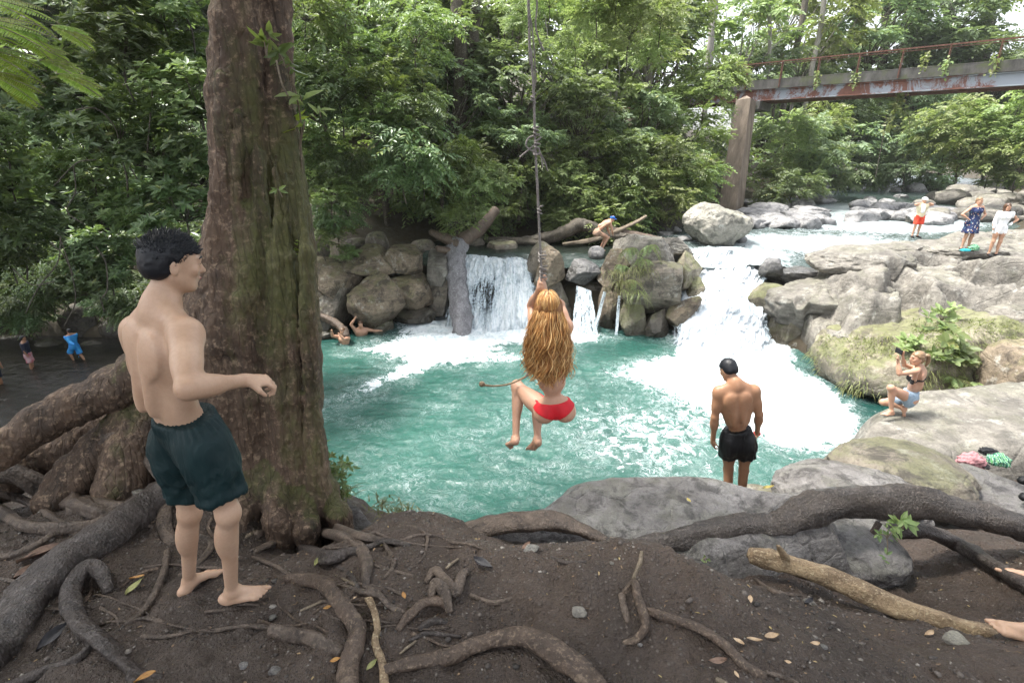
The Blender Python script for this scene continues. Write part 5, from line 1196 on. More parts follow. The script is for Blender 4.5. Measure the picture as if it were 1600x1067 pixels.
M['eye']=NM('dark_eye').set((.03,.02,.015),.15); M['lip']=NM('lips').set((.36,.15,.12),.45)
face(B1,man)
# ---------- woman on the rope ----------
D=3.75
J=dict(head=P(856,478,D+.02),neck=P(860,512,D),chest=P(858,557,D+.0),waist=P(862,598,D-.01),pelvis=P(866,634,D-.02),
 shL=P(835,514,D+.03),shR=P(886,512,D+.02),elL=P(830,478,D+.20),elR=P(876,476,D+.20),wrL=P(843,450,D+.07),wrR=P(852,458,D+.06),
 hipL=P(850,640,D),hipR=P(882,638,D),knL=P(808,603,D+.33),knR=P(838,632,D+.38),anL=P(806,684,D+.10),anR=P(840,686,D+.14),
 toeL=P(790,712,D+.08),toeR=P(827,712,D+.12),headF=(-.08,.98,.12),headU=(0,-.1,1),hdL=(.2,.2,.95),pnL=(.6,.4,0),hdR=(-.15,.1,1),pnR=(-.7,.4,0),soleL=(.3,.75,.6),soleR=(.2,.8,.55))
chk(J)
B2=make_body(J,.93,.0085,'f',.95,curl=(1.15,1.15))
wom=person('person','woman with long curly ginger hair in a red bikini swinging on the rope',B2,'skin_warm')
M['red']=cloth_mat('red_bikini',(.50,.012,.02),.55,20,.2)
a=B2.ax; pv=B2.J['pelvis']; s2=B2.s
def breg(p):
    x=(p-pv)@a['hr']; y=(p-pv)@a['hf']; z=(p-pv)@a['lup']
    top=z-.050*s2-.03*np.abs(x)*1.0; low=-(z+ .115*s2-.80*np.abs(x)*np.where(y<0,.80,1.3)); return np.maximum(top,low)
part(wom,'bikini_bottom',garment(B2,('torso','legL','legR'),.006,breg,.006),'red')
def treg(p):
    c=B2.J['chest']; x=(p-c)@a['r']; y=(p-c)@a['f']; z=(p-c)@a['up']
    return np.abs(z+.03*s2)-np.where(y<0,.011*s2,.045*s2)
part(wom,'bikini_top',garment(B2,('torso',),.006,treg,.006),'red')
bk=B2.J['chest']-a['f']*.108*s2-a['up']*.03*s2+a['r']*.045
V1=tube([bk,bk+np.array([.02,-.02,-.05]),bk+np.array([.045,-.02,-.10])],[.006,.005,.004],6,5); V2=tube([bk,bk+np.array([.03,-.02,-.02]),bk+np.array([.05,-.02,-.06])],[.006,.006,.004],6,5)
part(wom,'bikini_string',merge([V1,V2]),'red')
# long curly hair: many wavy locks
rg=np.random.RandomState(9); hr,hf,hu=(B2.ax['Mh'][:,i] for i in range(3)); Hc=B2.J['head']+hu*.026
parts=[]
for i in range(2500):
    th_=rg.uniform(-2.6,2.6); ph=math.asin(rg.uniform(-.1,1.)); 
    if abs(th_)>2.0 and ph<.5: continue
    ck=int((th_+3)*2.6)*7+int(ph*3.2); cr_=np.random.RandomState(ck); L=rg.uniform(.42,.61)-.08*abs(math.sin(th_)); n1=8; n2=26
    tt=th_*(1-.0) if abs(th_)<1.6 else math.copysign(1.6+(abs(th_)-1.6)*.2,th_)
    e=np.linspace(ph,-.25,n1); az=np.linspace(th_,tt,n1); k_=1.0+rg.uniform(0,.06)
    A1=Hc+np.outer(np.sin(az)*np.cos(e)*.084*k_,hr)-np.outer(np.cos(az)*np.cos(e)*.104*k_,hf)+np.outer(np.sin(e)*.098*k_,hu)
    t=np.linspace(0,1,n2+1)[1:]; q0=A1[-1]-Hc; x_end=math.sin(tt)*.122+rg.normal()*.024; back=-.15-.03*abs(rg.normal())+.09*abs(math.sin(tt))
    sp_=np.sin(np.clip(t*1.6,0,1)*math.pi/2); amp=.003+.024*t*rg.uniform(.7,1.2); fr=cr_.uniform(26,40)/6.28; pp=cr_.uniform(0,6.28)+rg.normal()*.35
    X=q0[0]+(x_end-q0[0])*sp_+amp*np.sin(6.28*fr*t*L+pp)+.02*np.sin(t*5+pp)*t; Yb=q0[1]+(back-q0[1])*np.clip(t*2.4,0,1)**.7+amp*np.cos(6.28*fr*t*L+pp); zz=q0[2]-L*t
    c=np.vstack([A1,Hc+np.stack([X,Yb,zz],1)]); n_=len(c); rr=.0038*(1-.45*np.linspace(0,1,n_))*rg.uniform(.6,1.3)
    parts.append(tube(c,rr,4,1,cap=False,flat=.5))
V,Fq=merge(parts); part(wom,'hair',(V,Fq),'hair_blond')
q=Body(.010); q.cur='x'; q.ell(Hc,np.array([.078,.094,.088]),B2.ax['Mh'],.02); q.cap(Hc-hf*.01-hu*.04,Hc-hf*.05-hu*.26,.062,.084,.05); q.cap(Hc-hf*.05-hu*.26,Hc-hf*.06-hu*.40,.084,.045,.05)
q.cap(Hc-hf*.02-hr*.04-hu*.05,Hc-hf*.05-hr*.10-hu*.31,.05,.035,.05); q.cap(Hc-hf*.02+hr*.04-hu*.05,Hc-hf*.05+hr*.07-hu*.31,.05,.035,.05)
V,Fq=q.build(lambda Fd,ax:np.maximum(Fd,((gridpts(ax)-Hc)@hf-.035).astype(np.float32))); V=V+vnorm(V,Fq)*(.012*ridged(V*np.array([26,26,6]),3,4))[:,None]
part(wom,'hair_mass',(V,Fq),'hair_brown_gold')
face(B2,wom,brow='hair_brown')
# ---------- man in black shorts ----------
D=4.6
def up(px,py,dd=0): return P(px,py,D+dd)
J=dict(head=up(1138,578,.10),neck=up(1150,603,.0),chest=up(1150,630),waist=up(1152,656,.02),pelvis=up(1152,682,.03),
 shL=up(1123,612,.03),shR=up(1178,610,0),elL=up(1117,652,.02),elR=up(1186,648,-.02),wrL=up(1114,686,.07),wrR=up(1183,677,.12),
 hipL=up(1140,690,.03),hipR=up(1165,690,.03),knL=up(1138,733,.06),knR=up(1162,735,.05),anL=up(1137,783,.02),anR=up(1158,785,.02),
 toeL=up(1132,790,.22),toeR=up(1162,792,.22),headF=(-.18,.80,-.58),headU=(-.15,.45,.85),pnL=(.8,.2,0),pnR=(-.8,.2,0),hdL=(.15,.2,-1),hdR=(-.2,.1,-1),soleL=(0,0,1),soleR=(0,0,1))
chk(J)
B3=make_body(J,.93,.0105,'m',1.0,curl=(.45,.5),muscle=1.2)
m3=person('person','tanned shirtless man in black shorts standing on the rock ledge and looking down',B3,'skin_tan')
M['black_cloth']=cloth_mat('black_shorts',(.006,.006,.007),.5,12,.5)
part(m3,'shorts',shorts(B3,.11,.50,vox=.010,seed=8,flare=.012,fold=.010),'black_cloth')
spiky(B3,900,.014,'hair_black',m3,5,w0=.003)
wr=B3.J['wrR']; d_=nrm(wr-B3.J['elR']); u_=nrm(np.cross(d_,[0,1,0])); v_=np.cross(d_,u_)
ring=[wr+(u_*math.cos(t)+v_*math.sin(t))*.030 for t in np.linspace(0,2*math.pi,9)]; part(m3,'wristband',tube(ring,[.006]*9,6,4,cap=False),'red')
face(B3,m3)
# ---------- woman sitting on the slab taking a photograph ----------
D=7.35
def up(px,py,dd=0): return P(px,py,D+dd)
J=dict(head=up(1433,560,.0),neck=up(1437,577,.02),chest=up(1434,590,.02),waist=up(1427,604,.02),pelvis=up(1421,618,.02),
 shL=up(1431,580,-.14),shR=up(1440,579,.16),elL=up(1405,584,-.18),elR=up(1412,570,.10),wrL=up(1403,563,-.12),wrR=up(1410,555,.0),
 hipL=up(1420,622,-.08),hipR=up(1422,621,.10),knL=up(1392,606,-.12),knR=up(1380,628,.06),anL=up(1393,642,-.16),anR=up(1414,638,-.02),
 toeL=up(1376,646,-.20),toeR=up(1424,645,-.05),headF=(-.95,.05,.0),headU=(0,0,1),hdL=(-.1,.1,1),pnL=(-.6,.6,0),hdR=(-.3,-.2,.8),pnR=(-.5,-.5,0),soleL=(0,0,1),soleR=(.9,0,.3))
chk(J)
B4=make_body(J,.93,.012,'f',.92,curl=(.8,.8))
w4=person('person','blond woman in denim shorts and black bikini top kneeling with a raised phone',B4,'skin_warm')
M['denim']=cloth_mat('light_denim',(.22,.30,.38),.85,30,.3,(.34,.43,.52)); M['black_fab']=cloth_mat('black_fabric',(.012,.012,.014),.7)
part(w4,'shorts',shorts(B4,.10,.30,vox=.011,seed=12,flare=.0,fold=.006),'denim')
a4=B4.ax
def t4(p):
    c=B4.J['chest']; y=(p-c)@a4['f']; z=(p-c)@a4['up']; return np.abs(z+.01)-np.where(y<0,.014,.048)
part(w4,'bikini_top',garment(B4,('torso',),.008,t4,.010),'black_fab')
def bun(B,r,mat,tail=True,long=0,seed=0):
    H,Mh,s=B.ax['H'],B.ax['Mh'],B.s; hr,hf,hu=Mh[:,0],Mh[:,1],Mh[:,2]; C=H+hu*.028*s-hf*.012*s
    q=Body(max(B.v*.9,.008)); q.cur='h'; q.ell(C+hu*.004*s-hf*.004*s,np.array([.083,.103,.096])*s,Mh,.02); q.ell(C-hf*.04*s-hu*.05*s,np.array([.066,.06,.06])*s,Mh,.03)
    if long: q.cap(C-hf*.05*s,C-hf*.07*s-hu*long*s,.075*s,.06*s,.04)
    if long:
        for sg in (-1,1): q.cap(C+hr*sg*.06*s-hf*.01*s,C+hr*sg*.085*s+hf*.03*s-hu*long*s,.035*s,.03*s,.03)
    def reg(p):
        y=(p-C)@hf; z=(p-C)@hu; return np.maximum(-(z+(.5 if long else .088)*s-(.11 if not long else .5)*s*sst(-.045*s if not long else .03*s,.06*s,y)),-1e9)
    V,Fq=q.build(lambda Fd,ax:np.maximum(Fd,reg(gridpts(ax))).astype(np.float32)); V=V+vnorm(V,Fq)*(.006*s*ridged(V*np.array([50,50,20]),3,seed))[:,None]
    part(r,'hair',(V,Fq),mat)
    if tail:
        b=C-hf*.10*s+hu*.02*s; V,Fq=tube([b,b-hf*.05*s+hu*.0,b-hf*.075*s-hu*.08*s,b-hf*.06*s-hu*.19*s],[.022*s,.032*s,.034*s,.010*s],8,6,.25,3,ns=30); part(r,'ponytail',(V,Fq),mat)
bun(B4,w4,'hair_lightbrown'); face(B4,w4,brow='hair_brown')
ph=(B4.J['wrL']+B4.J['wrR'])/2+np.array([-.03,.02,.10]); bm=bmesh.new(); bmesh.ops.create_cube(bm,size=1); 
bmesh.ops.scale(bm,vec=(.012,.15,.075),verts=bm.verts); bmesh.ops.bevel(bm,geom=bm.edges[:],offset=.004,segments=2,affect='EDGES'); me=bpy.data.meshes.new('phone'); bm.to_mesh(me); bm.free()
po=bpy.data.objects.new('phone',me); COL.objects.link(po); me.materials.append(M['black_fab']); po.location=tuple(ph); tag(po,'dark phone held up in front of the face of the crouching woman','phone')
for k in ('L','R'):
    an,to=B4.J['an'+k],B4.J['toe'+k]
# ---------- generic posed people given in their own local frame ----------
def local(pos,hdg,s,**ov):
    """x = to the person's right, y = forward, z = up; standing, 1.72 m tall at s=1"""
    L=dict(head=(0,.02,1.60),neck=(0,-.01,1.44),chest=(0,0,1.28),waist=(0,0,1.10),pelvis=(0,0,.95),shL=(-.175,0,1.40),shR=(.175,0,1.40),
     elL=(-.24,-.02,1.11),elR=(.24,-.02,1.11),wrL=(-.25,.06,.86),wrR=(.25,.06,.86),hipL=(-.085,0,.90),hipR=(.085,0,.90),
     knL=(-.10,.01,.49),knR=(.10,.01,.49),anL=(-.11,-.02,.075),anR=(.11,-.02,.075),toeL=(-.15,.17,.02),toeR=(.15,.17,.02),
     headF=(0,1,0),headU=(0,0,1),soleL=(0,0,1),soleR=(0,0,1))
    L.update(ov); c,sn=math.cos(hdg),math.sin(hdg); Rm=np.array([[c,sn,0],[-sn,c,0],[0,0,1]])   # heading clockwise from +y
    out={}
    for k,v in L.items():
        v=Rm@np.asarray(v,float); out[k]=v if k[:2] in('hd','pn') or k in('headF','headU','soleL','soleR') else np.asarray(pos)+v*s
    return out
akimbo=dict(elL=(-.40,-.05,1.17),elR=(.40,-.05,1.17),wrL=(-.20,.06,1.02),wrR=(.20,.06,1.02))
# woman in floral dress
d=16.0; p=P(1507,391,d); s=1.62/1.72*.98
J=local(p,R(178),s,**akimbo); B5=make_body(J,s,.017,'f',.98,hands=False)
w5=person('person','woman in a dark blue floral dress with hands on her hips on the pale rocks',B5,'skin_warm')
a5=B5.ax
def dress(B,top,hem,neckdrop=.0,off=.02,flare=.25,vox=.014,seed=2):
    J=B.J;s=B.s;C=J['pelvis']; a=B.ax; q=B.pick(('torso',),vox); q.cur='x'; q.ops=[o for o in q.ops if not o[6]]
    q.cap(C+a['lup']*.05*s,C-np.array([0,0,1.])*(.95-hem)*s*1.15,.13*s,(.13+flare*.35)*s,.05*s)
    q.ops=[(o[0],o[1],o[2],o[3]+off,o[4]+off,o[5],o[6]) if o[0]=='c' else (o[0],o[1],o[2]+off,o[3],o[4],o[5],o[6]) for o in q.ops]
    zt=C[2]+(top-.95)*s; zb=C[2]-(.95-hem)*s
    V,Fq=q.build(lambda Fd,ax:np.maximum(Fd,np.maximum(gridpts(ax)[...,2]-zt,zb-gridpts(ax)[...,2])).astype(np.float32))
    return V+vnorm(V,Fq)*(.008*s*ridged(V*np.array([14,14,4]),2,seed))[:,None],Fq
m=NM('blue_floral_fabric'); w=m.co('World'); v=m.voro(w,17); v2=m.n('TexVoronoi'); v2.inputs['Scale'].default_value=17; m.l(w,v2.inputs['Vector']); sp=m.n('SeparateColor'); m.l(v2.outputs[1],sp.inputs[0])
c=m.mix(m.ramp(v,[(.22,1.),(.32,0.)]),(.012,.025,.09),m.ramp(sp.outputs[0],[(.3,(.55,.50,.45)),(.6,(.55,.22,.06)),(.8,(.10,.22,.30))],'CONSTANT')); M['floral']=m.set(c,.8)
part(w5,'dress',dress(B5,1.40,.58),'floral'); bun(B5,w5,'hair_lightbrown',tail=False,seed=4); face(B5,w5,brow='hair_brown')
def shoes(B,r,mat,name='shoe'):
    for k in ('L','R'):
        a_=B.J['an'+k];t_=B.J['toe'+k]; f_=nrm((t_-a_)*np.array([1,1,0])); s=B.s; V,Fq=tube([a_-f_*.06*s-np.array([0,0,.025*s]),a_-np.array([0,0,.03*s]),a_+f_*.10*s-np.array([0,0,.035*s]),t_+f_*.02*s+np.array([0,0,.0])],[.036*s,.045*s,.045*s,.032*s],10,5); part(r,name,(V,Fq),mat)
shoes(B5,w5,'black_fab','sandal')
# woman in white
d=15.6; p=P(1550,400,d)
J=local(p,R(190),s*.98,elL=(-.42,-.02,1.20),wrL=(-.20,.05,1.05),elR=(.23,-.02,1.12),wrR=(.24,.05,.87)); B6=make_body(J,s*.98,.017,'f',.92,hands=False)
w6=person('person','dark haired woman in white shirt and white shorts on the pale rocks',B6,'skin_warm')
M['white_cloth']=cloth_mat('white_cotton',(.74,.75,.76),.85,12,.4)
part(w6,'shirt',garment(B6,('torso','armL','armR'),.016,lambda p:np.maximum(np.maximum(p[...,2]-(B6.J['neck'][2]+.02),B6.J['pelvis'][2]-.02-p[...,2]),np.abs((p-B6.J['chest'])@B6.ax['r'])-.235),.014),'white_cloth')
part(w6,'shorts',shorts(B6,.08,.38,vox=.014,seed=5,flare=.0,fold=.006),'white_cloth'); bun(B6,w6,'hair_brown',tail=False,long=.26,seed=6); face(B6,w6,brow='hair_brown'); shoes(B6,w6,'black_fab','sandal')
# man in red shorts
d=21.5; p=P(1429,371,d); s7=.93
J=local(p,R(185),s7,elL=(-.36,.06,1.42),elR=(.36,.06,1.42),wrL=(-.16,.10,1.50),wrR=(.16,.10,1.50)); B7=make_body(J,s7,.022,'m',.95,hands=False,detail=False)
m7=person('person','man in red shorts and pale yellow shirt with arms raised standing by the upper rapids',B7,'skin_warm')
M['yellow_cloth']=cloth_mat('pale_yellow_shirt',(.62,.55,.38),.85); M['red_cloth']=cloth_mat('orange_red_shorts',(.62,.06,.03),.8)
part(m7,'shirt',garment(B7,('torso',),.03,lambda p:np.maximum(p[...,2]-(B7.J['neck'][2]+.02),B7.J['pelvis'][2]-.05-p[...,2]),.02),'yellow_cloth')
part(m7,'towel',tube([B7.J['neck']+np.array([-.10,-.15,.0]),B7.J['chest']+np.array([-.10,-.20,0]),B7.J['waist']+np.array([-.10,-.19,0])],[.05,.07,.06],8,4),'white_cloth')
part(m7,'shorts',shorts(B7,.05,.75,vox=.02,seed=6,flare=.02),'red_cloth'); shoes(B7,m7,'black_fab')
q=Body(.02); q.cur='h'; q.ell(B7.J['head']+np.array([0,0,.06]),np.array([.10,.11,.07]),None,.02); q.ell(B7.J['head']+np.array([0,-.06,.04]),np.array([.09,.12,.015]),None,.01); part(m7,'cap',q.build(),'white_cloth')
# crouching man on the far rock
d=18.4; p=P(938,392,d); s8=.95
J=local(p,R(75),s8,head=(0,.42,1.16),neck=(0,.28,1.08),chest=(0,.12,.99),waist=(0,-.04,.86),pelvis=(0,-.16,.72),shL=(-.16,.24,1.06),shR=(.16,.24,1.06),elL=(-.18,.34,.80),elR=(.18,.34,.80),wrL=(-.12,.40,.58),wrR=(.12,.42,.58),hipL=(-.08,-.14,.68),hipR=(.08,-.14,.68),knL=(-.12,.26,.52),knR=(.12,.24,.50),anL=(-.12,.04,.08),anR=(.12,.0,.08),toeL=(-.13,.24,.02),toeR=(.13,.20,.02),headF=(0,.8,-.6),headU=(0,.6,.8))
B8=make_body(J,s8,.02,'m',.92,hands=False,detail=False)
m8=person('person','bare chested man in a blue cap crouching on the stones above the falls',B8,'skin_warm')
M['tan_cloth']=cloth_mat('tan_shorts',(.30,.20,.14),.85); M['blue_cloth']=cloth_mat('blue_fabric',(.03,.12,.42),.8)
part(m8,'shorts',shorts(B8,.06,.6,vox=.018,seed=7,flare=.0),'tan_cloth')
q=Body(.018); q.cur='h'; hd=B8.J['head']; q.ell(hd+np.array([-.0,0,.05]),np.array([.095,.09,.06]),None,.02); q.ell(hd+np.array([.09,0,.0]),np.array([.07,.07,.015]),None,.01); part(m8,'cap',q.build(),'blue_cloth')
# swimmers
def swimmer(px,py,d,head,lab,**ov):
    p=PZ(px,py,WZ); p[2]=WZ-1.15; J=local(p,head,.95,**ov); B=make_body(J,.95,.018,'m',.95,hands=False,detail=False)
    r=person('person',lab,B,'skin_warm'); spiky(B,150,.01,'hair_brown',r,3,w0=.006); return r
swimmer(538,536,15,R(200),'swimmer by the cliff with both arms lifted to the fallen branch',elR=(.26,.20,1.48),wrR=(.18,.30,1.72),elL=(-.22,.26,1.45),wrL=(-.10,.34,1.66))
swimmer(565,524,15.2,R(160),'second swimmer by the cliff stretching one arm up beside a boulder',elR=(.30,.0,1.62),wrR=(.12,.05,1.88),elL=(-.42,.05,1.34),wrL=(-.66,.1,1.33))
# children in the stream
M['blue_print']=cloth_mat('blue_print_swimwear',(.02,.16,.55),.7,16,.2,(.05,.35,.65)); M['pink_cloth']=cloth_mat('pink_print_fabric',(.42,.07,.10),.8,18,.2,(.5,.4,.4)); M['dark_cloth']=cloth_mat('dark_navy_fabric',(.012,.015,.03),.7)
def child(px,py,lean,lab,top,bot,head,skin='skin_tan',**ov):
    s=.62; p=PZ(px,py,WZ); p[2]=WZ-.16; J=local(p,head,s,**ov); B=make_body(J,s,.016,'m',1.05,hands=False,detail=False)
    r=person('person',lab,B,skin); 
    part(r,'shirt',garment(B,('torso','armL','armR'),.015,lambda q:np.maximum(np.maximum(q[...,2]-(B.J['neck'][2]+.0),B.J['pelvis'][2]+.02-q[...,2]),np.abs((q-B.J['chest'])@B.ax['r'])-.17),.014),top)
    part(r,'shorts',shorts(B,.06,.85,vox=.014,seed=4),bot); spiky(B,150,.01,'hair_black',r,3,w0=.006)
child(122,562,0,'child in blue swimwear running through the dark stream at the left','blue_print','blue_print',R(-70),elR=(.20,.25,1.15),wrR=(.2,.45,1.15),elL=(-.22,-.25,1.15),wrL=(-.2,-.42,1.1),knL=(-.1,.25,.56),anL=(-.1,.10,.15),toeL=(-.1,.28,.05),anR=(.1,-.35,.10),toeR=(.1,-.2,.0),knR=(.1,-.10,.48))
child(51,575,0,'small child in dark top and pink shorts wading in the dark stream','dark_cloth','pink_cloth',R(60))
# bather cut by the left edge
p=PZ(-4,602,WZ); p[2]=WZ-.35; J=local(p,R(90),.85); B9=make_body(J,.85,.018,'m',1,hands=False,detail=False); m9=person('person','bare backed bather standing in the dark stream at the left edge',B9,'skin_tan'); part(m9,'shorts',shorts(B9,.05,.6,vox=.016),'dark_cloth'); spiky(B9,150,.01,'hair_black',m9,3,w0=.006)
# barefoot person standing just beyond the right edge, only the feet in view
pf=G(1635,945); 
J=local(pf,R(-90),.97,anL=(-.2,-.03,.075),anR=(.2,-.03,.075),toeL=(-.19,.20,.02),toeR=(.19,.20,.02),knL=(-.16,-.05,.49),knR=(.16,-.05,.49),pelvis=(0,-.14,.95),hipL=(-.085,-.14,.9),hipR=(.085,-.14,.9),waist=(0,-.15,1.1),chest=(0,-.14,1.28),neck=(0,-.14,1.44),head=(0,-.1,1.6),shL=(-.175,-.14,1.4),shR=(.175,-.14,1.4),elL=(-.24,-.16,1.11),elR=(.24,-.16,1.11),wrL=(-.25,-.06,.86),wrR=(.25,-.06,.86))
nearL=P(1598,1003,1.80); farR=P(1600,905,2.2)
for k,(ax_,ay_,tx_,ty_) in dict(L=(1612,988,1538,990),R=(1614,903,1538,897)).items():
    a0=G(ax_,ay_+14); t0=G(tx_,ty_+6); J['an'+k]=a0+np.array([0,0,.075]); J['toe'+k]=nrm((t0-a0)*np.array([1,1,0]))*.20+a0+np.array([0,0,.02]); J['kn'+k]=J['an'+k]*.9+J['pelvis']*.1+np.array([.05,0,.36])
B10=make_body(J,1.02,.0062,'m',1); m10=person('person','barefoot person at the right edge with only the feet beside the pale log in view',B10,'skin_pale')
part(m10,'shorts',shorts(B10,.07,.6,vox=.012),'dark_cloth'); spiky(B10,300,.02,'hair_black',m10,3,w0=.006)
# ---------- the rope ----------
M['rope']=cloth_mat('weathered_rope',(.17,.155,.14),.9,60,.6,(.32,.29,.27)); M['stick']=M['twig']
hand=(B2.J['wrL']+B2.J['wrR'])/2+np.array([0,.03,.06])
def rp(px,py,d=3.83): return P(px,py,d)
rope=empty('swing_rope',tuple(rp(826,0,3.83))); tag(rope,'long knotted swing rope with a wooden handle hanging over the pool','rope')
hang=rp(826,8)+np.array([-.12,0,3.6])
def tw(pts,r,n=10,sd=0,turns=90):
    c=crom(pts,n); L=np.r_[0,np.cumsum(np.linalg.norm(np.diff(c,axis=0),axis=1))]; T=np.gradient(c,axis=0); T/=np.linalg.norm(T,axis=1)[:,None]
    A=nrm(np.cross(T[0],[.3,.9,.1])); A=np.cross(T,np.cross(A,T)); A/=np.linalg.norm(A,axis=1)[:,None]; Bn=np.cross(T,A)
    m=max(20,int(L[-1]/.006)) ; q=np.linspace(0,L[-1],m); f=lambda X:np.stack([np.interp(q,L,X[:,k]) for k in range(3)],-1); c2,A2,B2_=f(c),f(A),f(Bn); out=[]
    for k in range(3):
        a=q*turns+2.094*k; out.append(tube(c2+(A2*np.cos(a)[:,None]+B2_*np.sin(a)[:,None])*r*.5,np.full(m,r*.62),5,1,cap=False))
    return merge(out)
part(rope,'rope',tw([hang,rp(826,8),rp(830,80),rp(834,150),rp(836,220),rp(840,300),rp(844,390),rp(847,440),hand+np.array([0,0,-.03]),rp(850,500,3.88),rp(838,560,4.0),rp(822,588,4.0)],.009),'rope')
part(rope,'rope',tw([rp(826,8),rp(833,60),rp(836,110),rp(834,155)],.005,sd=1),'rope')
def knot(px,py,w,h,n,seed):
    rg=np.random.RandomState(seed); c=rp(px,py); s=PXM(px,py,3.83); pts=[c+np.array([math.cos(k*2.1)*w,math.sin(k*2.1)*w,(.5-k/n)*2*h])*s*(1+.2*rg.normal()) for k in range(n)]
    part(rope,'knot',tube(pts,[.0062]*n,6,6,cap=True),'rope')
knot(832,155,4,6,7,1); knot(838,228,5,16,14,2); knot(837,205,5,6,7,6); knot(843,330,4,6,7,3); knot(846,402,6,8,9,4); knot(848,428,6,12,12,5)
part(rope,'rope_end',tw([rp(836,212),rp(826,216),rp(822,228),rp(832,236),rp(838,228)],.006),'rope')
part(rope,'rope_end',tw([rp(836,226),rp(824,236),rp(812,246)],.006),'rope')
part(rope,'rope_end',tw([rp(842,236),rp(850,250),rp(856,268)],.005),'rope')
part(rope,'rope_end',tw([rp(842,232),rp(846,248),rp(848,262)],.005),'rope')
V,Fq=tube([rp(754,601,4.0),rp(770,603,4.0),rp(795,600,4.0),rp(822,588,4.0),rp(832,578,4.0)],[.013,.009,.009,.009,.008],8,6,.1,3); part(rope,'handle_stick',(V,Fq),'log')
V,Fc=ico(3); part(rope,'handle_knob',(V*.026+rp(753,600,4.0),Fc),'log')
pull=rp(830,-60); 
part(rope,'side_rope',tw([rp(838,-40),rp(839,10),rp(837,40),rp(842,62),rp(850,80)],.006),M['blue_rope'] if 'blue_rope' in M else 'rope')
# ================= bridge =================
def boxm(c,ax,dims,bev=.0):
    c=np.asarray(c,float); ax=np.asarray(ax,float); h=np.asarray(dims)/2
    V=np.array([c+ax@(np.array([sx,sy,sz])*h) for sx in(-1,1) for sy in(-1,1) for sz in(-1,1)])
    return V,np.array([[0,1,3,2],[4,6,7,5],[0,4,5,1],[2,3,7,6],[0,2,6,4],[1,5,7,3]])
m=NM('mossy_stained_concrete'); w=m.co('World'); c=m.ramp(m.noise(m.sc(w,(1,1,.5)),1.8,8,.75),[(.35,(.035,.033,.03)),(.68,(.13,.125,.115))]); c=m.mix(m.ramp(m.noise(w,.9,6,.7),[(.5,0.),(.62,.8)]),c,(.07,.085,.03)); M['bridge_conc']=m.set(c,.9,m.bump(m.noise(w,18,6,.7),.5,.03))
m=NM('peeling_blue_grey_paint'); w=m.co('World'); c=m.mix(m.ramp(m.noise(m.sc(w,(1,1,.8)),.55,7,.8,.6),[(.44,0.),(.50,1.)]),(.30,.33,.37),m.mix(m.noise(w,6,5,.7),(.07,.025,.018),(.28,.12,.08))); M['bridge_paint']=m.set(c,.65,m.bump(m.noise(w,20,4),.3,.02))
m=NM('rusty_steel'); w=m.co('World'); c=m.ramp(m.noise(w,5,7,.7),[(.3,(.05,.022,.014)),(.6,(.13,.055,.035)),(.75,(.26,.17,.13))]); M['rust']=m.set(c,.85,m.bump(m.noise(w,30,5),.5,.01))
m=NM('grey_pier_concrete'); w=m.co('World'); c=m.ramp(m.noise(m.sc(w,(1,1,.22)),2.6,7,.7),[(.3,(.08,.065,.05)),(.6,(.24,.19,.145)),(.75,(.38,.33,.28))]); M['pier']=m.set(c,.85,m.bump(m.noise(m.sc(w,(1,1,.3)),9,6,.7),.5,.04))
A=P(1200,157,34);Bp=P(1600,133,27); zb=(A[2]+Bp[2])/2; A[2]=Bp[2]=zb
dx=nrm(Bp-A); dn=nrm(np.array([dx[1],-dx[0],0])); dn=-dn if dn[1]>0 else dn   # towards the camera
AX=np.stack([dx,dn,[0,0,1.]],1)
def line_at(px,z):
    lo,hi=-60.,40.
    for _ in range(60):
        mid=(lo+hi)/2; q=A+dx*mid; q[2]=z
        if PROJ(q)[0]<px: lo=mid
        else: hi=mid
    return lo
br=empty('footbridge',tuple(A)); tag(br,'rusty steel footbridge with a mossy concrete deck crossing above the river','bridge')
s0,s1=-26.,30.; mid=(s0+s1)/2; Ln=s1-s0
def bpart(name,VF,mat,par=br): 
    o=mesh(name,VF[0]-A,VF[1],M[mat],smooth=False,parent=par); return o
def along(off,z,h,wd,a=s0,b=s1): return boxm(A+dx*(a+b)/2-dn*off+np.array([0,0,z+h/2]),AX,(b-a,wd,h))
ga=line_at(1188,zb); gs=s0
bpart('deck',along(1.2,.62,.46,2.55),'bridge_conc')
bpart('girder',merge([along(.18,.0,.06,.30,gs),along(.18,.06,.50,.05,gs),along(.18,.56,.057,.30,gs)]),'bridge_paint')
for k,o_ in enumerate((.95,1.7,2.35)): bpart('cross_beam' if False else 'lower_beam',merge([along(o_,.0,.06,.30,gs+.02*k),along(o_,.06,.50,.05,gs+.02*k),along(o_,.56,.055,.30,gs+.02*k)]),'rust')
bpart('curb',along(.0,1.083,.05,.16),'bridge_conc')
zr=1.08+.92
bpart('handrail',merge([along(-.06,zr,.07,.08)]),'rust'); bpart('handrail',along(-.05,zr-.10,.035,.04),'rust')
ps=[line_at(x,zb+1.2) for x in (1166,1219,1278,1340,1407,1479,1559)]
sp=(ps[-1]-ps[0])/6; posts=[ps[0]+sp*k for k in range(-7,12)]
for k in posts:
    if k<s0+.3 or k>s1-.3: continue
    c0=A+dx*k+dn*.055; bpart('rail_post',merge([boxm(c0+np.array([0,0,.62+.72]),AX,(.05,.11,1.32)),boxm(c0+dx*.06+np.array([0,0,.62+.72]),AX,(.012,.16,1.30))]),'rust')
pb=P(1142,322,33.2); pt=P(1163,178,34.2); pt[2]=zb-.02; c=tube([pb-np.array([0,0,1.5]),pb,(pb+pt)/2,pt],[.80,.78,.70,.62],4,3)
bpart('pier',c,'pier')
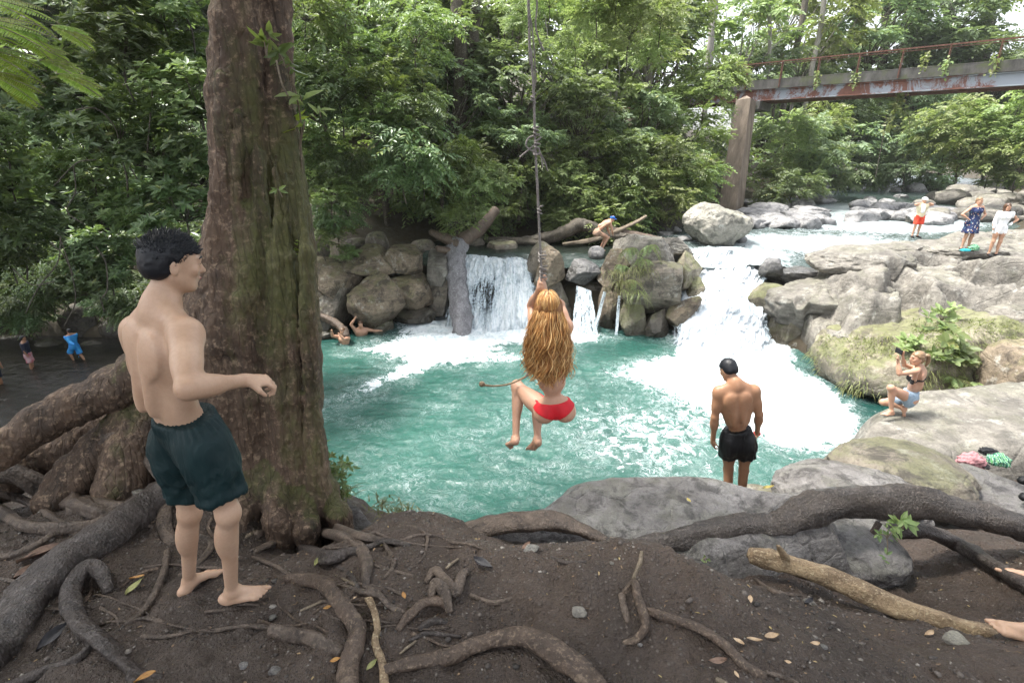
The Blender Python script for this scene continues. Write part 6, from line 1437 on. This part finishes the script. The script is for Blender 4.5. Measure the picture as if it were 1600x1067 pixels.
bpart('pier_cap',boxm(A+dx*(ga-.6)-dn*1.2+np.array([0,0,-.25]),AX,(1.3,2.8,.46)),'bridge_conc')
# vines on the bridge
def leafcloud(pts,n,r,L,Wd,seed,dr=.5):
    global rng; rng=np.random.RandomState(seed); pts=np.asarray(pts); i=rng.randint(0,len(pts),n); p=pts[i]+rv(n)*r*rng.uniform(0,1,(n,1)); d=rv(n); d[:,2]-=dr; return leaves(p,d,rv(n)*.6+np.array([0,-.4,.8]),L*rng.uniform(.6,1.2,n),L*Wd)
def vine(pts,nl,r,L,label,mat='leaf_mid',seed=1,tw_=.012,cat='vine'):
    c=crom(pts,8); o=empty('hanging_vine',tuple(c[0])); tag(o,label,cat)
    V,Fq=tube(pts,[tw_]*len(pts),5,8); mesh('stem',V-c[0],Fq,M['twig'],parent=o)
    V,Fq=leafcloud(c,nl,r,L,.6,seed); mesh('leaves',V-c[0],Fq,M[mat],smooth=False,parent=o)
d0=30.6
vine([P(1405,118,d0),P(1408,140,d0-.3),P(1400,165,d0-.3),P(1388,200,d0-.3)],210,.42,.24,'leafy vine hanging from the middle of the bridge',seed=3,mat='leaf_light')
vine([P(1398,160,d0),P(1418,180,d0),P(1422,205,d0)],110,.40,.24,'short leafy vine beside the long one under the bridge',seed=4,mat='leaf_light')
V,Fq=tube([P(1385,180,d0),P(1380,215,d0),P(1374,245,d0),P(1368,278,d0)],[.022]*4,5,6); tag(mesh('liana',V,Fq,M['bark_tree']),'bare liana dangling from the bridge vine towards the river','vine')
for i,(x,y) in enumerate([(1278,118),(1338,120),(1479,100),(1555,97),(1445,92)]):
    q=P(x,y,[32.3,31,28.5,27.5,29][i])+dn*.12; vine([q+np.array([0,0,.1]),q,q-np.array([0,0,.55])],60,.26,.17,['small creeper on the second bridge post','creeper wrapped round the third bridge post','creeper wrapped round the fifth bridge post','small creeper on the last visible bridge post','upright little plant growing on the bridge deck'][i],mat='leaf_light',seed=10+i)
# ================= river rocks =================
def scatter(n,region,smin,smax,seed,mat,label,group,zf_=None,name='rock'):
    rg=np.random.RandomState(seed); out=0; x0,x1,y0,y1=region
    for k in range(n):
        px=rg.uniform(x0,x1);py=rg.uniform(y0,y1); 
        q=PZ(px,py,-1.05)
        if q[1]>70: continue
        w_=rg.uniform(smin,smax)*(.55+.9*(py-y0)/(y1-y0+1)); s=PXM(px,py,q[1])
        V,Fc=rock_mesh(seed*50+k,(w_*s,w_*s*rg.uniform(.7,1.2),w_*s*rg.uniform(.35,.62)),cuts=6,cut=(.6,.88),fb=.10,n=4,se=.85)
        o=mesh(name,V,Fc,M[mat]); z=max(river_z(q[0],q[1]),TZ(q[0],q[1]) if TZ(q[0],q[1])<0 else -1); o.location=(q[0],q[1],z+w_*s*.10); o.rotation_euler=(0,0,rg.uniform(0,6)); tag(o,label,'rock',group)
scatter(46,(1168,1300,300,352),20,46,1,'rock_river','grey boulder heaped left of the rapids','boulders left of the rapids')
scatter(34,(1225,1430,278,302),14,28,2,'rock_river','distant boulder at the river bend','boulders at the bend of the river')
scatter(26,(1335,1480,318,346),26,50,3,'rock_river','low dark rock amid the rapids','rocks in the middle of the rapids')
scatter(44,(1440,1640,292,345),28,60,4,'rock_pale','flat pale rock behind the standing women','flat rocks on the right bank')
scatter(14,(1040,1175,352,372),16,30,5,'rock_river','grey stone by the lichen boulder','stones around the lichen boulder')
scatter(10,(1290,1420,300,330),14,26,6,'rock_river','small wet rock in the far rapids','small rocks in the far rapids')
rock(1375,270,40,22,52,2,300,'rock_river','grey boulder at the dark bend of the river',cuts=4,n=4)
for i,(x,y,w_,h_,d,l) in enumerate([(82,541,46,26,14.6,'grey rock on the far bank behind the two children'),(60,548,30,14,14.4,'small dark stone left of the grey rock behind the children'),(145,548,44,30,14.5,'dark upright rock behind the running child'),(130,510,60,70,15.5,'dark boulder in the shade under the hanging branches'),(190,520,60,50,15.4,'dark rock at the water edge beside the man in green shorts'),(20,535,60,26,15.2,'low dark rock at the left edge of the stream bank')]):
    rock(x,y,w_,h_,d,.8,310+i,'rock_mid',l,cuts=4,n=4)
# ================= ferns, grass, small plants =================
def blades(P0,D0,L,wd,n,curl=1.0,seg=4):
    """arching blades from P0 in directions D0"""
    k=len(P0); t=np.linspace(0,1,seg+1)[None,:,None]; L=np.broadcast_to(L,(k,))[:,None,None]
    c=P0[:,None]+D0[:,None]*L*t-np.array([0,0,1.])*L*curl*.55*t**2
    s_=np.cross(D0,[0,0,1.]); s_/=np.linalg.norm(s_,axis=1)[:,None]+1e-9; wv=(1-t**1.6)*wd/2+.0004
    V=np.stack([c-s_[:,None]*wv,c+s_[:,None]*wv],2).reshape(-1,3); i=np.arange(k)[:,None]*(2*(seg+1)); Fq=np.concatenate([i+np.array([[2*j,2*j+1,2*j+3,2*j+2]]) for j in range(seg)])
    return V,Fq
def tuft(c,n,L,wd,label,mat='grass',seed=1,curl=1.2,lean=(0,0,0),cat='grass',group=None,name='grass_tuft',spread=.06):
    rg=np.random.RandomState(seed); D=rg.normal(size=(n,3)); D[:,2]=np.abs(D[:,2])*1.1+.5; D+=np.array(lean); D/=np.linalg.norm(D,axis=1)[:,None]
    P0=rg.normal(size=(n,3))*np.array([spread,spread,.01]); V,Fq=blades(P0,D,L*rg.uniform(.5,1.1,n),wd,n,curl); o=mesh(name,V,Fq,M[mat],smooth=False); o.location=tuple(c); return tag(o,label,cat,group)
def frond_mesh(L,pairs,ll,lw,droop=.5,dirv=(0,1,0),up=(0,0,1),seed=0):
    global rng; rng=np.random.RandomState(seed); d=nrm(dirv); t=np.linspace(.08,1,pairs); c=np.outer(t*L,d)-np.outer(L*droop*t*t,[0,0,1.]); T=np.gradient(c,axis=0); T/=np.linalg.norm(T,axis=1)[:,None]
    sd=np.cross(T,np.asarray(up,float)); sd/=np.linalg.norm(sd,axis=1)[:,None]; n2=np.cross(sd,T); sz=np.sin(np.clip(t*1.05,0,1)*math.pi)**.55*.9+.12
    pos=np.vstack([c,c]); dr=np.vstack([sd+.35*T-.12*n2,-sd+.35*T-.12*n2])+.05*rv(2*pairs); V,Fq=leaves(pos,dr,np.vstack([n2,n2]),np.r_[sz,sz]*ll,np.r_[sz,sz]*lw,.12)
    R1=tube(np.vstack([[0,0,0],c[::max(1,pairs//6)],c[-1:]]),.0035*L+.001,4,3,cap=False); return (V,Fq),R1
def fern(c,n,L,label,seed=1,mat='leaf_mid',dirf=None,pairs=16,cat='fern',group=None,name='fern',ll=.22,lw=.06,droop=.6):
    rg=np.random.RandomState(seed); o=empty(name,tuple(c)); tag(o,label,cat,group)
    for k in range(n):
        a=rg.uniform(0,6.28) if dirf is None else dirf[k%len(dirf)]+rg.uniform(-.3,.3); e=rg.uniform(.1,.8)
        (V,Fq),R1=frond_mesh(L*rg.uniform(.6,1.1),pairs,ll*L,lw*L,droop*rg.uniform(.6,1.4),(math.cos(a)*math.cos(e),math.sin(a)*math.cos(e),math.sin(e)),seed=seed*30+k)
        f=mesh('frond',V,Fq,M[mat],smooth=False,parent=o); mesh('stalk',R1[0],R1[1],M['twig'],parent=f)
for i,(x,y,d,L,n,l) in enumerate([(985,388,15.9,.55,8,'hanging fern at the top of the rocks between the falls'),(1005,405,15.7,.5,7,'hanging fern on the pale flat topped rock'),(972,415,15.7,.5,7,'yellowish hanging fern in the middle of the rocks between the falls'),(988,438,15.3,.5,7,'hanging fern above the bright mossy block'),(1015,385,15.9,.7,6,'small fern on top of the rocks beside the cascade')]):
    fern(P(x,y,d),n,L,l,40+i,mat='leaf_light' if i%2 else 'leaf_mid',dirf=[-2.6,-1.9,-1.2,-.5,-1.57],droop=1.1,pairs=14,group='ferns on the rocks between the falls')
for i,(x,y,d) in enumerate([(975,440,15.2),(990,455,15.1),(965,425,15.4),(1000,420,15.4)]):
    tuft(P(x,y,d),70,.45,.016,'hanging grass tuft on the rocks between the falls',mat='grass',seed=60+i,curl=2.4,lean=(0,-.9,-.5),group='grass on the rocks between the falls',spread=.22)
# grass and plants on the huge mossy boulder: blades rooted on its real surface
bo=[o for o in COL.objects if o.get('label','').startswith('huge mossy boulder')][0]
def surf(o,n,seed,cond):
    me=o.data; co=np.empty(len(me.vertices)*3,np.float32); me.vertices.foreach_get('co',co); co=co.reshape(-1,3).astype(float); nn=np.empty(len(co)*3,np.float32); me.vertices.foreach_get('normal',nn); nn=nn.reshape(-1,3).astype(float)
    Rz=np.array(o.rotation_euler.to_matrix()); co=co@Rz.T+np.array(o.location); nn=nn@Rz.T; m_=cond(co,nn); co,nn=co[m_],nn[m_]; i=np.random.RandomState(seed).randint(0,len(co),n); return co[i]+.03*np.random.RandomState(seed+1).normal(size=(n,3)),nn[i]
def visible(co,nn): return ((co-np.array([0,0,CAMZ]))*nn).sum(1)<.3
pxs=lambda co:np.array([PROJ(c) for c in co])
def cg(co,nn):
    q=pxs(co); nz=fbm(co*1.3,3,5); return visible(co,nn)&(nz>-.12)&(((q[:,0]<1400)&(q[:,1]>525))|((q[:,0]>1425)&(q[:,1]>500)&(q[:,0]<1590)&(q[:,1]<650)))
p_,n_=surf(bo,4600,3,cg); D_=n_*.8+np.random.RandomState(4).normal(size=p_.shape)*.35+np.array([0,-.2,.35]); D_/=np.linalg.norm(D_,axis=1)[:,None]
V,Fq=blades(p_,D_,np.random.RandomState(5).uniform(.05,.24,len(p_)),.016,0,1.7); tag(mesh('grass',V,Fq,M['grass'],smooth=False),'yellow green grass hanging over the huge mossy boulder','grass',kind='stuff')
def pick(px,py):
    co,nn=surf(bo,6000,9,lambda c,n:visible(c,n)); q=pxs(co); i=np.argmin(np.hypot(q[:,0]-px,q[:,1]-py)); return co[i]
for i,(x,y,k,L,l) in enumerate([(1440,520,'b',.26,'broad leaved plant at the top of the mossy boulder'),(1470,500,'b',.2,'small broad leaved plant on the crest of the mossy boulder'),(1490,545,'b',.28,'plant with large oval leaves in the middle of the mossy boulder'),(1425,545,'b',.22,'broad leaved plant left of the middle of the mossy boulder'),(1460,570,'b',.2,'leafy plant just above the head of the photographing woman'),(1520,600,'f',.7,'pale green fern low on the mossy boulder'),(1545,570,'f',.6,'pale green fern at the right of the mossy boulder'),(1490,590,'f',.6,'fern hanging behind the photographing woman'),(1535,625,'f',.6,'lowest fern at the foot of the mossy boulder'),(1510,560,'f',.5,'small fern between the oval leaved plant and the right fern')]):
    c=pick(x,y)
    if k=='f': fern(c,9,L,l,100+i,mat='leaf_light',dirf=[-2.6,-1.9,-1.2,-.5,-1.57],droop=.7,pairs=12,ll=.2,lw=.07)
    else:
        rng=np.random.RandomState(200+i); ax=rv(9)*.5+np.array([0,-.5,.9]); ax/=np.linalg.norm(ax,axis=1)[:,None]; pp=rng.normal(size=(9,3))*np.array([.22,.1,.14])+np.array([0,-.12,.12]); V,Fq=rosettes(pp,ax,6,L,.55)
        o=empty('plant',tuple(c)); tag(o,l,'plant'); mesh('leaves',V,Fq,M['leaf_light' if i%2 else 'leaf_mid'],smooth=False,parent=o); V,Fq=merge([tube([(0,0,-.02),q*.5+[0,0,.03],q],[.008,.006,.004],4,3,cap=False) for q in pp]); mesh('stem',V,Fq,M['twig'],parent=o)
# tufts near the tree foot and bank
for i,(x,y,d,n,L,l) in enumerate([(515,745,3.25,150,.20,'leafy grass tuft at the right foot of the big tree'),(525,775,3.15,140,.17,'grass tuft hanging over the bank edge below the tree'),(600,790,3.2,60,.13,'small dry grass tuft on the rough bedrock lip'),(628,800,3.1,70,.14,'dry grass hanging from the bedrock lip'),(592,835,2.95,40,.06,'tiny green tuft by the forked root')]):
    tuft(P(x,y,d),n,L,.009,l,seed=80+i,mat='grass' if i!=0 else 'leaf_mid',curl=1.1,spread=.05)
for i,(x,y,d,s_,l) in enumerate([(508,720,3.25,.5,'small leafy plant climbing at the right foot of the big tree'),(530,750,3.3,.4,'small leafy plant hanging over the pool from the bank')]):
    rng=np.random.RandomState(300+i); pp=rng.normal(size=(14,3))*np.array([.07,.05,.08]); ax=rv(14)*.5+np.array([.2,-.5,.8]); ax/=np.linalg.norm(ax,axis=1)[:,None]; V,Fq=rosettes(pp,ax,5,.055,.42); o=mesh('plant',V,Fq,M['leaf_mid'],smooth=False); o.location=tuple(P(x,y,d)); tag(o,l,'plant')
# young lobed plant on the giant root
def sprig(c,n,L,wd,mat,label,seed,sp=.05,axis=(0,-.5,.8),name='plant',cat='plant',per=5):
    global rng; rng=np.random.RandomState(seed); pp=rng.normal(size=(n,3))*sp; ax=rv(n)*.45+np.array(axis); ax/=np.linalg.norm(ax,axis=1)[:,None]; V,Fq=rosettes(pp,ax,per,L,wd); o=empty(name,tuple(c)); tag(o,label,cat)
    mesh('leaves',V,Fq,M[mat],smooth=False,parent=o); V,Fq=merge([tube([(0,0,-.03),q*.5,q],[.004,.003,.002],4,3,cap=False) for q in pp]); mesh('stem',V,Fq,M['twig'],parent=o); return o
sprig(P(1412,820,2.55),4,.075,.45,'leaf_light','bright green lobed seedling under the giant root',401,.02,per=7)
sprig(P(1388,835,2.6),5,.05,.4,'leaf_mid','darker seedling beside the bright green one under the giant root',402,.03)
sprig(P(1100,868,2.5)*1.0,2,.035,.4,'leaf_mid','tiny green seedling lying on the soil near the peeled log',403,.02) 
# epiphytes on the trunk
for i,(x,y,d,n,L,mat,l,ax) in enumerate([(415,78,3.0,2,.09,'leaf_mid','grey green strap leaves growing on the trunk near the top',(0,-.6,-.9)),(445,95,3.12,2,.11,'leaf_dark','dark strap leaves on the mossy right side of the trunk',(.3,-.5,-.8)),(470,150,3.25,1,.14,'leaf_light','pale rosette sprouting at the right side of the trunk',(.3,-.4,.7)),(466,200,3.25,1,.15,'leaf_fern','large bright leaves hanging at the right side of the trunk',(.4,-.5,-.5)),(500,175,3.3,1,.09,'leaf_light','small pale leaves dangling beside the large bright leaves',(.3,-.4,.3)),(440,300,3.0,1,.05,'leaf_mid','single grey leaves on the lower trunk',(0,-.8,.2)),(478,375,3.2,4,.04,'leaf_fern','little fern like sprig on the right edge of the trunk',(.4,-.4,.6)),(484,300,3.4,2,.06,'leaf_mid','creeper leaves beside the right edge of the trunk',(.4,-.4,.5))]):
    sprig(P(x,y,d),n,L,.34,mat,l,410+i,.035,ax,name='epiphyte',per=6)
for i,(L_,l) in enumerate([([(452,100,3.2),(470,190,3.3),(466,260,3.35),(480,340,3.4),(492,360,3.45)],'thin liana hanging down the right side of the trunk'),([(476,190,3.3),(470,230,3.3),(474,290,3.35)],'short thin liana with bright leaves beside the trunk'),([(432,95,3.0),(440,130,2.98),(450,150,3.0)],'short curved liana near the top of the trunk')]):
    V,Fq=tube([P(*q) for q in L_],[.005]*len(L_),5,8); tag(mesh('liana',V,Fq,M['twig']),l,'vine')
# close bright fronds, top left
for i,(x,y,dx_,dz_,L,l) in enumerate([(-90,10,1,.10,.75,'a'),(-80,60,1,-.05,.68,'b'),(-70,-30,1,-.02,.75,'c'),(-20,20,1,-.3,.42,'d'),(60,20,1,-.12,.40,'e'),(-70,80,1,.05,.50,'f'),(-60,105,1,-.12,.55,'g'),(40,85,1,.0,.42,'h'),(-30,120,1,-.35,.36,'i'),(70,110,1,-.05,.42,'j'),(-90,35,1,.2,.6,'k'),(20,60,1,.1,.4,'l')]):
    o=empty('mimosa_frond' if False else 'frond',tuple(P(x*.9+25,y*.85+22,3.7+.1*(i%3)))); tag(o,['bright feathery frond at the top left corner','long feathery frond below the top left corner','feathery frond along the left part of the top edge','short drooping feathery frond at the left edge','feathery frond beside the tree foliage at top left','lower feathery frond at the left edge','wide feathery frond at the left edge under the others','feathery frond tip pointing right near the left edge','small drooping feathery frond under the wide one','lowest feathery frond reaching right','upward arching feathery frond at the left edge','feathery frond in the middle of the top left cluster'][i],'frond','feathery fronds at the top left')
    for j in range(3):
        (V,Fq),R1=frond_mesh(L*.74*(1-.15*j),32,.062,.013,.28,(dx_,.25*(j-1)+.1,dz_+.18*(j-1)),(0,-.35,1),seed=500+i*5+j); f=mesh('leaflets',V,Fq,M['leaf_fern'],smooth=False,parent=o); mesh('stalk',R1[0],R1[1],M['twig'],parent=o)
# hanging bare twigs at the left
for i,L_ in enumerate([[(95,370),(90,410),(60,450),(40,490)],[(95,375),(110,420),(118,470),(100,510)],[(20,420),(50,445),(85,440)],[(150,385),(165,410),(168,450),(160,465)],[(80,380),(100,400),(115,430)],[(240,120),(235,180),(230,240)],[(105,175),(150,170),(180,200),(190,240),(215,280)],[(85,290),(120,255),(150,250)],[(115,260),(118,300),(105,330),(130,350)]]):
    pts=[P(x,y,10.4) for x,y in L_]; V,Fq=tube(pts,[.012]*len(pts),5,6,.1,i); tag(mesh('bare_branch',V,Fq,M['bark_tree']),'thin bare branch over the stream','branch','bare branches over the stream')
# ================= ground litter =================
rg=np.random.RandomState(12)
def ground_pts(n,x0,x1,y0,y1):
    x=rg.uniform(x0,x1,n);y=rg.uniform(y0,y1,n); return np.array([[a,b,TZ(a,b)] for a,b in zip(x,y)])
g=ground_pts(17000,-3.6,3.6,.9,3.0); V0,F0=ico(1); Vs=[];Fs=[]
cl_=fbm(g*2.2,3,4); g=g[cl_>-.25]
for k,c in enumerate(g):
    s=(rg.uniform(.0018,.006) if rg.rand()<.93 else rg.uniform(.006,.015)); Vs.append(V0*np.array([s*rg.uniform(.7,1.5),s*rg.uniform(.7,1.4),s*rg.uniform(.4,.9)])*(1+.25*rg.normal(size=(len(V0),1)))+c); Fs.append(F0+k*len(V0))
m=NM('pebbles'); r_=m.isl(); M['pebble']=m.set(m.ramp(r_,[(0,(.02,.016,.013)),(.5,(.06,.048,.04)),(.85,(.12,.10,.085)),(1,(.25,.23,.2))]),.6,m.bump(m.noise(m.co('World'),200,3),.3,.003))
tag(mesh('gravel',np.concatenate(Vs),np.concatenate(Fs),M['pebble'],smooth=True),'loose dark gravel and grit on the soil','gravel',kind='stuff')
for i,(x,y,wpx,l) in enumerate([(905,957,24,'pale grey stone half buried in the soil in the middle'),(955,880,9,'small round pale stone below the end of the broad flat root'),(962,874,6,'smaller pale stone beside the small round one'),(605,948,10,'small grey stone right of the pale stick'),(1000,1008,9,'small tan stone near the bottom edge'),(430,1050,22,'brown stone near the bottom edge left of the bent root'),(425,965,14,'grey pebble in front of the standing man'),(1265,943,22,'dark slaty stone below the pale log'),(1490,1000,36,'dark angular stone under the end of the pale log'),(215,770,18,'pale stone in the hollow behind the arched root'),(1285,1010,14,'grey stone at the lower right'),(380,1040,16,'rounded grey stone at the bottom left'),(830,860,26,'dark flat stone in the soil in the middle')]):
    g_=G(x,y); s=PXM(x,y,g_[1]); V,Fc=rock_mesh(700+i,(wpx*s,wpx*s*.8,wpx*s*.45),cuts=5,n=3); o=mesh('stone',V+g_+[0,0,wpx*s*.06],Fc,M['rock_near'] if 'pale' not in l else M['rock_pale']); tag(o,l,'stone')
def lm(name,c,c2): 
    m=NM(name); w=m.co('World'); return m.set(m.mix(m.ramp(m.noise(w,40,5,.7),[(.35,0.),(.65,1.)]),c,c2),.55,m.bump(m.noise(w,90,3),.3,.003))
LM=dict(yellow=lm('yellow_dead_leaf',(.36,.28,.06),(.46,.38,.12)),orange=lm('orange_dead_leaf',(.30,.14,.04),(.40,.22,.06)),tan=lm('tan_dead_leaf',(.36,.24,.14),(.50,.38,.25)),brown=lm('brown_dead_leaf',(.12,.07,.045),(.22,.14,.10)),black=lm('black_wet_leaf',(.012,.011,.013),(.035,.033,.038)),green=lm('green_fallen_leaf',(.22,.36,.03),(.30,.42,.06)),olive=lm('olive_dead_leaf',(.17,.18,.06),(.27,.26,.10)))
FL=[(445,857,18,.1,'yellow','curled yellow leaf on the dark tangled root'),(497,881,24,.8,'olive','olive leaf on the dark tangled root'),(632,934,17,1.4,'orange','small orange leaf left of the knotted clump'),(1172,940,20,.6,'tan','tan leaf in the middle of the soil left of the pale log'),(1153,1006,20,1.8,'tan','tan leaf beside the end of the long thin root'),(1178,1003,28,2.4,'tan','pale narrow leaf between the two tan leaves'),(1205,997,30,2.7,'tan','tan narrow leaf rightmost of the three below the pale log'),(1272,1009,18,2.5,'tan','small pale leaf near the bottom right'),(1120,1036,36,2.6,'brown','large mottled brown leaf at the bottom edge'),(1330,928,26,2.9,'yellow','narrow yellow leaf under the pale log'),(1410,965,26,2.5,'olive','olive leaf tucked under the pale log'),(1450,993,26,2.9,'tan','tan leaf below the right part of the pale log'),(582,1043,26,.4,'olive','pale olive leaf beside the pale stick'),(755,884,46,1.9,'black','long black leaf on the soil in the middle'),(1262,943,26,3.0,'black','wet black leaf below the left part of the pale log'),(822,857,26,.3,'brown','brown leaf on the soil under the broad flat root'),(555,938,8,.2,'tan','tiny tan leaf beside the forked root'),(40,897,40,.8,'brown','brown leaf at the left edge beside the big wet root'),(62,870,60,.3,'brown','long brown leaf on the big wet root'),(85,862,30,.4,'brown','reddish leaf near the left roots'),(215,905,24,2.9,'orange','small orange leaf beside the curled knobby root'),(212,920,40,.8,'olive','crumpled olive leaf behind the rear foot of the man'),(512,953,16,2.9,'orange','small brown orange leaf right of the front foot'),(470,805,18,.3,'green','bright green leaf beside the looped root'),(418,790,22,.2,'tan','pale leaf behind the looped root'),(430,830,20,.1,'tan','pale leaf below the looped root'),(1075,803,34,.2,'orange','orange brown leaf on the grey bedrock ledge'),(1200,764,26,2.9,'yellow','yellow leaf lying on the ledge below the man in black shorts'),(1076,784,12,1.3,'yellow','small yellow leaf on the grey bedrock ledge'),(925,806,18,2.5,'black','dark leaf on the grey bedrock ledge'),(1025,835,22,.3,'orange','orange leaf above the left end of the giant root'),(525,1035,20,2.9,'orange','orange brown leaf beside the bent root'),(228,1062,34,.1,'orange','orange leaf at the bottom edge left'),(85,1000,60,.8,'black','wet black leaves beside the curled knobby root'),(1230,1038,12,2.2,'tan','tiny pale leaf at the bottom right'),(1150,1058,14,1.2,'tan','small dry leaf at the bottom edge'),(1350,873,10,.4,'tan','small pale leaf in the dark hollow'),(1460,735,0,0,'tan','x')]
for x,y,L,a_,cname,l in FL:
    if not L: continue
    g_=G(x,y) if y>815 or x<600 else None
    if g_ is None or g_[1]>2.95: g_=P(x,y,3.0 if x<1190 else 3.05); g_[2]+=.0
    s=PXM(x,y,g_[1]); L=L*s*.85; rg=np.random.RandomState(int(x*7+y)); n=9; t=np.linspace(0,1,n); wd=np.sin(t*math.pi)**.9*L*(.17 if L>.06 else .21)+.0008
    ca,sa=math.cos(a_+.6),math.sin(a_+.6); rows=[]
    for j,u in enumerate((-1,-.5,0,.5,1)): 
        zz=.004+.10*L*abs(u)**1.5*rg.uniform(.7,1.2)+.05*L*np.sin(t*4+rg.uniform(0,6)); xx=(t-.5)*L; yy=u*wd+.04*L*np.sin(t*3); rows.append(np.stack([xx*ca-yy*sa,xx*sa+yy*ca,zz],1))
    V=np.stack(rows,1).reshape(-1,3); i_=np.arange(n*5).reshape(n,5); Fq=np.stack([i_[:-1,:-1],i_[:-1,1:],i_[1:,1:],i_[1:,:-1]],-1).reshape(-1,4)
    o=mesh('fallen_leaf',V,Fq,LM[cname]); o.location=tuple(g_+[0,0,.012]); tag(o,l,'leaf','fallen leaves on the bank')
# scraps of leaf litter and bits of bark
rg=np.random.RandomState(44); g=ground_pts(2400,-3.4,3.6,1.0,3.0); n=len(g); rng=rg; V,Fq=leaves(g+[0,0,.004],np.c_[rg.normal(size=(n,2)),.12*rg.normal(size=n)],np.c_[.3*rg.normal(size=(n,2)),np.ones(n)],rg.uniform(.006,.028,n),rg.uniform(.003,.010,n))
m=NM('litter_scraps'); M['litter']=m.set(m.ramp(m.isl(),[(0,(.03,.02,.014)),(.6,(.10,.065,.04)),(.9,(.24,.16,.09)),(1,(.34,.27,.12))]),.7); tag(mesh('leaf_litter',V,Fq,M['litter'],smooth=False),'scraps of dead leaves and bark on the soil','leaf litter',kind='stuff')
# ================= belongings =================
def bundle(px,py,d,w_,h_,dep,seed,mat,label,cat,name,fold=.22):
    V,Fc=ico(5); s=PXM(px,py,d); q=V.copy(); n1=ridged(V*1.6+seed,4,seed); q=q*(1+fold*n1+.1*fbm(V*4,3,seed))[:,None]; q[:,2]=np.where(q[:,2]<-.5,-.5+.1*q[:,2],q[:,2]); q=q/np.abs(q).max(0)*np.array([w_*s/2,dep/2,h_*s/2])
    o=mesh(name,q,Fc,M[mat]); o.location=tuple(PZ(px,py,-1.72) if d<7 else P(px,py,d)); return tag(o,label,cat)
M['pink_towel']=cloth_mat('dusty_pink_cloth',(.36,.17,.18),.9,16,.6,(.46,.24,.25))
m=NM('green_white_stripes'); w=m.co('World'); wv=m.n('TexWave'); wv.inputs['Scale'].default_value=9; wv.inputs['Distortion'].default_value=6; m.l(w,wv.inputs['Vector']); M['stripe']=m.set(m.ramp(wv.outputs[1],[(.35,(.03,.16,.10)),(.55,(.55,.68,.60)),(.8,(.10,.32,.12))]),.9)
bundle(1517,722,5.6,46,36,.28,1,'pink_towel','crumpled dusty pink bag lying on the slab at the right','bag','cloth_bag')
bundle(1560,719,5.8,36,26,.25,2,'stripe','crumpled green and white striped towel beside the pink bag','towel','towel')
bundle(1545,706,6.1,30,12,.2,3,'black_cloth','dark garment lying behind the striped towel','clothing','garment')
bundle(1538,728,5.5,14,10,.15,5,'black_cloth','small dark thing between the pink bag and the striped towel','clothing','garment')
bundle(1521,388,15.8,16,13,.3,4,'stripe','bright green and teal bag at the feet of the women on the rocks','bag','backpack'); M['teal']=cloth_mat('teal_fabric',(.02,.30,.34),.8); bundle(1508,391,15.7,16,5,.25,6,'teal','teal towel lying in front of the woman in the floral dress','towel','towel')
for i,(x,y,l) in enumerate([(1600,744,'black shoe at the right edge on the grey rock, upper one'),(1603,770,'black shoe at the right edge on the grey rock, lower one')]):
    c=P(x+14,y+8,4.0 if i else 4.15); V,Fq=tube([c+[-.13,0,0],c+[-.09,.0,.01],c+[0,.01,.015],c+[.09,.02,.03],c+[.13,.02,.035]],[.03,.05,.05,.048,.04],12,6,flat=.8); tag(mesh('shoe',V,Fq,M['black_cloth']),l,'shoe','black shoes on the rock')
# ================= haze =================
V=np.array([[x,y,z] for x in (-175,205) for y in (-50,275) for z in (-9,62)],float)
hz=mesh('haze',V,np.array([[0,1,3,2],[4,6,7,5],[0,4,5,1],[2,3,7,6],[0,2,6,4],[1,5,7,3]]),None,smooth=False)
m=bpy.data.materials.new('thin_river_haze'); m.use_nodes=True; t=m.node_tree; t.nodes.remove(t.nodes['Principled BSDF']); v=t.nodes.new('ShaderNodeVolumePrincipled'); v.inputs['Density'].default_value=.0004; v.inputs['Color'].default_value=(.93,.96,.95,1); v.inputs['Anisotropy'].default_value=.2
t.links.new(v.outputs[0],t.nodes['Material Output'].inputs['Volume']); hz.data.materials.append(m); tag(hz,'thin pale haze over the river and forest','haze',kind='stuff')
# ================= every look-alike gets a label that says where it is =================
def _where(px,py):
    v='topmost' if py<45 else 'high' if py<150 else 'mid-height' if py<260 else 'low' 
    hs=[(70,'at the far left'),(190,'left of the standing man'),(340,'left of big trunk'),(560,'right of big trunk'),(700,'between trunk and rope'),(835,'left of the rope'),(950,'right of the rope'),(1060,'above the falls rocks'),(1150,'left of bridge pier'),(1260,'right of bridge pier'),(1380,'by mid bridge'),(1500,'right of hanging vine'),(9999,'at the right edge')]
    return v,next(b for a,b in hs if px<a)
ORD=['leftmost','second left','third left','fourth left','fifth left','sixth left','seventh left','eighth left','ninth from left','tenth from left']
def _relabel():
    from collections import defaultdict
    bpy.context.view_layer.update()
    tops=[o for o in COL.objects if o.parent is None and 'label' in o and 'category' in o]
    g=defaultdict(list)
    for o in tops: g[o['label']].append(o)
    for lab,os_ in g.items():
        if len(os_)<2: continue
        cells=defaultdict(list)
        for o in os_:
            px,py=PROJ(np.array(o.matrix_world.translation)); 
            key=_where(px,py) if o['category'] in('bush','tree') else (('',''))
            cells[key].append((px,py,o))
        for (v,h),L in cells.items():
            L.sort(key=lambda t:t[1]); rows=[L]
            if len(L)>8:
                n=-(-len(L)//8); k=-(-len(L)//n); rows=[L[i*k:(i+1)*k] for i in range(n)]
            rn=['highest','second','third','fourth','fifth','sixth','seventh','eighth']
            for ri,row in enumerate(rows):
                row.sort(key=lambda t:t[0])
                for i,(px,py,o) in enumerate(row):
                    t=lab+(', '+v+' '+h if v else '')
                    if len(row)>1: t+=', '+ORD[i]
                    if len(rows)>1: t+=' '+rn[ri]+' row'
                    o['label']=t
    for o in tops:
        if len(o['label'].split())>16: print('LONG',o['label'])
_relabel()
